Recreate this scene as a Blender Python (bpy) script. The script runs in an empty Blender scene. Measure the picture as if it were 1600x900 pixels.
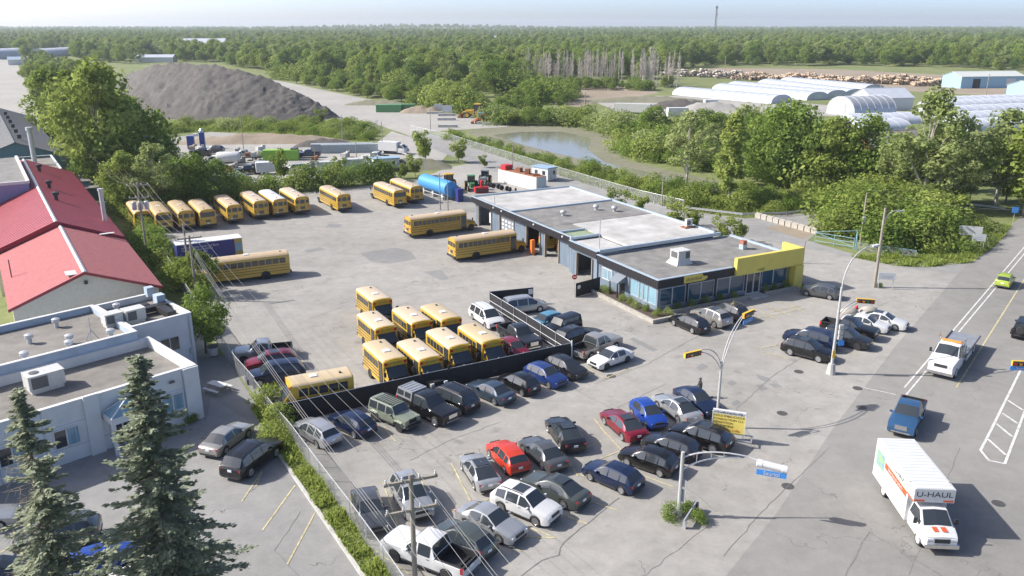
import bpy, math, random
import numpy as np
from mathutils import Vector, Matrix
R = math.radians
sc = bpy.context.scene
C = sc.collection
# ---------------------------------------------------------------- camera
PITCH = math.atan(412/1280.0)
cam_d = bpy.data.cameras.new('camera'); cam = bpy.data.objects.new('camera', cam_d); C.objects.link(cam)
cam.location = (0, 0, 30.0); cam.rotation_euler = (math.pi/2 - PITCH, 0, 0)
cam_d.sensor_width = 36; cam_d.lens = 36*1280/1600.0; cam_d.clip_start = 0.5; cam_d.clip_end = 20000
sc.camera = cam
# ---------------------------------------------------------------- sky and sun
SUN_EL, SHX, SHY = 37.0, 1.0, -0.05           # shadows fall to the right of the picture
w = bpy.data.worlds.new('World'); sc.world = w; w.use_nodes = True
nt = w.node_tree; bg = nt.nodes['Background']
sky = nt.nodes.new('ShaderNodeTexSky'); sky.sky_type = 'NISHITA'; sky.sun_disc = False
az = math.atan2(-SHX, -SHY)                    # direction to the sun, measured from +Y clockwise
sky.sun_elevation = R(SUN_EL); sky.sun_rotation = az
sky.air_density = 0.4; sky.dust_density = 1.45; sky.ozone_density = 1.0; sky.altitude = 50
nt.links.new(sky.outputs[0], bg.inputs[0]); bg.inputs[1].default_value = 0.14
sd = bpy.data.lights.new('sun', 'SUN'); so = bpy.data.objects.new('sun', sd); C.objects.link(so)
sd.energy = 3.55; sd.angle = R(0.53); sd.color = (1.0, 0.955, 0.89)
dv = Vector((SHX, SHY, 0)).normalized()*math.cos(R(SUN_EL)) + Vector((0, 0, -math.sin(R(SUN_EL))))
so.rotation_euler = dv.to_track_quat('-Z', 'Y').to_euler(); so.location = (-40, 0, 60)
vs = sc.view_settings
vs.view_transform = 'Standard'; vs.look = 'None'; vs.exposure = 1.12; vs.gamma = 1.0; vs.use_curve_mapping = False
# ---------------------------------------------------------------- helpers
SN, CS = math.sin(PITCH), math.cos(PITCH)
def g(x, y, z=0.0):
    """survey helper: the ground point (height z) seen at photo pixel x, y"""
    u = (x-800)/1280.0; v = (y-450)/1280.0; d = SN+v*CS; t = (30.0-z)/d
    return Vector((u*t, (CS-v*SN)*t, z))
def gp(pts, z=0.0): return [g(x, y, z) for x, y in pts]
class MB:
    def __init__(s): s.v = []; s.f = []; s.m = []; s.cur = 0
    def add(s, vs, fs):
        b = len(s.v); s.v += [tuple(p) for p in vs]
        for q in fs: s.f.append(tuple(b+i for i in q)); s.m.append(s.cur)
        return s
    def box(s, c, d, rz=0.0, M=None):
        x, y, z = (k/2 for k in d); P = [(-x,-y,-z),(x,-y,-z),(x,y,-z),(-x,y,-z),(-x,-y,z),(x,-y,z),(x,y,z),(-x,y,z)]
        if rz: cr, sr = math.cos(rz), math.sin(rz); P = [(a*cr-b*sr, a*sr+b*cr, e) for a, b, e in P]
        P = [(a+c[0], b+c[1], e+c[2]) for a, b, e in P]
        if M: P = [M @ Vector(q) for q in P]
        return s.add(P, [(3,2,1,0),(4,5,6,7),(0,1,5,4),(1,2,6,5),(2,3,7,6),(3,0,4,7)])
    def prism(s, poly, z0, z1):
        n = len(poly); P = [(p[0], p[1], z0) for p in poly]+[(p[0], p[1], z1) for p in poly]
        return s.add(P, [tuple(range(n-1, -1, -1)), tuple(range(n, 2*n))]+[(i, (i+1) % n, n+(i+1) % n, n+i) for i in range(n)])
    def sheet(s, poly): return s.add(poly, [tuple(range(len(poly)))])
    def tube(s, a, b, r0, r1=None, n=6, cap=True):
        a = Vector(a); b = Vector(b); r1 = r0 if r1 is None else r1
        d = (b-a).normalized(); k = Vector((0,0,1)) if abs(d.z) < .9 else Vector((1,0,0))
        e = d.cross(k).normalized(); h = d.cross(e)
        P = [c+(e*math.cos(2*math.pi*i/n)+h*math.sin(2*math.pi*i/n))*r for c, r in ((a, r0), (b, r1)) for i in range(n)]
        F = [(i, (i+1) % n, n+(i+1) % n, n+i) for i in range(n)]
        if cap: F += [tuple(range(n-1, -1, -1)), tuple(range(n, 2*n))]
        return s.add(P, F)
    def path(s, pts, r, n=5):
        for a, b in zip(pts, pts[1:]): s.tube(a, b, r, n=n, cap=True)
        return s
    def lathe(s, prof, n=12, M=None):     # prof: (radius, height) about Z
        P = [(r*math.cos(2*math.pi*i/n), r*math.sin(2*math.pi*i/n), z) for r, z in prof for i in range(n)]
        if M: P = [M @ Vector(q) for q in P]
        m = len(prof); F = [(k*n+i, k*n+(i+1) % n, (k+1)*n+(i+1) % n, (k+1)*n+i) for k in range(m-1) for i in range(n)]
        F += [tuple(range(n-1, -1, -1)), tuple((m-1)*n+i for i in range(n))]
        return s.add(P, F)
    def mesh(s, name, smooth=None):
        me = bpy.data.meshes.new(name); me.from_pydata(s.v, [], s.f)
        if any(s.m): me.polygons.foreach_set('material_index', s.m)
        if smooth:
            me.polygons.foreach_set('use_smooth', [True]*len(me.polygons)); me.set_sharp_from_angle(angle=R(smooth))
        me.update(); return me
    def build(s, name, mat, parent=None, smooth=None):
        return link(name, s.mesh(name, smooth), mat, parent)
def link(name, me, mat=None, parent=None):
    o = bpy.data.objects.new(name, me); C.objects.link(o)
    if mat is not None:
        ms = mat if isinstance(mat, (list, tuple)) else [mat]
        if len(me.materials) == 0:
            for m in ms: me.materials.append(M_[m] if isinstance(m, str) else m)
        else:
            for i, m in enumerate(ms):
                o.material_slots[i].link = 'OBJECT'; o.material_slots[i].material = M_[m] if isinstance(m, str) else m
    if parent is not None: o.parent = parent
    return o
def tag(o, label=None, cat=None, group=None, kind=None):
    if label: o['label'] = label
    if cat: o['category'] = cat
    if group: o['group'] = group
    if kind: o['kind'] = kind
    return o
def thing(name, label, cat, loc=(0,0,0), rz=0.0, group=None):
    o = bpy.data.objects.new(name, None); C.objects.link(o); o.empty_display_size = .3
    o.location = loc; o.rotation_euler = (0, 0, rz); return tag(o, label, cat, group)
def wob(p, q, n, amp, seed=0):          # uneven edge between two points
    rnd = random.Random(seed); out = []
    for i in range(n):
        t = i/n; out.append(Vector(p).lerp(Vector(q), t)+Vector((rnd.uniform(-amp, amp), rnd.uniform(-amp, amp), 0)))
    return out
# ---------------------------------------------------------------- materials
M_ = {}
def mat(name, col, rough=.7, metal=0.0, coat=0.0, spec=.5, var=0.0, vscale=3.0, bump=0.0, bscale=20.0, col2=None, stretch=None):
    m = bpy.data.materials.new(name); m.use_nodes = True; n = m.node_tree.nodes; l = m.node_tree.links
    b = n['Principled BSDF']; b.inputs['Base Color'].default_value = (*col, 1); b.inputs['Roughness'].default_value = rough
    b.inputs['Metallic'].default_value = metal; b.inputs['Coat Weight'].default_value = coat; b.inputs['Coat Roughness'].default_value = .05
    b.inputs['Specular IOR Level'].default_value = spec
    if var or col2 or bump:
        tc = n.new('ShaderNodeTexCoord'); mp = n.new('ShaderNodeMapping'); l.new(tc.outputs['Object'], mp.inputs[0])
        if stretch: mp.inputs['Scale'].default_value = stretch
    if var or col2:
        no = n.new('ShaderNodeTexNoise'); no.inputs['Scale'].default_value = vscale; no.inputs['Detail'].default_value = 6; no.inputs['Roughness'].default_value = .65
        l.new(mp.outputs[0], no.inputs['Vector'])
        cr = n.new('ShaderNodeValToRGB'); l.new(no.outputs[0], cr.inputs[0])
        c2 = col2 or tuple(min(1, k*(1+var)) for k in col); c1 = col if col2 else tuple(k*(1-var) for k in col)
        cr.color_ramp.elements[0].position = .32; cr.color_ramp.elements[1].position = .68
        cr.color_ramp.elements[0].color = (*c1, 1); cr.color_ramp.elements[1].color = (*c2, 1)
        l.new(cr.outputs[0], b.inputs['Base Color'])
    if bump:
        nb = n.new('ShaderNodeTexNoise'); nb.inputs['Scale'].default_value = bscale; nb.inputs['Detail'].default_value = 5
        l.new(mp.outputs[0], nb.inputs['Vector'])
        bp = n.new('ShaderNodeBump'); bp.inputs['Strength'].default_value = bump; bp.inputs['Distance'].default_value = .1
        l.new(nb.outputs[0], bp.inputs['Height']); l.new(bp.outputs[0], b.inputs['Normal'])
    M_[name] = m; return m
def ground_mat(name, dark, light, crack=0.0, patch=.5, stain=0.0, fine=.12, blades=False):
    """old paving or soil: broad tone drift, blotches, grain, cracks"""
    m = bpy.data.materials.new(name); m.use_nodes = True; n = m.node_tree.nodes; l = m.node_tree.links; b = n['Principled BSDF']
    b.inputs['Roughness'].default_value = .9; b.inputs['Specular IOR Level'].default_value = .25
    tc = n.new('ShaderNodeTexCoord'); P = tc.outputs['Object']
    def noise(scale, detail=5, rough=.6, dist=0.0, vec=P):
        t = n.new('ShaderNodeTexNoise'); t.inputs['Scale'].default_value = scale; t.inputs['Detail'].default_value = detail
        t.inputs['Roughness'].default_value = rough; t.inputs['Distortion'].default_value = dist; l.new(vec, t.inputs['Vector']); return t.outputs[0]
    def math_(op, a, bv, clamp=False):
        t = n.new('ShaderNodeMath'); t.operation = op; t.use_clamp = clamp
        for i, q in enumerate((a, bv)):
            if hasattr(q, 'links'): l.new(q, t.inputs[i])
            else: t.inputs[i].default_value = q
        return t.outputs[0]
    big = noise(.04, 5, .6); mid = noise(.5, 8, .78, .15); gr = noise(9.0, 3, .7)
    s = math_('ADD', math_('MULTIPLY', big, 1-patch), math_('MULTIPLY', mid, patch))
    s = math_('ADD', s, math_('MULTIPLY', math_('SUBTRACT', gr, .5), fine))
    cr = n.new('ShaderNodeValToRGB'); l.new(s, cr.inputs[0]); e = cr.color_ramp.elements
    e[0].position = .33; e[1].position = .67; e[0].color = (*dark, 1); e[1].color = (*light, 1)
    col = cr.outputs[0]
    def mixc(fac, c, k):
        t = n.new('ShaderNodeMix'); t.data_type = 'RGBA'; t.blend_type = 'MULTIPLY'; l.new(fac, t.inputs[0]); l.new(c, t.inputs[6]); t.inputs[7].default_value = (k, k, k*1.02, 1); return t.outputs[2]
    if crack:
        mp = n.new('ShaderNodeMixRGB'); mp.inputs[0].default_value = .07
        nz = n.new('ShaderNodeTexNoise'); nz.inputs['Scale'].default_value = .5; nz.inputs['Detail'].default_value = 5; l.new(P, nz.inputs['Vector'])
        vm = n.new('ShaderNodeVectorMath'); vm.operation = 'SCALE'; l.new(nz.outputs['Color'], vm.inputs[0]); vm.inputs['Scale'].default_value = 4.5
        va = n.new('ShaderNodeVectorMath'); va.operation = 'ADD'; l.new(P, va.inputs[0]); l.new(vm.outputs[0], va.inputs[1])
        vo = n.new('ShaderNodeTexVoronoi'); vo.feature = 'DISTANCE_TO_EDGE'; vo.inputs['Scale'].default_value = .085; l.new(va.outputs[0], vo.inputs['Vector'])
        gate = math_('GREATER_THAN', noise(.07, 3), .545)
        f = math_('MULTIPLY', math_('LESS_THAN', vo.outputs['Distance'], .0026), gate)
        col = mixc(math_('MULTIPLY', f, crack), col, .35)
    if stain:
        f = math_('MULTIPLY', math_('SUBTRACT', noise(.55, 4, .5, .3), .62, True), stain*5, True)
        col = mixc(f, col, .55)
    l.new(col, b.inputs['Base Color'])
    bp = n.new('ShaderNodeBump'); bp.inputs['Strength'].default_value = .35; bp.inputs['Distance'].default_value = .03 if not blades else .25
    l.new(gr if not blades else noise(1.6, 6, .75), bp.inputs['Height']); l.new(bp.outputs[0], b.inputs['Normal'])
    M_[name] = m; return m
def leaf_mat(name, c1, c2, trans=.3):
    m = bpy.data.materials.new(name); m.use_nodes = True; n = m.node_tree.nodes; l = m.node_tree.links
    for q in list(n): n.remove(q)
    out = n.new('ShaderNodeOutputMaterial'); df = n.new('ShaderNodeBsdfDiffuse'); tr = n.new('ShaderNodeBsdfTranslucent'); mx = n.new('ShaderNodeMixShader')
    oi = n.new('ShaderNodeObjectInfo'); ge = n.new('ShaderNodeNewGeometry'); ad = n.new('ShaderNodeMath'); ad.operation = 'MULTIPLY_ADD'
    l.new(ge.outputs['Random Per Island'], ad.inputs[0]); ad.inputs[1].default_value = .55
    mu = n.new('ShaderNodeMath'); mu.operation = 'MULTIPLY'; l.new(oi.outputs['Random'], mu.inputs[0]); mu.inputs[1].default_value = .45; l.new(mu.outputs[0], ad.inputs[2])
    cr = n.new('ShaderNodeValToRGB'); l.new(ad.outputs[0], cr.inputs[0]); e = cr.color_ramp.elements
    e[0].color = (*c1, 1); e[1].color = (*c2, 1); e[0].position = .1; e[1].position = .9
    l.new(cr.outputs[0], df.inputs[0]); l.new(cr.outputs[0], tr.inputs[0]); mx.inputs[0].default_value = trans
    l.new(df.outputs[0], mx.inputs[1]); l.new(tr.outputs[0], mx.inputs[2]); l.new(mx.outputs[0], out.inputs[0])
    M_[name] = m; return m
ground_mat('grass', (.10,.125,.04), (.22,.24,.10), patch=.6, blades=True)
ground_mat('asphalt_lot', (.20,.191,.174), (.37,.353,.322), crack=.6, stain=.8)
ground_mat('asphalt_street', (.175,.169,.157), (.275,.266,.247), crack=.45, stain=.25)
ground_mat('asphalt_old', (.18,.177,.17), (.315,.31,.295), crack=.8, stain=.5)
ground_mat('asphalt_patch', (.165,.164,.158), (.255,.252,.243), stain=.4)
ground_mat('gravel', (.24,.23,.21), (.40,.385,.35), stain=.3, patch=.6)
ground_mat('dirt', (.20,.16,.115), (.33,.275,.21), patch=.6)
ground_mat('mulch', (.062,.057,.052), (.135,.125,.115), patch=.75, fine=.7, blades=True)
ground_mat('mud', (.12,.125,.07), (.24,.225,.17), patch=.6)
mat('paint_yellow', (.44,.39,.22), .8, var=.4, vscale=2.5); mat('paint_white', (.52,.52,.50), .8, var=.3, vscale=2.5)
mat('concrete', (.42,.41,.385), .85, var=.22, vscale=1.5, bump=.2); mat('concrete_dark', (.28,.27,.255), .9, var=.25, vscale=1.2)
mat('water', (.20,.195,.15), .12, spec=.5, var=.15, vscale=.05)
mat('glass', (.032,.039,.045), .04, spec=.9); mat('glass_blue', (.03,.075,.115), .05, spec=.8); mat('glass_pale', (.20,.33,.40), .12, spec=.6, var=.3, vscale=2.0, stretch=(6, 6, .3))
mat('tyre', (.022,.022,.023), .85); mat('rim', (.45,.45,.46), .3, metal=.8); mat('rim_dark', (.03,.03,.032), .4); mat('rim_white', (.6,.6,.58), .5)
mat('black', (.018,.018,.019), .55); mat('black_trim', (.03,.03,.032), .6); mat('chrome', (.7,.7,.71), .18, metal=1.0)
mat('lamp_clear', (.75,.77,.78), .12, coat=.6); mat('lamp_red', (.42,.012,.015), .2, coat=.6); mat('lamp_amber', (.75,.28,.02), .25, coat=.5)
mat('plate', (.75,.77,.8), .5); mat('interior', (.025,.024,.023), .8)
mat('steel', (.42,.43,.44), .45, metal=.6, var=.15); mat('galvanised', (.50,.51,.52), .5, metal=.5, var=.12); mat('wood_pole', (.27,.235,.195), .9, var=.3, vscale=4, stretch=(3,3,.3))
mat('white_paint', (.58,.58,.57), .5, var=.06); mat('rust', (.25,.10,.045), .9, var=.4, vscale=4)
# ================================================================ ground, roads, markings
def sheet(name, pts, z, m, parent=None, px=True):
    P = [g(x, y) for x, y in pts] if px else [Vector((x, y, 0)) for x, y in pts]
    b = MB(); b.sheet([(p.x, p.y, z) for p in P]); o = b.build(name, m, parent)
    if parent is None: tag(o, kind='structure')
    return o
_b = MB(); _b.sheet([(-7000, -300, 0), (7000, -300, 0), (7000, 9000, 0), (-7000, 9000, 0)]); tag(_b.build('ground', 'grass'), kind='structure')
sheet('parking_lot', [(712,1100),(600,890),(455,690),(400,620),(340,540),(252,402),(222,347),(300,322),(480,301),(650,281),(700,262),(760,250),(860,278),(940,312),(1050,345),(1180,368),(1290,392),(1420,415),(1560,380),(1750,330),(2300,600),(2300,1100)], .012, 'asphalt_lot')
sheet('street', [(1000,1060),(1130,905),(1215,800),(1300,672),(1400,540),(1500,424),(1580,352),(1605,330),(1760,330),(2600,520),(2600,1060)], .018, 'asphalt_street')
sheet('access_road', [(600,196),(632,208),(650,222),(700,242),(760,264),(850,287),(940,313),(1050,346),(1200,377),(1330,402),(1420,420),(1500,428),(1545,385),(1470,408),(1400,408),(1330,396),(1262,376),(1290,352),(1310,334),(1220,335),(1165,342),(1080,331),(1000,311),(900,281),(790,246),(740,231),(690,214),(650,204),(622,188)], .016, 'asphalt_old')
sheet('neighbour_lot', [(-900,1100),(694,1100),(566,900),(432,706),(392,640),(330,552),(296,480),(150,520),(-300,640)], .012, 'asphalt_old')
sheet('side_road', [(-160,330),(76,222),(66,190),(45,140),(27,100),(18,93),(-6,93),(-60,110),(-200,180)], .012, 'gravel')
sheet('gravel_yard', [(405,122),(440,127),(520,144),(600,160),(690,177),(790,189),(793,198),(700,204),(660,206),(640,212),(604,200),(575,190),(535,186),(440,189),(300,188),(236,182),(190,168),(196,150),(300,140)], .020, 'gravel')
sheet('contractor_yard', [(222,236),(262,216),(330,206),(420,212),(520,222),(585,226),(612,205),(640,214),(700,240),(690,252),(600,262),(520,274),(400,290),(330,298),(240,290)], .012, 'gravel')
sheet('bare_field', [(835,150),(868,128),(905,128),(960,133),(1015,137),(1030,146),(985,152),(930,160),(905,168),(860,162)], .02, 'dirt')
sheet('yard_dirt', [(930,160),(1000,150),(1090,150),(1240,160),(1420,175),(1400,186),(1180,176),(1080,182),(960,172)], .03, 'gravel')
sheet('log_yard', [(1050,118),(1120,106),(1300,108),(1490,118),(1600,128),(1640,138),(1600,152),(1480,146),(1380,140),(1200,125)], .02, 'dirt')
sheet('lumber_yard_strip', [(1255,374),(1292,353),(1230,350),(1195,356)], .024, 'dirt')
# pond with muddy rim
sheet('pond_bank', [(728,206),(790,194),(900,198),(960,214),(950,232),(985,252),(1060,270),(1140,287),(1180,300),(1120,304),(1030,296),(950,276),(870,253),(790,233)], .016, 'mud')
sheet('pond_water', [(770,211),(815,206),(880,206),(925,217),(918,234),(945,254),(1030,273),(1085,287),(1050,287),(985,270),(930,254),(870,240),(815,226)], .030, 'water')
# planted strip with a kerb between the two lots
sheet('grass_verge', [(694,1100),(712,1100),(600,890),(455,690),(404,622),(392,640),(432,706),(566,900)], .10, 'grass')
def kerb(name, pts, wd=.22, h=.16, m='concrete'):
    b = MB()
    P = [g(*q) for q in pts]
    for a, c in zip(P, P[1:]):
        d = (c-a); n = Vector((-d.y, d.x, 0)).normalized()*wd/2
        b.prism([a+n, a-n, c-n, c+n], 0, h)
    return tag(b.build(name, m), kind='structure')
kerb('kerb', [(694,1100),(566,900),(500,804),(432,706)])
# parking bay lines
YL = [((705,724),(735,783)),((547,773),(556,812)),((598,753),(622,824)),((655,742),(670,780)),((818,839),(867,841)),((826,824),(868,841)),((883,806),(917,819)),((917,782),(965,798)),((899,739),(1000,777)),((951,724),(1052,761)),((945,675),(971,704)),((928,654),(948,680)),((908,703),(940,690)),((939,717),(971,704)),((690,800),(718,796)),((718,797),(770,778)),((580,846),(655,828)),((585,860),(640,898)),((775,845),(815,862)),((905,570),(945,592)),((945,592),(985,576)),((1008,707),(1052,722)),
      ((1160,503),(1258,482)),((1152,480),(1195,504)),((1170,478),(1215,500)),((1190,474),(1238,494)),((1215,470),(1262,490)),((1188,545),(1216,539)),((1188,549),(1232,561)),((1205,488),(1250,478)),((875,702),(903,745)),((830,706),(850,735)),((540,655),(560,688)),((600,668),(618,690)),((1300,545),(1340,556))]
WL = [((410,829),(461,759)),((449,882),(492,802)),((348,748),(370,712)),((400,760),(410,735)),((9,800),(52,905)),((0,864),(50,840)),((378,784),(409,737))]
def lines(name, L, m, wd=.10, z=.030):
    b = MB()
    for a, c in L:
        a = g(*a); c = g(*c); d = c-a; n = Vector((-d.y, d.x, 0)).normalized()*wd/2
        b.sheet([(p.x, p.y, z) for p in (a+n, a-n, c-n, c+n)])
    return b.build(name, m)
def marks(name, L, m, wd=.10, z=.030):
    par = None
    for i, (a, c) in enumerate(L):
        o = lines(name, [(a, c)], m, wd, z+.0004*i); tag(o, kind='structure')
marks('parking_bay_line', YL, 'paint_yellow'); marks('white_bay_line', WL, 'paint_yellow', .11)
marks('road_edge_line', [((1605,381),(1413,606)),((1612,383),(1416,617))], 'paint_white', .14)
marks('centre_line', [((1625,398),(1494,606))], 'paint_yellow', .14)
marks('hatch_line', [((1600,568),(1547,675)),((1547,675),(1532,704)),((1612,615),(1570,725)),((1575,626),(1598,641)),((1566,646),(1590,662)),((1556,662),(1582,683)),((1543,686),(1571,711)),((1532,704),(1545,720)),((1545,720),(1570,725))], 'paint_white', .18)
marks('stop_line', [((1350,606),(1400,617))], 'paint_white', .10)
# repairs in the paving
for i, P in enumerate([[(474,391),(500,387),(510,390),(482,395)],[(563,396),(618,387),(642,393),(651,405),(610,412),(582,410)],[(983,530),(990,527),(1029,547),(1020,550)],[(1067,552),(1075,547),(1085,552),(1078,556)],[(1087,575),(1098,568),(1108,573),(1095,579)],[(1181,585),(1200,590),(1206,595),(1196,598),(1184,591)],[(1180,602),(1190,601),(1201,608),(1190,611)],[(1135,598),(1145,594),(1152,599),(1143,603)],[(1200,600),(1214,599),(1223,605),(1210,606)],[(1142,630),(1152,625),(1157,630),(1147,635)],[(660,425),(690,422),(702,436),(690,438)],[(515,350),(535,351),(530,356),(508,355)]]):
    sheet('asphalt_patch', P, .0155+.0006*i, 'asphalt_patch')
def manhole(px, r=.42):
    p = g(*px); b = MB(); b.lathe([(r, .0), (r, .026), (r*.82, .026), (r*.8, .022), (.0001, .022)], 20)
    o = b.build('manhole_cover', 'steel_dark'); o.location = (p.x, p.y, 0)
    return o
mat('steel_dark', (.09,.085,.08), .6, metal=.3, var=.3, vscale=8)
for px, lab in [((1222,646),'round iron manhole cover in the lot left of the sign shadow'),((1340,607),'manhole cover right of the white lamp pole base'),((1346,637),'manhole cover by the kerb side left of the blue pickup'),((1231,760),'pale manhole cover below the street name sign arm'),((955,588),'manhole cover in the lot below the white sedan'),((1248,581),'dark manhole cover just left of the concrete lamp base'),((1560,787),'manhole cover in the road right of the box truck')]:
    tag(manhole(px), lab, 'manhole')

# sealed cracks and joints in the paving
def seal(pts, wd=.07, z=.026, m='asphalt_seal', seed=0):
    P = [g(*q) for q in pts]; r = random.Random(seed); Q = []
    for a, b in zip(P, P[1:]):
        n = max(2, int((b-a).length/.6))
        for i in range(n): Q.append(a.lerp(b, i/n)+Vector((r.uniform(-.07, .07), r.uniform(-.07, .07), 0)))
    Q.append(P[-1]); mb = MB(); V = []
    for i, p in enumerate(Q):
        d = (Q[min(i+1, len(Q)-1)]-Q[max(0, i-1)]); n = Vector((-d.y, d.x, 0)).normalized()*wd*r.uniform(.25, .6); V += [(p.x+n.x, p.y+n.y, z), (p.x-n.x, p.y-n.y, z)]
    mb.add(V, [(2*i, 2*i+1, 2*i+3, 2*i+2) for i in range(len(Q)-1)]); tag(mb.build('crack_seal', m), kind='structure')
mat('asphalt_seal', (.16,.156,.15), .8, var=.3)
for i, P in enumerate([[(812,902),(845,876),(872,868),(880,848),(968,778)],[(1110,818),(1000,905)],[(1295,700),(1240,752),(1190,800),(1130,870)],[(1480,905),(1358,832)],[(1316,910),(1340,862),(1358,832)],[(930,600),(1010,570),(1100,520),(1190,500)],[(700,400),(780,430),(860,455),(900,500)],[(380,395),(480,372),(600,355),(640,345)],[(330,470),(450,452),(560,430)],[(480,500),(560,470),(700,452)],[(1180,700),(1150,640),(1210,585),(1300,530)],[(1010,720),(1070,760),(1120,800)],[(640,720),(700,690),(780,660)],[(900,610),(960,640),(1040,600)],[(470,800),(430,860),(470,905)],[(1390,470),(1330,500),(1240,520)],[(1500,700),(1420,900)]]): seal(P, seed=i, wd=.09 if i in (0, 3, 4) else .04)
# ================================================================ buildings near the lot
mat('siding_blue', (.17,.215,.265), .5, var=.2, vscale=1.2, stretch=(4,4,.4)); mat('fascia_black', (.020,.019,.023), .55, var=.3, vscale=3)
mat('roof_gravel', (.135,.130,.122), .95, col2=(.235,.227,.212), vscale=.6, bump=.3, bscale=14); mat('roof_membrane', (.49,.48,.46), .8, col2=(.30,.29,.27), vscale=.35); mat('roof_green', (.22,.27,.17), .9, var=.2)
mat('roof_brown', (.145,.133,.118), .95, col2=(.235,.218,.195), vscale=.5, bump=.3, bscale=14)
mat('yellow_panel', (.60,.50,.10), .55, var=.07, vscale=1.0); mat('flashing', (.42,.50,.56), .4, metal=.3, var=.1); mat('door_grey', (.20,.215,.23), .5)
mat('red_roof', (.33,.062,.075), .5, var=.10, vscale=.6); mat('red_shingle', (.33,.10,.10), .85, var=.16, vscale=2.5); mat('red_trim', (.25,.02,.035), .5)
mat('cream_wall', (.52,.48,.39), .7, var=.08); mat('stucco', (.60,.61,.60), .85, var=.06, vscale=.8); mat('parapet_blue', (.36,.43,.50), .7, var=.12, vscale=.9)
mat('teal_wall', (.12,.20,.23), .6, var=.1); mat('grey_roof', (.19,.19,.19), .8, var=.14, vscale=1.5, stretch=(.3,4,1)); mat('stone', (.33,.31,.27), .9, var=.3, vscale=4, bump=.4, bscale=8)
mat('hvac', (.48,.48,.455), .5, var=.1); mat('hvac_dark', (.10,.10,.10), .6); mat('brick_red', (.33,.13,.09), .9, var=.2, vscale=5); mat('awning', (.16,.18,.21), .6)
mat('soil', (.07,.05,.035), .95, var=.3)
def part(root, name, m, fn, smooth=None):
    b = MB(); fn(b); return b.build(name, m, root, smooth)
def bx(x0, x1, y0, y1, z0, z1): return lambda b: b.box(((x0+x1)/2, (y0+y1)/2, (z0+z1)/2), (x1-x0, y1-y0, z1-z0))
def text(s, size, m, parent, loc, rot, name='lettering', ext=.01, sx=1.0, align='CENTER'):
    cu = bpy.data.curves.new('t', 'FONT'); cu.body = s; cu.size = size; cu.align_x = align; cu.align_y = 'CENTER'; cu.extrude = ext
    o = bpy.data.objects.new('t', cu); C.objects.link(o); dg = bpy.context.evaluated_depsgraph_get(); dg.update()
    me = bpy.data.meshes.new_from_object(o.evaluated_get(dg)); bpy.data.objects.remove(o); bpy.data.curves.remove(cu)
    me.materials.clear(); r = link(name, me, m, parent); r.location = loc; r.rotation_euler = rot; r.scale = (sx, 1, 1); return r
def strokes(parent, m, M, x0, x1, h, seed, words=2):
    """lettering too small to be read in the photo: a run of letter-like strokes, no words (local x along the line, z up, y out of the panel)"""
    r = random.Random(seed); b = MB(); x = x0; k = 0
    while x < x1:
        w_ = h*r.uniform(.10, .16); hh = h*r.choice((.62, .62, .7, 1.0)); b.box((x+w_/2, 0, hh/2-h*.4), (w_, .012, hh), M=M)
        if r.random() < .6: b.box((x+h*.22, 0, r.choice((-.36, -.1, .18))*h), (h*.34, .011, h*.12), M=M)
        x += h*r.uniform(.34, .52); k += 1
        if words > 1 and k % r.randint(5, 9) == 0: x += h*.4
    o = b.build('illegible_lettering', m, parent); o['kind'] = 'stuff'; return o
# ---- bus garage with glazed office (local x along the street front, y towards the back)
F0 = g(1026, 490); T28 = R(28)
gar = thing('garage_building', 'long dark blue and black bus garage with glazed office and yellow end panel', 'garage', (F0.x, F0.y, 0), T28)
def wall_y(b, x, y0, y1, z0, z1, t=.25): b.box((x+t/2, (y0+y1)/2, (z0+z1)/2), (t, y1-y0, z1-z0))
def _gw(b):
    H = 3.45
    e = [18.0, 21.8, 25.5, 26.7, 30.65, 34.3, 38.9, 41.5, 46.0, 47.4]
    for i in range(0, len(e), 2): wall_y(b, .8, e[i], e[i+1], 0, H)
    wall_y(b, .8, 18.0, 47.4, H, 4.22)
    b.box((9.6, 47.28, 2.1), (17.1, .24, 4.2)); b.box((18.0, 29.6, 2.1), (.24, 35.1, 4.2))
    for i in range(0, len(e), 2):               # corrugation ribs
        k = int((e[i+1]-e[i])/.3)
        for j in range(k): b.box((.785, e[i]+.2+j*.3, H/2), (.03, .1, H))
part(gar, 'garage_wall', 'siding_blue', _gw)
part(gar, 'garage_floor', 'concrete_dark', bx(.9, 17.9, 12, 47.2, .02, .06)); part(gar, 'partition_wall', 'hvac', bx(8.8, 9.0, 12, 47.2, .06, 4.0))
for y0, y1 in ((17.9, 18.06), (33.4, 33.6)): part(gar, 'partition_wall', 'hvac_dark', bx(1.1, 17.8, y0, y1, .06, 4.0))
def _mw(b):
    for y0, y1 in ((11.6, 12.63), (16.3, 17.9)): wall_y(b, 0, y0, y1, 0, 3.0)
    wall_y(b, 0, 11.6, 17.9, 3.0, 3.75); b.box((.55, 17.95, 2.05), (1.1, .2, 4.0))
    for j in range(5): b.box((-.015, 16.45+j*.3, 1.5), (.03, .1, 3.0))
part(gar, 'bay_wall', 'siding_blue', _mw)
part(gar, 'sliding_door', 'siding_blue', lambda b: [b.box((-.08, 16.75, 1.5), (.08, 1.1, 2.95))]+[b.box((-.13, 16.3+j*.22, 1.5), (.03, .07, 2.9)) for j in range(5)])
part(gar, 'fascia', 'fascia_black', lambda b: [b.box((.42, 32.75, 4.0), (.5, 29.5, .9)), b.box((-.1, 14.7, 3.75), (.4, 6.2, .8))]+[b.box((.155, 18.2+j*.3, 4.0), (.03, .12, .86)) for j in range(98)])
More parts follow.
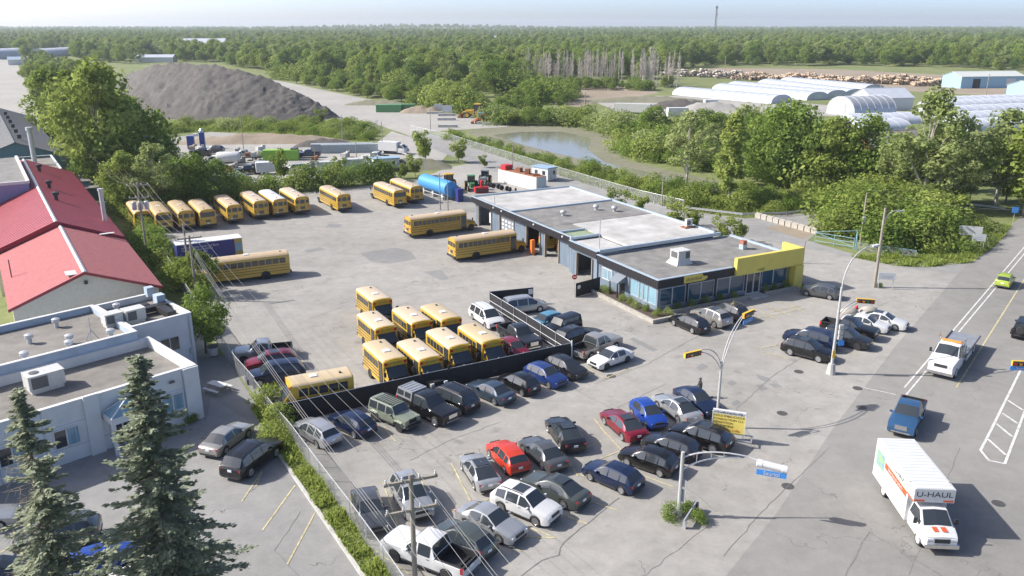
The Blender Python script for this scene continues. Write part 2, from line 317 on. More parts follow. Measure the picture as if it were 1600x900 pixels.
part(gar, 'fascia', 'fascia_black', lambda b: [b.box((-.12, 5.6, 3.38), (.3, 11.8, .94)), b.box((5.2, -.13, 3.38), (10.7, .3, .94))]+[b.box((-.285, -.1+j*.3, 3.38), (.03, .12, .92)) for j in range(39)]+[b.box((.1+j*.3, -.29, 3.38), (.12, .03, .92)) for j in range(35)])
# roofs by section
part(gar, 'roof_deck', 'roof_membrane', bx(.3, 18.15, 35.1, 47.4, 4.2, 4.34)); part(gar, 'roof_deck', 'roof_gravel', bx(.3, 18.15, 24.9, 34.9, 4.2, 4.33))
part(gar, 'roof_deck', 'roof_membrane', bx(4.6, 18.15, 11.9, 24.8, 4.0, 4.31)); part(gar, 'roof_deck', 'roof_gravel', bx(.3, 4.4, 21.6, 24.8, 4.2, 4.325))
part(gar, 'roof_deck', 'roof_green', bx(.5, 4.4, 18.3, 21.3, 4.0, 4.22)); part(gar, 'roof_deck', 'roof_membrane', bx(.05, 4.4, 11.9, 17.9, 3.8, 4.02))
part(gar, 'roof_edge', 'flashing', lambda b: [b.box((.3, 32.7, 4.47), (.3, 29.4, .09)), b.box((9.2, 35.0, 4.43), (17.8, .3, .22)), b.box((9.2, 47.35, 4.44), (17.8, .22, .25)), b.box((18.1, 29.6, 4.42), (.25, 35.5, .24)), b.box((9.5, 11.65, 4.17), (18.8, .3, .4)), b.box((-.1, 14.7, 4.19), (.35, 6.3, .08)), b.box((2.3, 18.1, 4.32), (4.4, .3, .3)), b.box((2.3, 21.45, 4.36), (4.2, .25, .22))])
part(gar, 'roof_deck', 'roof_gravel', bx(.05, 20.6, .05, 11.5, 3.45, 3.66))
part(gar, 'roof_edge', 'flashing', lambda b: [b.box((-.12, 5.6, 3.89), (.36, 11.9, .08)), b.box((5.0, -.13, 3.891), (10.4, .36, .08)), b.box((20.65, 5.8, 3.75), (.3, 11.6, .3))])
# closed overhead door with small panes, frames of the open ones
d = part(gar, 'overhead_door', 'door_grey', lambda b: [b.box((.95, 36.6, .06+.56*k+.27), (.08, 4.5, .535)) for k in range(6)])
for r in range(3):
    for k in range(4): part(d, 'door_pane', 'plate', bx(.895, .905, 34.75+k*1.05, 35.25+k*1.05, 1.25+r*.56, 1.5+r*.56))
for y0, y1, h in ((41.5, 46, 3.45), (34.3, 38.9, 3.45), (26.7, 30.65, 3.45), (21.8, 25.5, 3.45)):
    for c_, d_ in (((.78, y0+.06, h/2), (.3, .14, h-.01)), ((.78, y1-.06, h/2), (.3, .14, h-.01)), ((.78, (y0+y1)/2, h-.07), (.29, y1-y0-.3, .14))): part(gar, 'door_frame', 'wood_pole', lambda b: b.box(c_, d_))
for y_ in (12.7, 16.22): part(gar, 'door_frame', 'wood_pole', lambda b: b.box((-.03, y_, 1.5), (.3, .14, 2.99)))
part(gar, 'inner_door', 'black', bx(3.0, 3.1, 13.0, 14.4, .06, 2.4)); part(gar, 'inner_wall', 'hvac', bx(3.1, 3.25, 11.8, 17.8, .06, 3.7))
# office walls and glazing
part(gar, 'office_wall', 'siding_blue', lambda b: [b.box((.1, 8.4, 1.5), (.2, 6.4, 2.85)), b.box((.1, 2.6, .4), (.2, 5.2, .8)), b.box((.1, .1, 1.5), (.22, .22, 2.9)), b.box((6.35, .1, .35), (12.7, .2, .7)), b.box((17.1, .1, .35), (4.4, .2, .7)), b.box((20.5, 5.8, 1.8), (.25, 11.5, 3.6)), b.box((10, 11.6, 1.9), (20.4, .2, 3.8))]+[b.box((-.015, 5.4+j*.3, 1.5), (.03, .1, 2.8)) for j in range(21)])
part(gar, 'ceiling_band', 'siding_blue', lambda b: [b.box((10.2, .1, 2.83), (20.3, .19, .2)), b.box((.11, 2.6, 2.83), (.19, 5.0, .2))])
mull = 'galvanised'
for y0, y1 in ((.28, 1.75), (1.85, 2.55), (2.65, 3.3), (3.4, 5.0)):
    wd = part(gar, 'window', mull, lambda b: [b.box((.03, y0, 1.77), (.08, .06, 1.95)), b.box((.03, y1, 1.77), (.08, .06, 1.95)), b.box((.03, (y0+y1)/2, .83), (.09, y1-y0, .06)), b.box((.03, (y0+y1)/2, 2.70), (.09, y1-y0, .06))])
    part(wd, 'pane', 'glass_pale', bx(.05, .07, y0+.02, y1-.02, .86, 2.68))
for x0, x1 in ((.28, 2.0), (2.0, 3.85), (4.2, 6.0), (6.0, 7.9), (8.3, 10.2), (10.2, 12.4), (15.05, 16.9), (16.9, 19.1)):
    wd = part(gar, 'window', mull, lambda b: [b.box((x0+.03, .03, 1.72), (.07, .1, 2.03)), b.box((x1-.03, .032, 1.72), (.06, .1, 2.03)), b.box(((x0+x1)/2, .03, .73), (x1-x0-.1, .1, .06)), b.box(((x0+x1)/2, .03, 2.70), (x1-x0-.1, .1, .06))])
    part(wd, 'pane', 'glass_blue', bx(x0+.05, x1-.05, .05, .07, .75, 2.68))
for x in (4.02, 8.1, 12.6, 14.93): part(gar, 'post', 'fascia_black', bx(x-.11, x+.11, -.02, .2, .7, 2.92))
dr = part(gar, 'entrance_door', 'white_paint', lambda b: [b.box((x, .03, 1.45), (.09, .12, 2.5)) for x in (12.8, 13.85, 14.8)]+[b.box((13.8, .031, 2.68), (1.95, .11, .1)), b.box((13.8, .031, .25), (1.95, .11, .1))])
for x in (13.32, 14.32): part(dr, 'pane', 'glass', bx(x-.46, x+.43, .04, .06, .3, 2.63))
part(gar, 'office_interior', 'interior', bx(.4, 20.2, 3.2, 3.3, .05, 3.4)); part(gar, 'office_floor', 'concrete_dark', bx(.2, 20.4, .2, 11.4, .05, .6))
part(gar, 'yellow_panel', 'yellow_panel', lambda b: [b.box((15.75, -.35, 3.92), (10.4, .5, 2.05)), b.box((20.2, -.2, 1.5), (1.3, 1.3, 2.8)), b.box((20.75, 1.2, 3.92), (.38, 2.7, 2.04))])
strokes(gar, 'black', Matrix.Translation((0, -.61, 3.25)), 13.7, 14.7, .42, 4, 1)
sg = part(gar, 'bus_shaped_sign', 'yellow_sign' if 'yellow_sign' in M_ else 'yellow_panel', lambda b: b.add([(x, y, z) for y in (-.42, -.33) for x, z in ((3.2,3.06),(3.2,3.72),(3.3,3.82),(5.75,3.82),(5.85,3.55),(6.45,3.5),(6.5,3.3),(6.2,3.12),(5.9,3.05))], [tuple(range(9)), tuple(range(17, 8, -1))]+[(i+9, (i+1) % 9+9, (i+1) % 9, i) for i in range(9)]))
strokes(sg, 'rust', Matrix.Translation((0, -.427, 3.43)), 3.5, 5.7, .42, 7, 1)
part(gar, 'side_window', 'white_paint', lambda b: [b.box((-.03, y, 1.9), (.06, .08, 1.3)) for y in (8.6, 9.4, 10.6)]+[b.box((-.03, 9.6, z), (.06, 2.05, .08)) for z in (1.25, 2.55)])
part(gar, 'pane', 'glass_pale', bx(-.025, -.012, 8.65, 10.55, 1.3, 2.5))
aw = part(gar, 'awning', 'awning', lambda b: b.add([(-1.3, 5.7, 2.05), (-1.3, 7.4, 2.05), (-.05, 7.4, 2.75), (-.05, 5.7, 2.75), (-1.3, 5.7, 1.95), (-1.3, 7.4, 1.95), (-.05, 7.4, 1.95), (-.05, 5.7, 1.95)], [(0,1,2,3), (4,5,1,0), (7,4,0,3), (5,6,2,1)]))
part(gar, 'side_door', 'black', bx(-.06, -.02, 6.0, 7.0, .1, 2.0)); part(gar, 'porch_post', 'fascia_black', bx(-1.25, -1.13, 5.75, 5.87, .1, 2.0)); part(gar, 'porch_post', 'fascia_black', bx(-1.25, -1.13, 7.23, 7.35, .1, 2.0))
# roof equipment
ac = part(gar, 'rooftop_unit', 'hvac', lambda b: [b.box((6.6, 4.6, 4.75), (1.7, 1.5, 1.0)), b.box((6.6, 4.6, 5.28), (1.8, 1.6, .06)), b.add([(5.4,3.6,3.67),(7.8,3.6,3.67),(7.8,5.6,3.67),(5.4,5.6,3.67),(5.8,3.9,4.25),(7.4,3.9,4.25),(7.4,5.3,4.25),(5.8,5.3,4.25)], [(0,1,5,4),(1,2,6,5),(2,3,7,6),(3,0,4,7),(4,5,6,7)])])
part(ac, 'grille', 'hvac_dark', lambda b: b.box((7.1, 3.84, 4.75), (.6, .02, .75))); part(ac, 'grille', 'hvac_dark', lambda b: b.box((5.74, 4.6, 4.8), (.02, 1.1, .7)))
ch = part(gar, 'chimney', 'flashing', bx(17.2, 17.9, 5.6, 6.3, 3.66, 4.25)); part(ch, 'brick_cap', 'brick_red', bx(17.25, 17.85, 5.65, 6.25, 4.25, 4.75))
ac = part(gar, 'wall_ac_unit', 'hvac', bx(16.6, 17.6, 15.6, 16.0, 4.5, 5.5)); part(ac, 'fan_grille', 'hvac_dark', lambda b: b.lathe([(.32, 0), (.32, .02)], 16, Matrix.Translation((16.95, 15.59, 5.0)) @ Matrix.Rotation(math.pi/2, 4, 'X'))); part(ac, 'stand', 'rust', bx(16.2, 18.0, 15.3, 16.4, 4.32, 4.44))
for x, y in ((6.0, 29.5), (12.2, 30.5), (14.0, 28.5)):
    part(gar, 'turbine_vent', 'galvanised', lambda b: b.lathe([(.22, 4.33), (.22, 4.6), (.42, 4.75), (.45, 4.95), (.3, 5.12), (.02, 5.18)], 12, Matrix.Translation((x, y, 0))), 40)
for x, y, h in ((.5, 40.0, 1.6), (1.2, 13.2, 3.4)): part(gar, 'mast', 'galvanised', lambda b: b.tube((x, y, 4.0), (x, y, 4.2+h), .05))
for y in (39.6, 37.0, 27.5, 20.0): part(gar, 'wall_lamp', 'white_paint', bx(.02, .16, y-.12, y+.12, 4.05, 4.25))
# stone planter along the office
pl = thing('planter', 'low stone planter bed with small shrubs wrapping the office corner', 'planter', (F0.x, F0.y, 0), T28)
def _pl(b):
    for x0, x1, y0, y1 in ((-2.4, -2.1, -2.5, 9.4), (-2.1, 1.1, -2.5, -2.2), (.85, 1.1, -2.2, -.9), (1.1, 12.4, -1.0, -.75), (15.0, 20.0, -1.0, -.75)): b.box(((x0+x1)/2, (y0+y1)/2, .22), (x1-x0, y1-y0, .44))
part(pl, 'stone_edge', 'stone', _pl); part(pl, 'soil', 'soil', lambda b: [b.box((-1.05, 3.5, .15), (2.08, 11.4, .3)), b.box((.35, -1.2, .152), (.98, 1.9, .3)), b.box((6.7, -.38, .15), (11.4, .7, .3)), b.box((17.4, -.38, .15), (5.0, .7, .3))])
part(pl, 'entrance_step', 'concrete', bx(12.5, 14.95, -1.5, -.02, .02, .2))
# ---- white two-level office on the left
S0 = Vector((-24.85, 59.45, 0)); T46 = R(46)
wb = thing('white_office_building', 'white stucco flat-roofed office building behind the spruces', 'building', S0, T46)
def parapet_block(root, x0, x1, y0, y1, deck, top, wallm, roofm, t=.28, capm='white_paint'):
    part(root, 'wall', wallm, lambda b: [b.box(((x0+x1)/2, y0+t/2, top/2), (x1-x0, t, top)), b.box(((x0+x1)/2, y1-t/2, top/2), (x1-x0, t, top)), b.box((x0+t/2, (y0+y1)/2, top/2), (t, y1-y0-2*t, top)), b.box((x1-t/2, (y0+y1)/2, top/2), (t, y1-y0-2*t, top))])
    part(root, 'roof_deck', roofm, bx(x0+t, x1-t, y0+t, y1-t, deck-.3, deck))
    part(root, 'parapet_cap', capm, lambda b: [b.box(((x0+x1)/2, y0+t/2, top+.03), (x1-x0+.06, t+.08, .06)), b.box(((x0+x1)/2, y1-t/2, top+.03), (x1-x0+.06, t+.08, .06)), b.box((x0+t/2, (y0+y1)/2, top+.031), (t+.08, y1-y0-2*t-.08, .06)), b.box((x1-t/2, (y0+y1)/2, top+.031), (t+.08, y1-y0-2*t-.08, .06))])
parapet_block(wb, -26, 0, 0, 8.7, 3.75, 4.5, 'stucco', 'roof_brown')
parapet_block(wb, -26, -.9, 8.72, 18.6, 4.7, 5.25, 'parapet_blue', 'roof_brown'); parapet_block(wb, -.88, 4.6, 10.3, 18.6, 4.62, 5.15, 'stucco', 'roof_brown')
part(wb, 'panel_joint', 'parapet_blue', lambda b: [b.box((x, -.006, 2.2), (.05, .02, 4.3)) for x in (-1.2, -4.3, -8.3, -11.3, -14.3, -17.5)]+[b.box((-13, -.007, z), (25.9, .02, .04)) for z in (1.15, 2.95)])
part(wb, 'corner_pier', 'stucco', lambda b: b.box((-.55, -.1, 2.25), (1.2, .25, 4.5))); part(wb, 'corner_pier', 'stucco', lambda b: b.box((-8.0, -.1, 2.3), (1.0, .25, 4.75)))
for x, n in ((-2.6, 3), (-9.9, 2), (-13.4, 2), (-17.0, 2)):
    wd = part(wb, 'window', 'white_paint', lambda b: [b.box((x+(k-n/2)*.85, -.04, 2.0), (.1, .12, 1.45)) for k in range(n+1)]+[b.box((x, -.04, z), (n*.85-.1, .12, .1)) for z in (1.3, 2.7)])
    for k in range(n): part(wd, 'pane', 'glass_pale' if k else 'glass', bx(x+(k-n/2)*.85+.05, x+(k+1-n/2)*.85-.05, -.05, -.02, 1.35, 2.65))
wd = part(wb, 'window', 'white_paint', lambda b: [b.box((x, 10.27, 2.7), (.08, .1, 1.25)) for x in (1.5, 2.35, 3.2)]+[b.box((2.35, 10.27, z), (1.78, .1, .08)) for z in (2.05, 3.35)])
for x in (1.92, 2.78): part(wd, 'pane', 'glass', bx(x-.38, x+.38, 10.25, 10.28, 2.1, 3.3))
en = part(wb, 'entrance_porch', 'stucco', lambda b: [b.box((-5.7, -.85, 2.75), (3.3, 1.7, .5)), b.box((-7.2, -1.55, 1.25), (.25, .25, 2.5)), b.box((-4.2, -1.55, 1.25), (.25, .25, 2.5))])
part(en, 'skylight', 'glass_pale', lambda b: b.add([(-7.3,-1.65,3.01),(-4.1,-1.65,3.01),(-4.1,-.02,3.01),(-7.3,-.02,3.01),(-5.7,-.85,4.0)], [(0,1,4),(1,2,4),(2,3,4),(3,0,4)]))
part(en, 'skylight_frame', 'white_paint', lambda b: [b.tube(p, (-5.7, -.85, 4.02), .05) for p in ((-7.3,-1.65,3.02),(-4.1,-1.65,3.02),(-4.1,-.05,3.02),(-7.3,-.05,3.02))])
part(en, 'glass_door', 'glass', bx(-6.9, -4.5, -.06, -.03, .1, 2.4)); part(en, 'door_frame', 'white_paint', lambda b: [b.box((x, -.07, 1.25), (.1, .1, 2.4)) for x in (-6.95, -6.1, -5.3, -4.45)])
def hv(root, x, y, z, sx, sy, sz, fan=True):
    o = part(root, 'rooftop_unit', 'hvac', lambda b: [b.box((x, y, z+.3+sz/2), (sx, sy, sz)), b.box((x, y, z+.15), (sx*.9, sy*.9, .3)), b.box((x, y, z+.3+sz+.02), (sx+.06, sy+.06, .05))])
    part(o, 'grille', 'hvac_dark', lambda b: [b.box((x-sx*.2, y-sy/2-.01, z+.3+sz/2), (sx*.45, .02, sz*.8))])
    if fan: part(o, 'fan', 'hvac_dark', lambda b: b.lathe([(.35, 0), (.35, .04), (.05, .06)], 14, Matrix.Translation((x-sx*.25, y, z+.35+sz))))
hv(wb, -9.2, 5.7, 3.75, 2.5, 1.5, 1.1); hv(wb, -1.2, 13.2, 4.7, 1.5, 1.1, .9, False); hv(wb, .6, 13.0, 4.62, 1.7, 1.2, 1.0, False)
part(wb, 'duct', 'black', lambda b: [b.box((2.6, 14.2, 5.1), (3.0, .8, .5)), b.box((3.3, 12.6, 5.1), (.8, 2.6, .5)), b.box((2.0, 15.6, 5.0), (2.0, .7, .4))])
part(wb, 'parapet_box', 'parapet_blue', lambda b: b.box((3.9, 15.2, 5.5), (.8, .9, .9))); part(wb, 'parapet_box', 'parapet_blue', lambda b: b.box((4.2, 18.1, 5.5), (.7, .7, .9)))
for x, y in ((-7.7, 13.8), (-5.9, 9.9), (-2.5, 10.2), (-9.2, 9.9), (-4.8, 16.3), (.5, 16.6), (-5.4, 11.3)):
    part(wb, 'roof_vent', 'galvanised', lambda b: [b.lathe([(.2, 4.6), (.2, 5.2), (.34, 5.25), (.34, 5.5), (.1, 5.6)], 10, Matrix.Translation((x, y, 0)))], 40)
part(wb, 'antenna_tripod', 'steel', lambda b: [b.tube((-3.9+.6*math.cos(k*2.1), 10.6+.6*math.sin(k*2.1), 4.7), (-3.9, 10.6, 5.8), .035) for k in range(3)]+[b.tube((-3.9, 10.6, 5.6), (-3.9, 10.6, 6.8), .035)])
part(wb, 'conduit_box', 'hvac', lambda b: [b.box((4.2, 10.2, 1.6), (.3, .2, .5)), b.tube((4.3, 10.22, 0), (4.3, 10.22, 5.0), .05)])
part(wb, 'wall_lamp', 'hvac_dark', bx(-2.3, -1.9, -.25, -.1, 3.7, 3.85))
sheet('dark_pavement', [(312,560),(352,556),(405,640),(436,700),(404,668),(330,622),(322,660),(316,652)], .02, 'asphalt_patch')
# ---- red-roofed hall
P1 = g(247, 446, 5.0); T33 = R(33)
rb = thing('red_roofed_hall', 'long cream hall with red gabled metal roof on the left', 'building', (P1.x, P1.y, 0), T33)
def gable(root, x0, x1, y0, y1, ze, zr, wallm, roofm, trim, oh=.35, ribs=.5, ridge=None):
    xm = (x0+x1)/2
    part(root, 'wall', wallm, lambda b: b.add([(x0,y0,0),(x1,y0,0),(x1,y0,ze),(xm,y0,zr-.12),(x0,y0,ze),(x0,y1,0),(x1,y1,0),(x1,y1,ze),(xm,y1,zr-.12),(x0,y1,ze)], [(0,1,2,3,4),(9,8,7,6,5),(1,6,7,2),(5,0,4,9)]))
    sl = (zr-ze)/(x1-xm)
    for sgn, xe in ((1, x1), (-1, x0)):
        a = Vector((xm, 0, zr)); e = Vector((xe+sgn*oh, 0, ze-sl*oh))
        def rf(b, a=a, e=e):
            P = [(p.x, y, p.z+dz) for y in (y0-oh, y1+oh) for p in (a, e) for dz in (0, .12)]
            b.add(P, [(0,1,3,2),(4,6,7,5),(0,4,5,1),(2,3,7,6),(1,5,7,3),(0,2,6,4)])
            if ribs:
                for j in range(int((y1-y0+2*oh)/ribs)):
                    y = y0-oh+.1+j*ribs; b.add([(a.x, y, a.z+.12), (a.x, y+.05, a.z+.12), (e.x, y+.05, e.z+.12), (e.x, y, e.z+.12), (a.x, y, a.z+.16), (a.x, y+.05, a.z+.16), (e.x, y+.05, e.z+.16), (e.x, y, e.z+.16)], [(4,7,6,5),(0,3,7,4),(1,5,6,2),(3,2,6,7)])
        part(root, 'roof_slope', roofm, rf)
    part(root, 'ridge_cap', trim, lambda b: b.add([(xm-.2, y, zr+.09) for y in (y0-oh, y1+oh)]+[(xm, y, zr+.22) for y in (y0-oh, y1+oh)]+[(xm+.2, y, zr+.09) for y in (y0-oh, y1+oh)], [(0,2,3,1),(2,4,5,3),(0,4,2),(1,3,5)]))
gable(rb, -12.7, 0, 0, 22.3, 5.0, 7.45, 'cream_wall', 'red_shingle', 'white_paint', ribs=0)
gable(rb, -13.4, 0, 22.4, 77, 5.3, 8.0, 'cream_wall', 'red_roof', 'white_paint', ribs=.8)
part(rb, 'step_flashing', 'red_trim', lambda b: [b.add([(-6.7, 22.0, 8.1), (.4, 22.0, 5.3), (.4, 22.0, 4.8), (-6.7, 22.0, 7.5)], [(0,1,2,3)]), b.add([(-6.7, 22.0, 8.1), (-13.8, 22.0, 5.3), (-13.8, 22.0, 4.8), (-6.7, 22.0, 7.5)], [(3,2,1,0)])])
for x, w_ in ((-7.9, 1.5), (-3.2, 1.7)):
    wd = part(rb, 'window', 'white_paint', bx(x-w_/2, x+w_/2, -.06, -.01, 2.2, 3.1)); part(wd, 'pane', 'glass' if x > -5 else 'hvac', bx(x-w_/2+.1, x+w_/2-.1, -.08, -.062, 2.28, 3.02))
part(rb, 'barge_board', 'red_trim', lambda b: [b.add([(-6.35,-.37,7.5),(.36,-.37,4.92),(.36,-.37,4.7),(-6.35,-.37,7.28)], [(3,2,1,0)]), b.add([(-6.35,-.37,7.5),(-13.06,-.37,4.92),(-13.06,-.37,4.7),(-6.35,-.37,7.28)], [(0,1,2,3)])])
part(rb, 'gable_lamp', 'black', bx(-6.5, -6.2, -.3, -.02, 6.3, 6.6))
part(rb, 'flue', 'galvanised', lambda b: [b.tube((-.6, 31, 5.2), (-.6, 31, 9.6), .28, n=10), b.tube((-.6, 31, 9.6), (-.6, 31, 9.9), .36, n=10)])
for y, x in ((66, -5.2), (49, -5.2), (39, -5.2)): part(rb, 'roof_vent', 'black_trim', lambda b: [b.lathe([(.25, 7.0), (.25, 8.2), (.45, 8.25), (.45, 8.6), (.1, 8.7)], 10, Matrix.Translation((x, y, 0)))])
part(rb, 'roof_vent_mast', 'black_trim', lambda b: b.tube((-12.2, 10, 5), (-12.2, 10, 7.2), .06))
part(rb, 'roof_patch', 'white_paint', lambda b: b.box((-7.4, .9, 7.3), (1.0, 1.6, .06))); part(rb, 'roof_patch', 'white_paint', lambda b: b.box((-1.6, 21.5, 6.1), (1.6, .5, .06)))
fl = thing('flat_roofed_annex', 'flat-roofed annex with purple ribbed side beside the red roof ridge', 'building', (P1.x, P1.y, 0), T33)
mat('purple_siding', (.27,.25,.42), .5, var=.1)
part(fl, 'wall', 'purple_siding', lambda b: [b.box((-17.2, 62, 4.3), (19.0, 27.5, 8.6))]+[b.box((-26.5+j*.4, 48.23, 4.3), (.12, .06, 8.5)) for j in range(46)])
part(fl, 'roof_deck', 'roof_gravel', bx(-26.5, -7.9, 48.4, 75.6, 8.6, 8.75)); part(fl, 'roof_edge', 'white_paint', lambda b: [b.box((-7.75, 62, 8.8), (.4, 27.6, .4)), b.box((-17.3, 48.3, 8.8), (18.6, .4, .4))])
an = thing('low_teal_building', 'low flat-roofed teal building with rooftop boxes beyond the red roof', 'building', (P1.x, P1.y, 0), T33)
parapet_block(an, -24, -1.0, 80, 99, 5.2, 5.6, 'teal_wall', 'roof_brown'); hv(an, -9.5, 86, 5.2, 5.0, 1.4, .9, False)
part(an, 'lean_to', 'roof_gravel', lambda b: [b.box((1.2, 84, 3.0), (4.2, 9, .2)), b.box((2.8, 79, 2.2), (3.0, 5, .2))]); part(an, 'lean_to_wall', 'teal_wall', lambda b: [b.box((1.1, 84, 1.45), (3.8, 8.6, 2.88)), b.box((2.8, 79, 1.0), (2.6, 3.4, 2.1))])
part(an, 'flue', 'galvanised', lambda b: [b.tube((-4.5, 90, 5.2), (-4.5, 90, 11.5), .45, n=10), b.tube((-4.5, 90, 11.5), (-4.5, 90, 12.1), .6, n=10)])
gb = thing('grey_roofed_workshop', 'teal workshop with dark grey gabled roof and ridge vents far left', 'building', (P1.x, P1.y, 0), T33)
gable(gb, -14.5, 1.2, 104, 190, 4.9, 7.8, 'teal_wall', 'grey_roof', 'black_trim', ribs=1.0)
for k in range(6): part(gb, 'ridge_vent', 'black_trim', lambda b: b.box((-5.4, 112+k*11, 8.1), (.7, .7, .8)))
part(gb, 'side_shed', 'teal_wall', lambda b: b.box((6.5, 176, 1.8), (7, 14, 3.6))); part(gb, 'shed_roof', 'flashing', lambda b: b.box((6.5, 176, 3.7), (7.6, 14.6, .2)))
# ================================================================ vehicles
def paint(name, col, metal=0.0, rough=.30): return mat('paint_'+name, col, rough, metal=metal, coat=.4)
for nm, c, mt in (('black', (.006,.006,.007), .0), ('navy', (.012,.022,.06), .3), ('blue', (.015,.06,.32), .3), ('royal', (.02,.045,.17), .3), ('silver', (.40,.41,.42), .5), ('grey', (.11,.115,.12), .5), ('greygreen', (.10,.115,.105), .5), ('charcoal', (.022,.023,.027), .3), ('white', (.56,.56,.555), .0), ('red', (.40,.015,.02), .1), ('orangered', (.52,.045,.02), .1), ('maroon', (.20,.012,.028), .3), ('slate', (.05,.075,.11), .4), ('lime', (.32,.42,.04), .1), ('sage', (.20,.225,.17), .1), ('champagne', (.36,.345,.32), .5), ('teal', (.10,.27,.37), .3), ('fleetblue', (.03,.09,.19), .2)): paint(nm, c, mt)
paint('bus', (.53,.325,.03)); paint('bus_roof', (.50,.365,.175), rough=.6); paint('bus_pale', (.53,.405,.20), rough=.6); 
def fade(name, lo, hi):     # each bus has aged differently
    m = M_[name]; n = m.node_tree.nodes; l = m.node_tree.links; b = n['Principled BSDF']; c = b.inputs['Base Color'].default_value[:]
    oi = n.new('ShaderNodeObjectInfo'); tc = n.new('ShaderNodeTexCoord'); no = n.new('ShaderNodeTexNoise'); no.inputs['Scale'].default_value = 1.3; no.inputs['Detail'].default_value = 6; l.new(tc.outputs['Object'], no.inputs['Vector'])
    a = n.new('ShaderNodeMath'); a.operation = 'MULTIPLY_ADD'; l.new(oi.outputs['Random'], a.inputs[0]); a.inputs[1].default_value = .6
    k = n.new('ShaderNodeMath'); k.operation = 'MULTIPLY'; l.new(no.outputs[0], k.inputs[0]); k.inputs[1].default_value = .4; l.new(k.outputs[0], a.inputs[2])
    cr = n.new('ShaderNodeValToRGB'); l.new(a.outputs[0], cr.inputs[0]); e = cr.color_ramp.elements; e[0].color = (c[0]*lo, c[1]*lo, c[2]*lo, 1); e[1].color = (c[0]*hi, c[1]*hi*1.04, c[2]*hi*1.5, 1); l.new(cr.outputs[0], b.inputs['Base Color'])
fade('paint_bus', .80, 1.12); fade('paint_bus_roof', .78, 1.12); fade('paint_bus_pale', .85, 1.1)
mat('bus_sign', (.55,.42,.05), .5)
def interp(P, x):
    if x >= P[0][0]: return P[0][1]
    for (xa, a), (xb, b) in zip(P, P[1:]):
        if x >= xb: return b+(a-b)*(x-xb)/(xa-xb)
    return P[-1][1]
MODELS = {}
def wheel_meshes(r, wd, key):
    t = MB(); Mx = Matrix.Rotation(math.pi/2, 4, 'X')
    t.lathe([(r*.62, -wd/2), (r*.93, -wd/2), (r, -wd/2+.04), (r, wd/2-.04), (r*.93, wd/2), (r*.62, wd/2)], 20, Mx)
    q = MB(); q.lathe([(r*.66, -wd/2-.004), (r*.6, -wd/2-.012), (r*.52, -wd/2+.02), (r*.18, -wd/2-.002), (.02, -wd/2-.008)], 20, Mx)
    q.lathe([(.02, wd/2+.008), (r*.18, wd/2+.002), (r*.52, wd/2-.02), (r*.6, wd/2+.012), (r*.66, wd/2+.004)], 20, Mx)
    k = MB()
    for i in range(5):
        a = i*2*math.pi/5+.3; ca, sa = math.cos(a), math.sin(a)
        for s in (-1, 1): k.box((.36*r*ca, s*(wd/2+.004), .36*r*sa), (.02, .02, .02)) if False else None
    return t.mesh('wheel_'+key, 40), q.mesh('rim_'+key, 40)
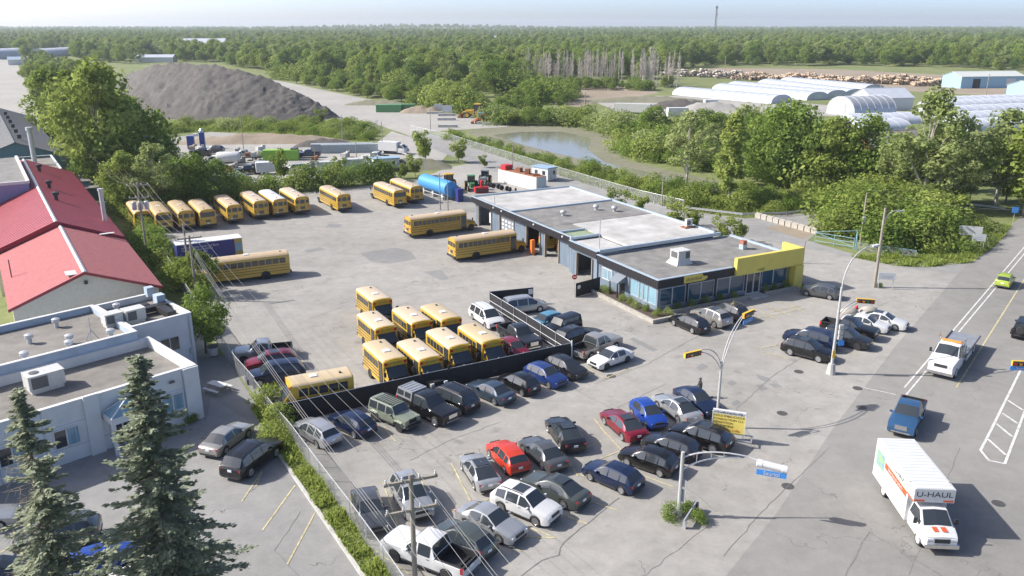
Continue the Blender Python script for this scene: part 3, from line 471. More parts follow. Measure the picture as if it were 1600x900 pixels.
def loft(P, key):
    """car body lofted over stations along x; returns list of parts (name, mesh, material key, parent index)"""
    L, W, H = P['L'], P['W'], P['H']; hw = W/2; gc = P.get('gc', .2); r = P['r']; xf, xr = P['xf'], P['xr']; ra = r*1.16; zb = P['zb']; top = P['top']
    box = P.get('box', 0.0)                                  # boxier plan and sides for trucks
    ends = [L/2, L/2-.04, L/2-.14, L/2-.32, L/2-.6, -L/2+.6, -L/2+.3, -L/2+.12, -L/2+.03, -L/2]
    xs = set(ends)
    for xa in (xf, xr):
        for k in (-1, -.995, -.85, -.6, -.3, 0, .3, .6, .85, .995, 1): xs.add(xa+k*ra)
    for x, z in top: xs.add(x)
    for a, b in P['win']: xs.add(a); xs.add(b)
    xs = sorted(xs, reverse=True); o = [xs[0]]
    keep = set([x for x, z in top]+[x for ab in P['win'] for x in ab])
    for x in xs[1:]:
        if o[-1]-x < .012:
            if x in keep: o[-1] = x
            continue
        o.append(x)
    xs = o; S = []
    bed = P.get('bed')
    for x in xs:
        zt = interp(top, x); e = max(0, (abs(x)-(L/2-.55))/.55); pw = hw*(1-(.13-.09*box)*e**2.2)
        lo = gc+.12*max(0, (abs(x)-(L/2-.5))/.5)**2
        for xa in (xf, xr):
            if abs(x-xa) < ra: lo = max(lo, r+math.sqrt(max(0, ra*ra-(x-xa)**2))*.96)
        bl = zb+P.get('rake', .04)*(-x/L)
        s = max(0.0, min(1.0, (zt-bl)/(H-bl)))
        sh = min(bl, zt-.035)
        if lo > sh-.06: lo = sh-.06
        wt = pw*(.90-(.20-.10*box)*s) if s > 0.02 else pw*(.87+.06*box)
        mid = lo+(sh-lo)*.5
        S.append(dict(x=x, s=s, p=[(pw*.955, lo), (pw*1.0, max(mid, lo+.01)), (pw*.975, sh), (wt, zt-.03-.07*s), (wt*.93, zt-.012), (wt*.55, zt+.012), (0, zt+.022)]))
    nS, nP = len(S), 7
    V = []
    for st in S:
        for y, z in st['p']: V.append((st['x'], -y, z))
        for y, z in st['p']: V.append((st['x'], y, z))
    def vid(i, j, side): return i*14+j+(7 if side else 0)
    body = []; glass = {}
    xc, xrf, xrr, xrb = P['cab']        # windscreen base, roof front, roof rear, rear glass base
    names = {}
    for i in range(nS-1):
        xm = (S[i]['x']+S[i+1]['x'])/2
        for side in (0, 1):
            for j in range(6):
                q = (vid(i, j, side), vid(i+1, j, side), vid(i+1, j+1, side), vid(i, j+1, side))
                if not side: q = q[::-1]
                kind = None
                if j == 2:
                    for k, (a, b) in enumerate(P['win']):
                        if b < xm < a: kind = ('side_window', side, k)
                elif j >= 4:
                    if xrf < xm < xc: kind = ('windscreen',)
                    elif xrb < xm < xrr and P.get('rearglass', True): kind = ('rear_window',)
                    if bed and xm < bed: kind = 'skip'
                if bed and xm < bed and j == 3: pass
                if kind == 'skip': continue
                (glass.setdefault(kind, []) if kind else body).append(q)
    for i, flip in ((0, False), (nS-1, True)):
        ring = [vid(i, j, 0) for j in range(7)]+[vid(i, j, 1) for j in range(5, -1, -1)]
        if bed and flip: ring = [vid(i, j, 0) for j in range(4)]+[vid(i, j, 1) for j in range(3, -1, -1)]
        body.append(tuple(ring if not flip else ring[::-1]))
    out = []
    def sub(faces, nm, thick=0.0):
        ids = sorted({v for f in faces for v in f}); mp = {v: k for k, v in enumerate(ids)}
        b = MB(); b.add([V[v] for v in ids], [tuple(mp[v] for v in f) for f in faces]); return b.mesh(nm+'_'+key, 38)
    out.append(('body', sub(body, 'body'), 'PAINT', None))
    for kind, fs in glass.items(): out.append((kind[0], sub(fs, kind[0]), P.get('glass', 'glass'), 0))
    # floor pan and wheel wells
    b = MB(); b.box((0, 0, gc+.14), (L-.5, W-.5, .2)); b.box((xf, 0, r+.1), (ra*2.1, W-.36, r*1.2)); b.box((xr, 0, r+.1), (ra*2.1, W-.36, r*1.2)); out.append(('underbody', b.mesh('underbody_'+key), 'black', 0))
    if bed:
        z1 = interp(top, -L/2+.3); zf = z1-.5; y = hw*.80; b = MB(); x0 = -L/2+.09
        b.add([(bed, -y, zf), (x0, -y, zf), (x0, y, zf), (bed, y, zf), (bed, -y, z1+.0), (x0, -y, z1), (x0, y, z1), (bed, y, z1)], [(3,2,1,0), (0,1,5,4), (2,3,7,6), (1,2,6,5), (3,0,4,7)])
        for s in (-1, 1): b.box(((bed+x0)/2, s*(hw*.845), z1-.006), (bed-x0, hw*.10, .05))
        b.box((x0+.0, 0, z1-.004), (.09, hw*1.7, .05)); out.append(('bed_liner', b.mesh('liner_'+key), 'black_trim', 0))
        cb = MB(); cb.box((bed-.02, 0, (z1+interp(top, bed+.05))/2), (.05, hw*1.4, .02)); 
    zh = P.get('zhl', zb-.22)
    for s in (-1, 1):
        b = MB(); b.box((L/2-.16, s*hw*.66, zh-.07), (.2, hw*.32, P.get('hlh', .13)), -s*.20); out.append(('headlight', b.mesh('hl_'+key), 'lamp_clear', 0))
        b = MB(); zt_ = P.get('ztl', zb-.08); b.box((-L/2+.10, s*hw*P.get('tly', .76), zt_-.06), (.16, hw*P.get('tlw', .24), P.get('tlh', .15)), s*.16); out.append(('taillight', b.mesh('tl_'+key), 'lamp_red', 0))
        b = MB(); mx = xc-.32; b.box((mx, s*(hw+.08), zb+.06), (.13, .2, .14)); b.box((mx+.02, s*(hw-.02), zb+.03), (.06, .1, .05)); out.append(('mirror', b.mesh('mirror_'+key), 'PAINT', 0))
        b = MB(); 
        for a, bb in P['win'][:2]: b.box(((a*.15+bb*.85), s*hw*.985, zb-.14), (.2, .035, .035))
        out.append(('door_handle', b.mesh('handle_'+key), 'black_trim' if not P.get('chromeh') else 'chrome', 0))
        b = MB(); b.box(((xf+xr)/2, s*hw*.965, gc+.06), (xf-xr-2*ra-.06, .05, .12)); out.append(('sill', b.mesh('sill_'+key), 'black_trim', 0))
    gz = P.get('grz', zh-.03); b = MB(); b.box((L/2-.035, 0, gz), (.09, hw*.86, P.get('grh', .17))); out.append(('grille', b.mesh('grille_'+key), 'black' if not P.get('chromeg') else 'chrome', 0))
    b = MB(); b.box((L/2-.05, 0, gc+.17), (.12, hw*1.35, .12)); out.append(('bumper_intake', b.mesh('intake_'+key), 'black_trim' if not P.get('chromeb') else 'chrome', 0))
    b = MB(); b.box((-L/2-.004, 0, P.get('zpl', zb-.2)), (.03, .32, .16)); out.append(('licence_plate', b.mesh('plate_'+key), 'plate', 0))
    b = MB(); b.box((-L/2+.035, 0, gc+.14), (.1, hw*1.5, .15)); out.append(('rear_bumper', b.mesh('rbump_'+key), 'black_trim' if not P.get('chromeb') else 'chrome', 0))
    if P.get('rails'):
        for s in (-1, 1): b = MB(); yy = hw*.66; b.path([(xrf-.25, s*yy, H-.03), (xrf-.35, s*yy, H+.06), (xrr+.35, s*yy, H+.05), (xrr+.2, s*yy, H-.05)], .022); out.append(('roof_rail', b.mesh('rail_'+key), P['rails'], 0))
    if P.get('sunroof'): b = MB(); b.box((xrf-.75, 0, H+.016), (.85, hw*1.0, .012)); out.append(('sunroof', b.mesh('sunroof_'+key), 'glass', 0))
    if P.get('rollglass'): b = MB(); b.box(((xrf+xrr)/2, 0, H+.014), ((xrf-xrr)*.9, hw*1.12, .012)); out.append(('roof_glass', b.mesh('rg_'+key), 'glass', 0))
    for fn in P.get('extra', []): out += fn(P, key)
    t, q = wheel_meshes(r, P.get('ww', .22), key)
    MODELS[key] = dict(parts=out, wheels=[(xf, hw-.13), (xf, -hw+.13), (xr, hw-.13), (xr, -hw+.13)], r=r, tyre=t, rim=q, L=L, W=W)
def place(key, name, label, cat, xy, heading, col='black', rim='rim', group=None, over=None, z=.02):
    m = MODELS[key]; root = thing(name, label, cat, (xy[0], xy[1], z), R(heading), group); made = []
    for nm, me, mt, par in m['parts']:
        mt = 'paint_'+col if mt == 'PAINT' else mt
        if over and nm in over: mt = over[nm]
        o = link(nm, me, mt, root if par is None else made[par]); made.append(o)
    for x, y in m['wheels']:
        w_ = link('wheel', m['tyre'], 'tyre', root); w_.location = (x, y, m['r']); q = link('rim', m['rim'], rim, w_)
    return root
def top_sedan(L, H, zb, xc, xrf, xrr, xrb, zh=None, zd=None):
    zh = zh or zb-.06; zd = zd or zb+.06
    return [(L/2, zh-.32), (L/2-.05, zh-.17), (L/2-.22, zh-.08), (xc, zb+.09), (xrf, H-.05), (xrf-.5, H), (xrr+.4, H-.01), (xrr, H-.06), (xrb, zd), (-L/2+.12, zd-.06), (-L/2+.02, zd-.16), (-L/2, zd-.35)]
def top_hatch(L, H, zb, xc, xrf, xrr, xrb, zh=None, drop=.12):
    zh = zh or zb-.04
    return [(L/2, zh-.32), (L/2-.05, zh-.17), (L/2-.22, zh-.08), (xc, zb+.09), (xrf, H-.05), (xrf-.5, H), (xrr+.6, H-.02), (xrr, H-drop), (xrb, zb+.10), (-L/2+.03, zb-.04), (-L/2, zb-.3)]
loft(dict(L=4.65, W=1.8, H=1.45, r=.33, xf=1.36, xr=-1.34, zb=.90, top=top_sedan(4.65, 1.45, .90, .98, .22, -1.0, -1.72), cab=(.98, .22, -1.0, -1.72), win=[(.8, -.12), (-.22, -1.12)]), 'sedan')
loft(dict(L=4.85, W=1.85, H=1.46, r=.34, xf=1.42, xr=-1.38, zb=.92, top=top_sedan(4.85, 1.46, .92, 1.02, .24, -.95, -1.85), cab=(1.02, .24, -.95, -1.85), win=[(.82, -.14), (-.24, -1.25)], rollglass=False, sunroof=True), 'sedan_big')
loft(dict(L=4.55, W=1.8, H=1.44, r=.33, xf=1.35, xr=-1.33, zb=.90, top=top_sedan(4.55, 1.44, .90, 1.0, .2, -.85, -1.85), cab=(1.0, .2, -.85, -1.85), win=[(.8, -.14), (-.24, -1.2)], rollglass=True), 'sedan_darkroof')
loft(dict(L=4.25, W=1.78, H=1.50, r=.32, xf=1.3, xr=-1.28, zb=.93, top=top_hatch(4.25, 1.50, .93, 1.0, .3, -1.55, -1.98), cab=(1.0, .3, -1.55, -1.98), win=[(.82, -.06), (-.15, -1.0), (-1.1, -1.6)]), 'hatch')
loft(dict(L=3.95, W=1.7, H=1.51, r=.31, xf=1.22, xr=-1.22, zb=.93, top=top_hatch(3.95, 1.51, .93, 1.05, .3, -1.45, -1.85), cab=(1.05, .3, -1.45, -1.85), win=[(.85, -.06), (-.15, -1.15)]), 'hatch_small')
loft(dict(L=4.6, W=1.82, H=1.52, r=.33, xf=1.4, xr=-1.32, zb=.92, top=top_hatch(4.6, 1.52, .92, 1.1, .35, -1.8, -2.18), cab=(1.1, .35, -1.8, -2.18), win=[(.9, 0), (-.1, -.98), (-1.08, -1.85)], rails='black_trim'), 'wagon')
loft(dict(L=4.65, W=1.86, H=1.70, gc=.26, r=.37, xf=1.38, xr=-1.32, zb=1.05, top=top_hatch(4.65, 1.70, 1.05, 1.12, .4, -1.75, -2.16), cab=(1.12, .4, -1.75, -2.16), win=[(.92, .02), (-.08, -.98), (-1.08, -1.8)], rails='black_trim', sunroof=True), 'suv')
loft(dict(L=5.0, W=1.96, H=1.78, gc=.25, r=.38, xf=1.5, xr=-1.45, zb=1.08, box=.4, top=top_hatch(5.0, 1.78, 1.08, 1.25, .5, -1.95, -2.35), cab=(1.25, .5, -1.95, -2.35), win=[(1.02, .06), (-.04, -1.02), (-1.12, -2.0)], rails='black_trim'), 'suv_big')
loft(dict(L=5.1, W=1.98, H=1.75, gc=.2, r=.34, xf=1.6, xr=-1.48, zb=1.0, box=.3, top=top_hatch(5.1, 1.75, 1.0, 1.62, .72, -2.05, -2.42, drop=.1), cab=(1.62, .72, -2.05, -2.42), win=[(1.36, .28), (.18, -.95), (-1.05, -2.08)], rails='black_trim'), 'minivan')
def top_pick(L, H, zb, xc, xrf, xrr, xrb, bed):
    return [(L/2, zb-.34), (L/2-.05, zb-.08), (L/2-.25, zb+.0), (xc, zb+.10), (xrf, H-.05), (xrf-.4, H), (xrr+.25, H-.01), (xrr, H-.05), (xrb, zb+.10), (bed, zb+.09), (bed-.03, zb+.02), (-L/2+.02, zb+.02), (-L/2, zb-.1)]
loft(dict(L=5.85, W=2.0, H=1.92, gc=.36, r=.41, xf=1.85, xr=-1.80, zb=1.17, box=.8, bed=-.98, rake=0, top=top_pick(5.85, 1.92, 1.17, 1.2, .55, -.75, -.93, -.98), cab=(1.2, .55, -.75, -.93), win=[(1.0, .28), (.18, -.7)], hlh=.2, grh=.36, chromeg=True, chromeb=True, tlh=.34, tlw=.14, tly=.9, ww=.27), 'pickup')
loft(dict(L=5.4, W=1.92, H=1.82, gc=.33, r=.38, xf=1.7, xr=-1.62, zb=1.1, box=.7, bed=-.82, rake=0, top=top_pick(5.4, 1.82, 1.1, 1.15, .48, -.6, -.78, -.82), cab=(1.15, .48, -.6, -.78), win=[(.95, .28), (.18, -.56)], hlh=.18, grh=.3, chromeg=True, tlh=.32, tlw=.14, tly=.9, ww=.25), 'pickup_mid')
def jeep_extra(P, key):
    out = []; L, W = P['L'], P['W']; r = P['r']
    for xa in (P['xf'], P['xr']):
        for s in (-1, 1):
            b = MB(); y0, y1 = s*W*.40, s*(W/2+.12); pts = [(xa+.56, r+.18), (xa+.40, r+.44), (xa-.36, r+.46), (xa-.60, r+.12)]
            for (a, za), (c, zc) in zip(pts, pts[1:]): b.add([(a, y0, za), (a, y1, za), (c, y1, zc), (c, y0, zc), (a, y0, za+.05), (a, y1, za+.05), (c, y1, zc+.05), (c, y0, zc+.05)], [(4,5,6,7), (0,3,2,1), (1,2,6,5), (0,1,5,4), (2,3,7,6)])
            out.append(('fender', b.mesh('fender_'+key), 'PAINT', 0))
    b = MB(); b.lathe([(.12, 0), (.36, 0), (.40, .05), (.40, .2), (.34, .25), (.1, .25)], 18, Matrix.Translation((-L/2-.02, .1, 1.12)) @ Matrix.Rotation(-math.pi/2, 4, 'Y')); out.append(('spare_wheel', b.mesh('spare_'+key), 'tyre', 0))
    b = MB(); b.box((L/2+.1, 0, .55), (.14, 1.5, .16)); b.path([(L/2+.12, -.4, .6), (L/2+.12, -.3, .85), (L/2+.12, .3, .85), (L/2+.12, .4, .6)], .03); out.append(('front_bumper', b.mesh('fb_'+key), 'black_trim', 0))
    return out
def rack_extra(P, key):
    b = MB(); H = P['H']
    for k in range(7): b.box((P['cab'][1]-.3-k*.27, 0, H+.11), (.07, P['W']*.66, .03))
    for s in (-1, 1): b.box((P['cab'][1]-1.1, s*P['W']*.34, H+.10), (1.95, .05, .05)); b.box((P['cab'][1]-.4, s*P['W']*.34, H+.04), (.05, .05, .1)); b.box((P['cab'][1]-1.8, s*P['W']*.34, H+.04), (.05, .05, .1))
    return [('roof_rack', b.mesh('rack_'+key), 'black_trim', 0)]
jp = dict(L=4.3, W=1.72, H=1.84, gc=.42, r=.42, xf=1.42, xr=-1.45, zb=1.16, box=1.0, rake=0, ww=.28, top=[(2.15, .80), (2.12, 1.08), (1.0, 1.2), (.92, 1.24), (.55, 1.80), (.3, 1.84), (-1.9, 1.84), (-2.05, 1.80), (-2.13, 1.25), (-2.15, .7)], cab=(.92, .55, -2.05, -2.13), win=[(.72, -.05), (-.15, -1.0), (-1.1, -2.0)], hlh=.2, zhl=.95, grh=.3, grz=.95, extra=[jeep_extra, rack_extra])
loft(jp, 'jeep'); loft(dict(jp, extra=[jeep_extra]), 'jeep_plain')
def cap_extra(P, key):
    L, W, H = P['L'], P['W'], P['H']; b = MB(); z0 = P['zb']+.06; x0, x1 = -L/2+.06, -1.0; hw = W*.46
    b.add([(x1, -hw, z0), (x0, -hw, z0), (x0, hw, z0), (x1, hw, z0), (x1, -hw*.84, H+.02), (x0+.12, -hw*.84, H-.02), (x0+.12, hw*.84, H-.02), (x1, hw*.84, H+.02)], [(0,1,5,4), (2,3,7,6), (1,2,6,5), (4,5,6,7), (3,0,4,7)])
    out = [('cargo_cap', b.mesh('cap_'+key), 'paint_silver', 0)]
    for s in (-1, 1):
        for xa, xb in ((-1.12, -1.85), (-1.98, -2.75)):
            b = MB(); f = lambda x, t: (x, s*(hw*(1-.16*t)+.006), z0+t*(H-z0)); b.add([f(xa, .2), f(xb, .2), f(xb, .8), f(xa, .8)], [(0,1,2,3) if s < 0 else (3,2,1,0)]); out.append(('side_window', b.mesh('capw_'+key), 'glass', 0))
    for k in range(4): b = MB(); b.box((-1.3-k*.42, 0, H+.04), (.05, W*.74, .04)); out.append(('rack_bar', b.mesh('capb_'+key), 'galvanised', 0))
    return out
loft(dict(L=5.85, W=2.0, H=1.92, gc=.36, r=.40, xf=1.85, xr=-1.80, zb=1.15, box=.8, bed=-.98, rake=0, top=top_pick(5.85, 1.92, 1.15, 1.2, .5, -.75, -.93, -.98), cab=(1.2, .5, -.75, -.93), win=[(1.0, .28), (.18, -.7)], hlh=.2, grh=.3, chromeg=True, chromeb=True, tlh=.34, tlw=.14, tly=.9, ww=.26, extra=[cap_extra]), 'pickup_cap')
# ---- the parked and driven cars: (bounding box in the photo) -> footprint centre
def at_box(x0, y0, x1, y1, k=.34): return g((x0+x1)/2, y1-k*(y1-y0))
CARS = [
 ('wagon', 'car', 'silver wagon with black roof parked nose to the black fence beside the grass verge', 'car', (461,656,529,700), 136, 'silver', 'rim'),
 ('hatch', 'car', 'dark blue hatchback between the silver wagon and the grey-green off-roader', 'car', (516,645,585,685), 139, 'navy', 'rim'),
 ('jeep', 'off_roader', 'grey-green off-roader with roof rack and exposed fenders by the black fence', 'off-roader', (575,619,658,683), -40, 'sage', 'rim_dark'),
 ('pickup_cap', 'pickup_truck', 'black pickup with silver cargo cap parked beside the grey-green off-roader', 'pickup', (627,609,712,669), -43, 'black', 'rim'),
 ('minivan', 'minivan', 'black minivan with its tail to the lot by the black fence', 'minivan', (664,602,747,649), 137, 'black', 'rim'),
 ('sedan', 'car', 'dark slate sedan between the black minivan and the small black hatchback', 'car', (729,596,804,634), 135, 'slate', 'rim'),
 ('hatch_small', 'car', 'small black hatchback tail-out beside the slate sedan at the fence', 'car', (779,584,842,621), 133, 'black', 'rim'),
 ('hatch', 'car', 'royal blue hatchback nose-out near the fence corner', 'car', (818,568,887,611), -50, 'royal', 'rim'),
 ('hatch', 'car', 'charcoal hatchback nose-out closest to the white corner fence post', 'car', (850,558,918,597), -50, 'charcoal', 'rim_dark'),
 ('sedan', 'car', 'white sedan with black wheels parked beside the silver pickup', 'car', (921,544,987,581), -141, 'white', 'rim_dark'),
 ('pickup', 'pickup_truck', 'silver crew-cab pickup behind the white sedan at the fence corner', 'pickup', (892,523,970,566), 44, 'champagne', 'rim'),
 ('suv', 'suv', 'dark suv with roof rails between the silver pickup and the soft-top', 'suv', (872,515,921,545), 42, 'charcoal', 'rim'),
 ('jeep_plain', 'off_roader', 'black soft-top off-roader behind the fence beside a blue car', 'off-roader', (858,499,898,533), 222, 'black', 'rim_dark'),
 ('hatch', 'car', 'teal blue car outside the fence between minivan and soft-top', 'car', (830,494,874,520), 222, 'teal', 'rim'),
 ('minivan', 'minivan', 'silver minivan parked just inside the open black gate panel', 'minivan', (785,468,850,496), 22, 'silver', 'rim'),
 ('minivan', 'minivan', 'white minivan standing behind the small yellow buses', 'minivan', (733,477,787,518), -62, 'white', 'rim'),
 ('pickup', 'pickup_truck', 'charcoal pickup with loaded bed inside the fence corner', 'pickup', (775,508,847,551), -60, 'charcoal', 'rim_dark'),
 ('hatch_small', 'car', 'red hatchback tucked inside the fence beside the small buses', 'car', (779,533,826,566), -60, 'maroon', 'rim'),
 ('sedan_big', 'car', 'black sedan parked alone in the middle of the lot', 'car', (853,654,912,705), 106, 'black', 'rim'),
 ('sedan_big', 'car', 'dark red sedan beside the bright blue hatchback', 'car', (944,640,1003,691), 112, 'maroon', 'rim'),
 ('hatch_small', 'car', 'bright blue small hatchback nose towards the road', 'car', (986,626,1038,674), -72, 'blue', 'rim'),
 ('sedan_big', 'car', 'silver sedan with black roof panel beside the bright blue hatchback', 'car', (1022,617,1091,663), 115, 'silver', 'rim'),
 ('sedan', 'car', 'dark navy sedan nose-out behind the yellow message board', 'car', (1056,603,1120,653), -66, 'navy', 'rim'),
 ('hatch', 'car', 'bright orange-red hatchback in the centre row', 'car', (764,691,822,741), 116, 'orangered', 'rim'),
 ('sedan', 'car', 'grey sedan parked right of the orange-red hatchback', 'car', (815,684,881,736), 118, 'grey', 'rim'),
 ('sedan_darkroof', 'car', 'silver sedan with dark glass roof left of the orange-red hatchback', 'car', (719,707,780,768), 111, 'silver', 'rim'),
 ('suv', 'suv', 'white suv with sunroof nose-out in the front row', 'suv', (770,752,873,827), -37, 'white', 'rim'),
 ('sedan_big', 'car', 'grey-green sedan beside the white suv', 'car', (816,738,918,795), 139, 'greygreen', 'rim'),
 ('hatch', 'car', 'deep blue hatchback right of the grey-green sedan', 'car', (914,716,1000,775), 138, 'navy', 'rim'),
 ('hatch', 'car', 'black hatchback with bright wheels right of the deep blue hatchback', 'car', (969,696,1058,747), 143, 'black', 'rim'),
 ('hatch', 'car', 'black hatchback second from the yellow message board', 'car', (1006,678,1090,724), 143, 'charcoal', 'rim'),
 ('suv', 'suv', 'black crossover parked right below the yellow message board', 'suv', (1053,661,1136,711), 143, 'black', 'rim'),
 ('sedan', 'car', 'silver sedan nose-out below the white suv', 'car', (716,783,819,851), -39, 'silver', 'rim'),
 ('hatch', 'car', 'grey-green hatchback between the silver sedan and the white pickup', 'car', (677,814,773,876), 139, 'greygreen', 'rim'),
 ('pickup', 'pickup_truck', 'white pickup with open black bed at the bottom by the wooden pole', 'pickup', (600,826,744,908), 150, 'white', 'rim_dark'),
 ('suv', 'suv', 'silver suv facing the camera behind the wooden pole', 'suv', (609,733,677,818), -66, 'silver', 'rim'),
 ('sedan', 'car', 'dark grey sedan beside the verge fence facing the camera', 'car', (549,758,607,835), -70, 'grey', 'rim_dark'),
 ('sedan', 'car', 'champagne sedan parked by the white office building', 'car', (319,659,394,713), 72, 'champagne', 'rim'),
 ('suv_big', 'suv', 'black suv with roof rails beside the grass verge in the office lot', 'suv', (357,686,435,748), 70, 'black', 'rim'),
 ('pickup_mid', 'pickup_truck', 'silver pickup nose to the chain-link fence above the red suv', 'pickup', (362,529,462,576), 194, 'silver', 'rim_dark'),
 ('suv', 'suv', 'red suv between the silver pickup and the navy suv', 'suv', (380,546,469,592), 200, 'maroon', 'rim'),
 ('suv_big', 'suv', 'navy suv beside the pale short bus at the fence', 'suv', (387,562,477,612), 202, 'navy', 'rim'),
 ('wagon', 'car', 'black wagon parked at the corner of the glazed office', 'car', (1046,491,1107,525), 122, 'black', 'rim'),
 ('suv', 'suv', 'silver suv between two dark cars at the office front', 'suv', (1088,484,1133,515), 122, 'champagne', 'rim'),
 ('suv', 'suv', 'dark plum suv right of the silver suv at the office front', 'suv', (1118,476,1158,506), 122, 'charcoal', 'rim'),
 ('hatch', 'car', 'grey hatchback in the shade of the yellow end panel', 'car', (1250,446,1311,472), 146, 'grey', 'rim'),
 ('suv', 'suv', 'black suv with bright wheels nearest the white lamp pole', 'suv', (1222,530,1299,571), -40, 'black', 'rim'),
 ('suv_big', 'suv', 'navy suv tail-out behind the black suv by the lamp pole', 'suv', (1228,518,1303,551), 140, 'navy', 'rim'),
 ('suv', 'suv', 'black crossover nose-out just behind the lamp pole', 'suv', (1282,514,1358,551), -38, 'charcoal', 'rim_dark'),
 ('pickup_mid', 'pickup_truck', 'black pickup with covered bed beside the white cars', 'pickup', (1280,498,1371,536), -38, 'black', 'rim_dark'),
 ('sedan', 'car', 'white car partly behind the traffic signal, next to the black pickup', 'car', (1317,490,1386,526), -38, 'white', 'rim'),
 ('sedan_big', 'car', 'white sedan farthest right of the cars by the red hydrant', 'car', (1349,488,1408,520), -38, 'white', 'rim'),
 ('hatch_small', 'car', 'lime green hatchback driving away up the street', 'car', (1553,426,1585,456), 51, 'lime', 'rim'),
 ('pickup', 'pickup_truck', 'blue pickup driving towards the camera on the street', 'pickup', (1384,624,1447,683), -124, 'fleetblue', 'rim'),
 ('jeep_plain', 'off_roader', 'black off-roader with spare wheel at the right edge of the street', 'off-roader', (1573,499,1625,537), 51, 'black', 'rim_dark'),
 ('sedan', 'car', 'dark sedan at the bottom left corner of the office lot', 'car', (-45,872,50,930), 20, 'charcoal', 'rim'),
 ('sedan', 'car', 'silver car at the left edge of the office lot', 'car', (-75,785,8,845), 20, 'silver', 'rim'),
 ('suv', 'suv', 'dark green suv half hidden behind the left spruce', 'suv', (48,808,140,870), 200, 'greygreen', 'rim'),
 ('hatch', 'car', 'bright blue car half hidden between the two spruces', 'car', (110,845,215,915), 30, 'blue', 'rim'),
 ('sedan', 'car', 'white car hidden under the large spruce', 'car', (190,872,290,930), 205, 'white', 'rim')]
for key, nm, lab, cat, bb, hd_, col, rim in CARS:
    p = at_box(*bb); place(key, nm, lab, cat, p, hd_, col, rim)
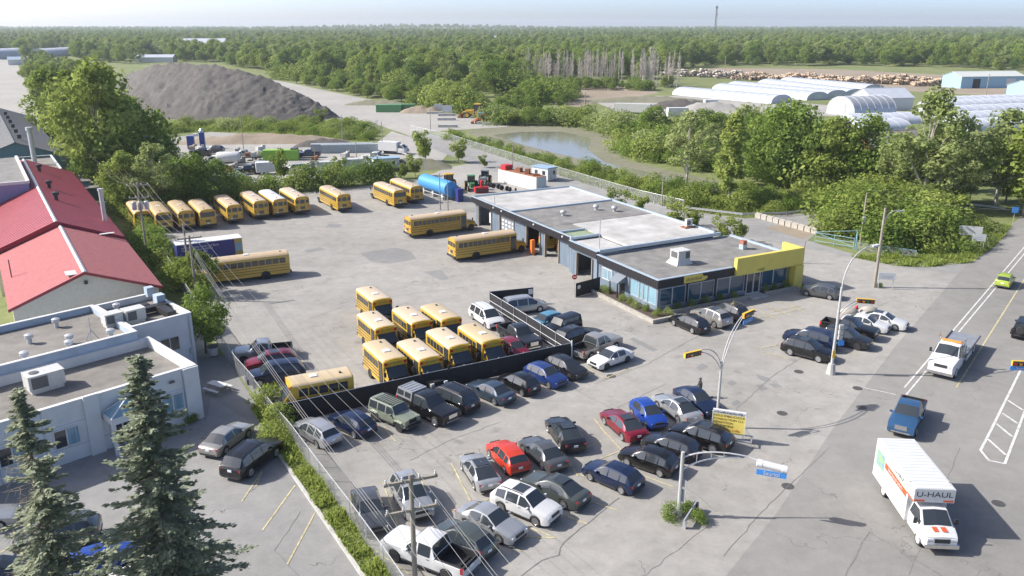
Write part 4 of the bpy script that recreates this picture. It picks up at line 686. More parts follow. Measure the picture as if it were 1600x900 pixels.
# ---------------------------------------------------------------- school buses, trucks and machines
def bus_model(key, L=11.0, W=2.44, H=3.1, hood=1.75, nwin=11, rear='classic', small=False):
    hw = W/2; out = []; xb = L/2-hood; xr0 = -L/2; zs = .5 if not small else .42; ze = H-.5 if not small else H-.34
    prof = [(hw, zs), (hw, ze)]+[(hw-(hw*.5 if not small else .34)*(1-math.cos(a)), ze+(H-.06-ze)*math.sin(a)) for a in (R(25), R(50), R(75))]+[(hw*.35, H-.02), (0, H)]
    full = [(-y, z) for y, z in prof]+[(y, z) for y, z in prof[-2::-1]]
    def ex(sec, xs, name, mt, par, cap=True, ii=.05):
        b = MB(); n = len(sec); P = []
        for k, x in enumerate(xs):
            ins = ii if k in (0, len(xs)-1) else 0
            P += [(x, y*(1-ins), z-(ins*(z-1.5)*.6 if z > 1.5 else 0)) for y, z in sec]
        F = [(k*n+i, k*n+i+1, (k+1)*n+i+1, (k+1)*n+i) for k in range(len(xs)-1) for i in range(n-1)]
        if cap: F += [tuple(range(n-1, -1, -1)), tuple((len(xs)-1)*n+i for i in range(n))]
        b.add(P, F); out.append((name, b.mesh(name+'_'+key, 50), mt, par))
    xs = [xb, xb-.12, xr0+.12, xr0]
    ex(full, xs, 'body', 'PAINT', None)
    rf = [(y*1.004, z+.012) for y, z in full if z > ze+.02]
    ex(rf, [xb-.1, xr0+.1], 'roof', 'paint_bus_roof', 0, False, 0.0)
    def bxp(name, mt, c, d, par=0, rz=0): b = MB(); b.box(c, d, rz); out.append((name, b.mesh(name+'_'+key), mt, par)); return len(out)-1
    zr = (.95, 1.28, 1.62) if not small else (.85, 1.15, 1.45)
    for s in (-1, 1):
        for z in zr: bxp('rub_rail', 'black_trim', ((xb+xr0)/2-.1, s*(hw+.012), z), (xb-xr0-.5, .03, .06))
        w0 = xr0+.45; w1 = xb-(1.1 if s < 0 else .5); zw = ze-.42 if not small else ze-.45; pitch = (w1-w0)/nwin
        for k in range(nwin):
            i = bxp('window', 'black_trim', (w0+(k+.5)*pitch, s*(hw+.006), zw), (pitch-.10, .02, .66))
            bxp('pane', 'glass', (w0+(k+.5)*pitch, s*(hw+.014), zw-.0), (pitch-.17, .02, .58), i)
        if s < 0: i = bxp('entry_door', 'black_trim', (xb-.52, s*(hw+.01), 1.5), (.82, .03, 2.0)); bxp('pane', 'glass', (xb-.72, s*(hw+.02), 1.6), (.32, .03, 1.6), i); bxp('pane', 'glass', (xb-.32, s*(hw+.02), 1.6), (.32, .03, 1.6), i)
    # tail
    xt = xr0-.01
    if rear == 'classic':
        i = bxp('emergency_door', 'PAINT', (xt-.008, 0, 1.5), (.03, .95, 2.0)); bxp('pane', 'glass', (xt-.02, 0, ze-.36), (.03, .74, .62), i); bxp('pane', 'glass', (xt-.02, 0, 1.22), (.03, .74, .45), i)
        for s in (-1, 1): bxp('rear_window', 'glass', (xt-.01, s*.82, ze-.36), (.03, .5, .56))
    else:
        bxp('rear_window', 'glass', (xt-.01, 0, ze-.34), (.03, W*.86, .74)); i = bxp('emergency_hatch', 'PAINT', (xt-.008, 0, 1.3), (.03, 1.1, .5)); bxp('pane', 'glass', (xt-.02, 0, 1.28), (.03, .8, .3), i)
    for s in (-1, 1):
        bxp('warning_lamp', 'lamp_red', (xt+.03, s*.88, ze+.12), (.06, .2, .16)); bxp('warning_lamp', 'lamp_amber', (xt+.03, s*.6, ze+.14), (.06, .2, .16))
        bxp('taillight', 'lamp_red', (xt-.01, s*.98, 1.45), (.05, .22, .2)); bxp('taillight', 'lamp_amber', (xt-.01, s*.98, 1.1), (.05, .2, .16))
    bxp('rear_bumper', 'black_trim', (xr0-.09, 0, .62), (.2, W*.98, .26)); bxp('licence_plate', 'plate', (xt-.03, .55 if rear == 'classic' else 0, .9), (.03, .32, .16))
    bxp('roof_hatch', 'white_paint', (xr0+L*.45, 0, H+.04), (.6, .6, .07)); bxp('roof_lamp', 'black_trim', (xr0+.9, .3, H+.04), (.16, .16, .12))
    # front
    b = MB(); y1, y0 = hw*.90, hw*.68; z0 = .5
    if small: hz0, hz1, fx = 1.32, 1.05, L/2
    else: hz0, hz1, fx = 1.62, 1.38, L/2
    xw = xb-.02
    st = [(xw, y1, hz0), (xw+.5, y1*.97, hz0-.05), (fx-.35, y0*1.06, hz1+.02), (fx-.08, y0, hz1-.10), (fx, y0*.94, hz1-.35)]
    P = []
    for x, y, z in st: P += [(x, -y, z0), (x, -y, z-.22), (x, -y*.8, z-.03), (x, 0, z+.03), (x, y*.8, z-.03), (x, y, z-.22), (x, y, z0)]
    F = [(k*7+i, k*7+i+1, (k+1)*7+i+1, (k+1)*7+i) for k in range(len(st)-1) for i in range(6)]; F = [q[::-1] for q in F]+[tuple(len(P)-7+i for i in range(7))]
    b.add(P, F); out.append(('hood', b.mesh('hood_'+key, 45), 'black' if small else 'PAINT', 0))
    if small:   # sloping van windscreen
        b = MB(); b.add([(xb+.75, -hw*.80, hz0-.02), (xb+.75, hw*.80, hz0-.02), (xb+.02, hw*.76, 2.12), (xb+.02, -hw*.76, 2.12), (xb+.02, -hw*.84, hz0-.1), (xb+.02, hw*.84, hz0-.1)], [(0,1,2,3)]); out.append(('windscreen', b.mesh('ws_'+key), 'glass', 0))
        for s in (-1, 1):
            b = MB(); b.add([(xb+.76, s*hw*.81, hz0-.04), (xb+.02, s*hw*.78, 2.16), (xb+.0, s*hw*.92, 2.16), (xb, s*hw*.92, hz0-.2), (xb+.74, s*hw*.90, hz0-.2)], [(0,1,2,3,4) if s > 0 else (4,3,2,1,0)]); out.append(('cab_side', b.mesh('cs_'+key), 'PAINT', 0))
        bxp('front_cap', 'PAINT', (xb+.03, 0, 2.38), (.14, W*.93, .5)); bxp('cab_wall', 'interior', (xb-.01, 0, 1.6), (.04, W*.8, 1.0)); sx = xb+.11; sz = 2.40
    else:
        for s in (-1, 1): bxp('windscreen', 'glass', (xb+.005, s*hw*.42, 2.16), (.03, hw*.74, .92))
        sx = xb+.02; sz = ze+.16
    i = bxp('header_sign', 'bus_sign', (sx, 0, sz), (.03, 1.0, .24)); SIGN[key] = (sx+.02, sz)
    for s in (-1, 1):
        bxp('warning_lamp', 'lamp_red', (sx+.01, s*.9, sz), (.06, .22, .2)); bxp('warning_lamp', 'lamp_amber', (sx+.01, s*.64, sz), (.06, .2, .2))
        bxp('headlight', 'lamp_clear', (fx-.06, s*y0*.8, .95), (.12, .3, .22)); b = MB(); b.path([(xb+.2, s*hw*.9, 1.3), (xb+.9, s*(hw+.1), 1.5), (xb+.9, s*(hw+.12), 2.0)], .02); b.box((xb+.9, s*(hw+.14), 1.85), (.08, .22, .4)); out.append(('mirror', b.mesh('bm_'+key), 'black_trim', 0))
    bxp('grille', 'black', (fx-.0, 0, .98), (.04, y0*1.0, .4)); bxp('front_bumper', 'black_trim', (fx+.06, 0, .62), (.2, W*.86, .28))
    bxp('underbody', 'black', (0, 0, .55), (L-.8, W-.5, .4))
    r = .5 if not small else .38; t, q = wheel_meshes(r, .30 if not small else .24, key); xf = L/2-.95; xr = xr0+3.0 if not small else xr0+1.75
    for s in (-1, 1): b = MB(); b.lathe([(r*1.2, 0), (r*1.2, .02)], 18, Matrix.Translation((xr, s*(hw+.004), r)) @ Matrix.Rotation(s*-math.pi/2, 4, 'X')); out.append(('wheel_arch', b.mesh('arch_'+key), 'black', 0))
    MODELS[key] = dict(parts=out, wheels=[(xf, hw-.2), (xf, -hw+.2), (xr, hw-.13), (xr, -hw+.13)], r=r, tyre=t, rim=q, L=L, W=W)
SIGN = {}
bus_model('bus'); bus_model('bus_dark', rear='dark', nwin=10); bus_model('minibus', L=6.7, W=2.3, H=2.78, hood=1.7, nwin=5, small=True, rear='dark')
TXT = {}
def bus(key, label, xy, hd_, col='bus', roof=None, group=None, z=.02, sign=False):
    o = place(key, 'school_bus', label, 'bus', xy, hd_, col, 'rim_white' if key == 'minibus' else 'rim_dark', group, over=({'roof': roof} if roof else None), z=z)
    if sign:
        hs = [c for c in o.children[0].children if c.name.startswith('header_sign')][0]
        if key not in TXT:
            t = text('ÉCOLIERS', .22, 'black', hs, (SIGN[key][0], 0, SIGN[key][1]), (math.pi/2, 0, math.pi/2), 'lettering', .003); TXT[key] = t.data
        else:
            t = link('lettering', TXT[key], None, hs); t.location = (SIGN[key][0], 0, SIGN[key][1]); t.rotation_euler = (math.pi/2, 0, math.pi/2)
    return o
ROW = [(226,361,'bus','yellow school bus at the left end of the back row under the transformers',None),(259,363,'bus_dark','yellow school bus with wide dark rear window, second from the left of the back row',None),(294,360,'bus','yellow school bus third from the left in the back row',None),(327,358,'bus_dark','yellow school bus with wide dark rear window, fourth from the left of the back row',None),(369,350,'bus','yellow school bus fifth from the left in the back row',None),(410,343,'bus','yellow school bus just left of the white-roofed bus',None),(440,340,'bus','school bus with white roof in the back row','white_paint'),(474,336,'bus','yellow school bus just right of the white-roofed bus',None),(539,332,'bus','yellow school bus standing alone in the back row with gaps on both sides',None),(626,325,'bus_dark','yellow school bus with dark wide rear window left of the rightmost one',None),(652,318,'bus','yellow school bus at the right end of the back row by the blue tank',None)]
for x, y, k, lab, rf in ROW:
    p = g(x, y); h = R(121); L_ = 11.0; bus(k, lab, (p.x+math.cos(h)*L_/2, p.y+math.sin(h)*L_/2), 121, roof=rf)
def side_bus(key, fw, rw, hd_, lab, near=-1, sign=False):
    m = MODELS[key]; a = g(*fw); b = g(*rw); mid = (a+b)/2; h = R(hd_); xm = (m['wheels'][0][0]+m['wheels'][2][0])/2
    n = Vector((-math.sin(h), math.cos(h), 0))*(-near)*(m['W']/2-.1)
    c = mid+n-Vector((math.cos(h), math.sin(h), 0))*xm; bus(key, lab, (c.x, c.y), hd_, sign=sign)
side_bus('bus', (732,360), (676,369.5), 31, 'yellow school bus driving towards the garage doors, farther one')
side_bus('bus', (811,395), (747.5,405), 29, 'yellow school bus standing at the open garage doors, nearer one')
side_bus('bus_dark', (325,446), (414,439), 207, 'yellow school bus beside the blue advertising box at the left fence', near=1)
MINI = [(585,481,'small yellow bus at the back of the short bus cluster'),(590,526,'small yellow bus at the left of the middle row of the cluster'),(645,517,'small yellow bus in the centre of the cluster middle row'),(690,512,'small yellow bus at the right of the cluster middle row'),(603,578,'small yellow bus at the left end of the front row by the black fence'),(657,576,'small yellow bus second from left in the front row by the black fence'),(702,556,'small yellow bus third from left in the front row by the black fence'),(752,548,'small yellow bus at the right end of the front row by the black fence')]
for x, y, lab in MINI: p = g(x+5, y+18); bus('minibus', lab, p, -60, roof='paint_bus_pale', sign=True)
p = g(487, 637); bus('minibus', 'pale yellow short bus lying along the black fence at the left', p, 205, roof='paint_bus_pale')
for y, lab in ((28.7, 'yellow bus standing inside the third garage bay'), (23.6, 'yellow bus standing inside the fourth garage bay')):
    c = F0+Vector((math.cos(T28), math.sin(T28), 0))*(2.0+3.5)+Vector((-math.sin(T28), math.cos(T28), 0))*y; bus('minibus', lab, (c.x, c.y), 28, z=.08)
# ---- rental box truck
def simple_wheels(root, r, wd, pos, key, rim='rim_white'):
    if key not in MODELS: MODELS[key] = wheel_meshes(r, wd, key)
    for x, y in pos: w_ = link('wheel', MODELS[key][0], 'tyre', root); w_.location = (x, y, r); link('rim', MODELS[key][1], rim, w_)
def cab_body(root, paintm, x0, x1, W, zc, zh, zr, name='cab'):
    """van-type cab: x0 back of the cab, x1 nose"""
    hw = W/2; st = [(x0, hw, zr, .78), (x0+1.15, hw, zr-.03, .76), (x0+1.95, hw, zc, .88), (x1-.3, hw*.95, zh, .9), (x1-.06, hw*.9, zh-.1, .9), (x1, hw*.86, zh-.3, .9)]
    P = []
    for x, y, z, k in st: P += [(x, -y*.97, .45), (x, -y, .85), (x, -y*.98, min(zc, z)-.05), (x, -y*k, z-.03), (x, 0, z+.03), (x, y*k, z-.03), (x, y*.98, min(zc, z)-.05), (x, y, .85), (x, y*.97, .45)]
    n = 9; F = [(k*n+i, (k+1)*n+i, (k+1)*n+i+1, k*n+i+1) for k in range(len(st)-1) for i in range(n-1)]
    gl = [f for f in F if False]; b = MB(); b.add(P, F+[tuple(range(n)), tuple(len(P)-1-i for i in range(n))]); c = b.build(name, paintm, root, 35)
    ws = MB(); a, d = st[1], st[2]; e = .02
    ws.add([(a[0]+.05, -a[1]*a[3]*.92, a[2]-.05+e), (a[0]+.05, 0, a[2]+.0+e), (a[0]+.05, a[1]*a[3]*.92, a[2]-.05+e), (d[0]-.04, d[1]*d[3]*.93, d[2]+.02+e), (d[0]-.04, 0, d[2]+.075+e), (d[0]-.04, -d[1]*d[3]*.93, d[2]+.02+e)], [(0,5,4,1), (1,4,3,2)]); ws.build('windscreen', 'glass', c)
    for s in (-1, 1):
        b = MB(); yb, yt = s*(hw*.985+.012), s*(hw*.80+.012)
        b.add([(x0+.25, yb, zc-.02), (x0+1.75, yb, zc-.02), (x0+1.1, yt, zr-.14), (x0+.25, yt, zr-.14)], [(0,1,2,3) if s < 0 else (3,2,1,0)]); b.build('side_window', 'glass', c)
        b = MB(); b.box((x1-.07, s*hw*.68, zh-.32), (.14, hw*.36, .22)); b.build('headlight', 'lamp_clear', c)
        b = MB(); b.box((x0+1.6, s*(hw+.2), zc+.15), (.1, .2, .36)); b.tube((x0+1.6, s*(hw-.05), zc), (x0+1.6, s*(hw+.15), zc+.1), .025); b.build('mirror', 'black_trim', c)
    b = MB(); b.box((x1-.0, 0, zh-.34), (.06, hw*.9, .26)); b.build('grille', 'black_trim', c)
    b = MB(); b.box((x1+.04, 0, .62), (.16, W*.97, .24)); b.build('bumper', 'chrome', c)
    return c
mat('uhaul_orange', (.62,.09,.03), .5); mat('truck_roof', (.52,.53,.53), .5, var=.06, stretch=(3, .2, 1)); mat('decal_green', (.28,.42,.10), .6, col2=(.15,.25,.40), vscale=3)
ut = thing('moving_truck', 'white and orange rental moving truck turning through the junction', 'truck', g(1424, 803), R(-94))
bxm = part(ut, 'cargo_box', 'white_paint', lambda b: [b.box((-1.1, 0, 1.98), (5.6, 2.4, 2.7)), b.box((2.05, 0, 2.88), (.9, 2.4, .9))])
part(bxm, 'box_roof', 'truck_roof', lambda b: [b.box((-.65, 0, 3.345), (6.2, 2.2, .04))]+[b.box((-3.6+k*.4, 0, 3.37), (.05, 2.2, .02)) for k in range(15)])
for s in (-1, 1):
    part(bxm, 'orange_band', 'uhaul_orange', lambda b: b.box((-.3, s*1.203, 2.3), (3.6, .012, .42))); part(bxm, 'picture_decal', 'decal_green', lambda b: b.box((-2.9, s*1.203, 2.2), (1.4, .012, 1.1)))
    part(bxm, 'orange_stripe', 'uhaul_orange', lambda b: b.box((2.0, s*1.203, 2.5), (.95, .012, .12)))
    t = text('U-HAUL', .42, 'black', bxm, (.2, s*1.21, 2.85), (math.pi/2, 0, 0 if s < 0 else math.pi), ext=.004); strokes(bxm, 'white_paint', Matrix.Translation((0, s*1.212, 2.3)), -1.5, .9, .22, 11)
text('U-HAUL', .5, 'navy_text' if 'navy_text' in M_ else 'paint_navy', bxm, (2.505, 0, 2.95), (math.pi/2, 0, math.pi/2), ext=.004, sx=1.2)
part(bxm, 'orange_stripe', 'uhaul_orange', lambda b: [b.box((2.504, s*.85, 2.54), (.012, .6, .12)) for s in (-1, 1)])
cb = cab_body(ut, 'white_paint', 1.55, 4.3, 2.0, 1.42, 1.28, 2.15); part(cb, 'hood_stripe', 'uhaul_orange', lambda b: [b.add([(3.55, y0, 1.432), (3.55, y0+.3, 1.432), (3.95, y0+.3, 1.362), (3.95, y0, 1.362)], [(3,2,1,0)]) for y0 in (-.4, .1)])
part(ut, 'chassis', 'black', bx(-3.7, 3.6, -.8, .8, .35, .65)); simple_wheels(ut, .42, .26, [(3.35, .85), (3.35, -.85), (-2.0, 1.0), (-2.0, -1.0)], 'truckwheel')
# ---- flatbed tow truck
tt = thing('flatbed_tow_truck', 'white flatbed recovery truck with empty deck on the street', 'truck', g(1486, 566), R(-129))
cab_body(tt, 'white_paint', 1.3, 4.9, 2.3, 1.75, 1.62, 2.55)
dk = part(tt, 'deck', 'steel', lambda b: [b.box((-2.2, 0, 1.15), (6.6, 2.5, .14)), b.box((1.05, 0, 1.75), (.12, 2.4, 1.1))]); part(dk, 'side_rail', 'steel_dark', lambda b: b.box((-2.2, 1.25, 1.25), (6.6, .08, .14))); part(dk, 'side_rail', 'steel_dark', lambda b: b.box((-2.2, -1.25, 1.25), (6.6, .08, .14)))
part(dk, 'winch', 'rust', lambda b: [b.box((.4, .1, 1.5), (.5, .9, .5)), b.tube((.3, .6, 1.3), (-.9, .5, 1.9), .1), b.tube((-.9, .5, 1.9), (-1.5, .4, 1.4), .08)])
part(tt, 'light_bar', 'lamp_amber', bx(1.5, 1.75, -.8, .8, 2.6, 2.72)); part(tt, 'chassis', 'black', bx(-5.2, 4.2, -.7, .7, .45, 1.0)); part(tt, 'exhaust_stack', 'chrome', lambda b: b.tube((1.1, 1.05, 1.0), (1.1, 1.05, 3.0), .08, n=8)); part(tt, 'exhaust_stack', 'chrome', lambda b: b.tube((1.1, -1.05, 1.0), (1.1, -1.05, 3.0), .08, n=8))
part(tt, 'tool_box', 'white_paint', lambda b: b.box((-.6, 1.05, .8), (1.6, .4, .5)))
simple_wheels(tt, .48, .28, [(3.7, 1.0), (3.7, -1.0), (-2.6, 1.0), (-2.6, -1.0), (-3.7, 1.0), (-3.7, -1.0)], 'towwheel')
# ---- blue advertising box trailer
mat('ad_blue', (.025,.03,.17), .5); mat('ad_gold', (.42,.30,.06), .5)
at_ = thing('advertising_trailer', 'dark blue box trailer with white lettering behind the left bus', 'trailer', g(330, 409), R(30))
bxa = part(at_, 'box', 'ad_blue', bx(-4.2, 3.0, -1.2, 1.2, .5, 3.0)); part(at_, 'roof', 'white_paint', lambda b: [b.box((-.1, 0, 3.04), (8.3, 2.44, .08))]+[b.box((-4+k*.4, 0, 3.09), (.08, 2.4, .03)) for k in range(20)]); part(at_, 'end_panel', 'ad_gold', bx(3.0, 4.0, -1.2, 1.2, .5, 3.0)); part(at_, 'picture', 'glass_pale', bx(3.1, 3.9, -1.215, -1.203, 1.3, 2.5)); part(at_, 'hatch', 'hvac_dark', bx(-2.6, -2.1, -.4, .1, 3.08, 3.16))
for k_, (z, xa, xb) in enumerate(((2.55, -3.6, 1.0), (2.2, -3.6, .2), (1.85, -3.0, -.4), (1.0, -2.2, -.8))): strokes(bxa, 'white_paint', Matrix.Translation((0, -1.207, z)), xa, xb, .28, 20+k_)
simple_wheels(at_, .4, .25, [(-2.6, 1.0), (-2.6, -1.0), (-1.6, 1.0), (-1.6, -1.0)], 'truckwheel')
# ---- machines by the blue tank
tk = thing('blue_fuel_tank', 'long bright blue horizontal fuel tank beside the back row buses', 'tank', g(684, 306), R(-56))
mat('tank_blue', (.06,.26,.56), .45, var=.08)
part(tk, 'tank', 'tank_blue', lambda b: b.lathe([(.1, -5.4), (1.0, -5.3), (1.4, -5.0), (1.4, 5.0), (1.0, 5.3), (.1, 5.4)], 24, Matrix.Translation((0, 0, 2.0)) @ Matrix.Rotation(math.pi/2, 4, 'Y')), 40)
for x in (-3.5, 0, 3.5): part(tk, 'saddle', 'concrete', bx(x-.3, x+.3, -1.1, 1.1, 0, 1.0))
part(tk, 'pump_cabinet', 'ad_blue', bx(6.0, 7.0, .2, 1.3, 0, 2.3)); part(tk, 'guard_rail', 'galvanised', lambda b: [b.tube((x, -2.0, 0), (x, -2.0, 1.1), .06) for x in (-4, -2, 0, 2, 4, 6)]+[b.tube((-4, -2.0, 1.05), (6, -2.0, 1.05), .05)])
mat('machine_yellow', (.50,.30,.03), .5); mat('machine_green', (.04,.16,.05), .5); mat('machine_red', (.45,.02,.025), .5)
def tractor(name, lab, px, hd_, col, bucket=None, cat='tractor', s=1.0):
    t = thing(name, lab, cat, g(*px), R(hd_)); t.scale = (s, s, s)
    bd = part(t, 'body', col, lambda b: [b.box((.9, 0, 1.15), (1.9, .8, .8)), b.box((-.5, 0, .95), (1.6, .7, .6)), b.box((-.9, .8, 1.5), (1.1, .3, .12)), b.box((-.9, -.8, 1.5), (1.1, .3, .12))])
    cb_ = part(t, 'cab', 'black_trim', lambda b: [b.box((-.6+dx, dy, 2.0), (.1, .1, 1.2)) for dx in (-.55, .55) for dy in (-.6, .6)]+[b.box((-.6, 0, 1.45), (1.2, 1.3, .1))]); part(cb_, 'cab_roof', col, bx(-1.25, .1, -.75, .75, 2.6, 2.75)); part(cb_, 'cab_glass', 'glass', bx(-1.1, -.1, -.56, .56, 1.5, 2.58))
    simple_wheels(t, .85, .5, [(-.9, .95), (-.9, -.95)], 'tractor_big', 'machine_yellow'); simple_wheels(t, .55, .35, [(1.4, .8), (1.4, -.8)], 'tractor_small', 'machine_yellow')
    if bucket: 
        ar = part(t, 'loader_arm', col, lambda b: [b.tube((.2, y, 1.5), (2.2, y, 1.2), .09) for y in (-.6, .6)]+[b.tube((2.2, y, 1.2), (2.7, y, .5), .09) for y in (-.6, .6)])
        part(ar, 'bucket', bucket, lambda b: b.add([(2.5,-1.1,.1),(3.4,-1.1,.1),(2.5,-1.1,1.0),(2.5,1.1,.1),(3.4,1.1,.1),(2.5,1.1,1.0)], [(0,1,2),(5,4,3),(0,3,4,1),(0,2,5,3)]))
    return t
tractor('backhoe_loader', 'yellow backhoe loader behind the blue tank', (703, 298), -70, 'machine_yellow', 'rust', 'loader', 1.15)
tractor('farm_tractor', 'green tractor with red implement in the machine corner', (737, 297), -80, 'machine_green', None); tractor('grey_tractor', 'grey tractor between the green tractor and the white container', (757, 288), -100, 'door_grey', 'steel_dark')
im = thing('snow_blower', 'red snow blower implement in front of the green tractor', 'implement', g(752, 301), R(-70)); part(im, 'housing', 'machine_red', lambda b: [b.box((0, 0, .6), (1.0, 2.6, 1.0))]); part(im, 'chute', 'machine_red', lambda b: [b.tube((0, 0, 1.1), (0, 0, 2.1), .22, n=10), b.box((.3, 0, 2.2), (.7, .4, .35))]); part(im, 'auger', 'steel_dark', lambda b: b.tube((.52, -1.2, .5), (.52, 1.2, .5), .2, n=8))
cn = thing('storage_container', 'white ribbed storage container with rusty scrap on its roof', 'container', g(815, 290), R(-52)); part(cn, 'box', 'white_paint', lambda b: [b.box((0, 0, 1.3), (12, 2.44, 2.5))]+[b.box((-5.8+k*.4, -1.23, 1.3), (.15, .05, 2.3)) for k in range(30)]); part(cn, 'roof', 'rust', bx(-6, 6, -1.2, 1.2, 2.552, 2.6)); part(cn, 'end_door', 'flashing', bx(6.003, 6.05, -1.1, 1.1, .2, 2.4))
for i, (x, y, sx, sy, sz) in enumerate(((-4.8, 0, 1.6, 1.8, .9), (-1.0, .2, 1.0, 1.0, .8), (2.0, -.1, .8, 1.0, 1.0), (4.4, .1, 1.4, .7, .3))): part(cn, 'scrap_piece', 'machine_red' if i == 0 else 'rust', lambda b: b.box((x, y, 2.6+sz/2), (sx, sy, sz), .3*i))
mat('cabin_blue', (.25,.36,.46), .5)
def cabin(name, lab, px, hd_, sx, sy, roofm='cabin_blue', h=2.6):
    t = thing(name, lab, 'cabin', g(*px), R(hd_)); part(t, 'wall', 'white_paint', bx(-sx/2, sx/2, -sy/2, sy/2, .3, h)); part(t, 'roof', roofm, bx(-sx/2-.15, sx/2+.15, -sy/2-.15, sy/2+.15, h, h+.2)); part(t, 'base', 'concrete_dark', bx(-sx/2+.1, sx/2-.1, -sy/2+.1, sy/2-.1, 0, .3))
    for x in (-sx*.22, sx*.25): part(t, 'window', 'glass', bx(x-.4, x+.4, -sy/2-.02, -sy/2-.003, 1.3, 2.1))
    part(t, 'door', 'flashing', bx(sx/2+.003, sx/2+.03, -.9, -.1, .35, 2.3)); part(t, 'window', 'glass', bx(sx/2+.003, sx/2+.02, .2, .9, 1.3, 2.1)); return t
cabin('guard_cabin', 'white cabin with pale blue roof beside the access road', (850, 281), -45, 4.4, 2.6); cabin('site_cabin', 'white site cabin with blue roof behind the hedge', (603, 266), 20, 5.5, 2.8)
tp = thing('tyre_pile', 'row of old truck tyres lying beside the white container', 'tyres', g(787, 297), R(-50))
for k in range(7): w_ = link('tyre', MODELS['towwheel'][0], 'tyre', tp); w_.location = (-4+k*1.25, -.3*(k % 2), .47); w_.rotation_euler = (0, 0, .5+.3*k)
# ================================================================ fences, poles, signs, street furniture
def chain_mat(name, col, dens):
    m = bpy.data.materials.new(name); m.use_nodes = True; n = m.node_tree.nodes; l = m.node_tree.links; b = n['Principled BSDF']; b.inputs['Base Color'].default_value = (*col, 1); b.inputs['Metallic'].default_value = .5; b.inputs['Roughness'].default_value = .5
    tc = n.new('ShaderNodeTexCoord'); sp = n.new('ShaderNodeSeparateXYZ'); l.new(tc.outputs['Object'], sp.inputs[0])
    def mt(op, a, c):
        t = n.new('ShaderNodeMath'); t.operation = op
        for i, q in enumerate((a, c)):
            if hasattr(q, 'links'): l.new(q, t.inputs[i])
            else: t.inputs[i].default_value = q
        return t.outputs[0]
    u, v = sp.outputs['X'], sp.outputs['Z']; f = []
    for w_ in (mt('ADD', u, v), mt('SUBTRACT', u, v)): f.append(mt('LESS_THAN', mt('PINGPONG', w_, .05), dens))
    al = mt('MAXIMUM', f[0], f[1]); l.new(al, b.inputs['Alpha']); M_[name] = m
chain_mat('chain_link', (.48,.49,.50), .0085)
mat('fence_slat', (.017,.017,.020), .7, var=.3, vscale=2, stretch=(6,6,.5)); mat('slat_back', (.20,.18,.155), .8, var=.15)
def fence(name, lab, pts, h=1.8, step=3.0, m='chain_link', px=True, rail='galvanised', cat='fence', midrail=False, postr=.035):
    P = [g(*q) if px else Vector((*q, 0)) for q in pts]; r = thing(name, lab, cat, P[0])
    for a, b in zip(P, P[1:]):
        d = b-a; L = d.length; k = max(1, round(L/step)); ang = math.atan2(d.y, d.x)
        mb = MB(); mb.box((L/2, 0, h/2+.03), (L, .012 if m == 'chain_link' else .05, h-.06)) if m != 'chain_link' else mb.sheet([(0, 0, .04), (L, 0, .04), (L, 0, h), (0, 0, h)])
        o = mb.build('mesh_panel' if m == 'chain_link' else 'privacy_panel', m, r); o.location = a-P[0]; o.rotation_euler = (0, 0, ang)
        mb = MB(); mb.tube((0, .0, h), (L, .0, h), .028); o = mb.build('top_rail', rail, r); o.location = a-P[0]; o.rotation_euler = (0, 0, ang)
        if midrail:
            for z in (.9, .35): mb = MB(); mb.tube((0, .09, z), (L, .09, z), .03); o = mb.build('rail', rail, r); o.location = a-P[0]; o.rotation_euler = (0, 0, ang)
        for i in range(k+1):
            if i == k and b is not P[-1]: continue
            q = a+d*(i/k)-P[0]; mb = MB(); mb.tube((0, 0, 0), (0, 0, h+.08), postr, n=8); o = mb.build('post', rail, r); o.location = (q.x, q.y, 0) if m == 'chain_link' else (q.x-math.sin(ang)*.07, q.y+math.cos(ang)*.07, 0)
    return r
fence('privacy_fence', 'black privacy fence running in front of the small yellow buses', [(446,663),(560,637),(670,612),(780,588),(892,563)], 1.75, 3, 'fence_slat')
fence('slatted_fence', 'black privacy fence with grey rails running back from the white corner post', [(893,562),(766,481)], 1.75, 2.6, 'fence_slat', midrail=True)
fence('yard_gate', 'open black gate panel with white notice behind the silver minivan', [(766,481),(833,474)], 1.9, 3.5, 'fence_slat', cat='gate')
po = thing('corner_post', 'white corner post of the black privacy fence', 'post', g(893, 564)); part(po, 'post', 'white_paint', lambda b: b.tube((0, 0, 0), (0, 0, 2.0), .07, n=10)); part(po, 'cap', 'galvanised', lambda b: b.lathe([(.08, 2.0), (.05, 2.08), (.01, 2.1)], 10))
ng = thing('gate_notice', 'small white notice fixed to the open black gate panel', 'notice', g(829, 475)+Vector((0, -.1, 0)), R(10)); part(ng, 'board', 'white_paint', bx(-.25, .25, -.02, 0, 1.2, 1.8))
gt = thing('office_gate', 'short black gate beside the office planter with a round sign', 'gate', g(899, 465), R(40)); part(gt, 'panel', 'fence_slat', bx(0, 4.0, -.04, .04, .05, 1.7)); part(gt, 'post', 'galvanised', lambda b: b.tube((0, 0, 0), (0, 0, 1.9), .05)); part(gt, 'round_sign', 'paint_white', lambda b: b.lathe([(.25, 0), (.25, .02)], 16, Matrix.Translation((.5, -.05, 1.2)) @ Matrix.Rotation(math.pi/2, 4, 'X')))
ns = thing('no_entry_sign', 'round red no entry sign on a thin post by the office gate', 'sign', g(897, 463), R(-5)); part(ns, 'post', 'galvanised', lambda b: b.tube((0, 0, 0), (0, 0, 2.6), .03)); dd = part(ns, 'disc', 'lamp_red', lambda b: b.lathe([(.3, 0), (.3, .02)], 20, Matrix.Translation((0, -.03, 2.35)) @ Matrix.Rotation(math.pi/2, 4, 'X'))); part(dd, 'bar', 'white_paint', bx(-.2, .2, -.065, -.055, 2.3, 2.4))
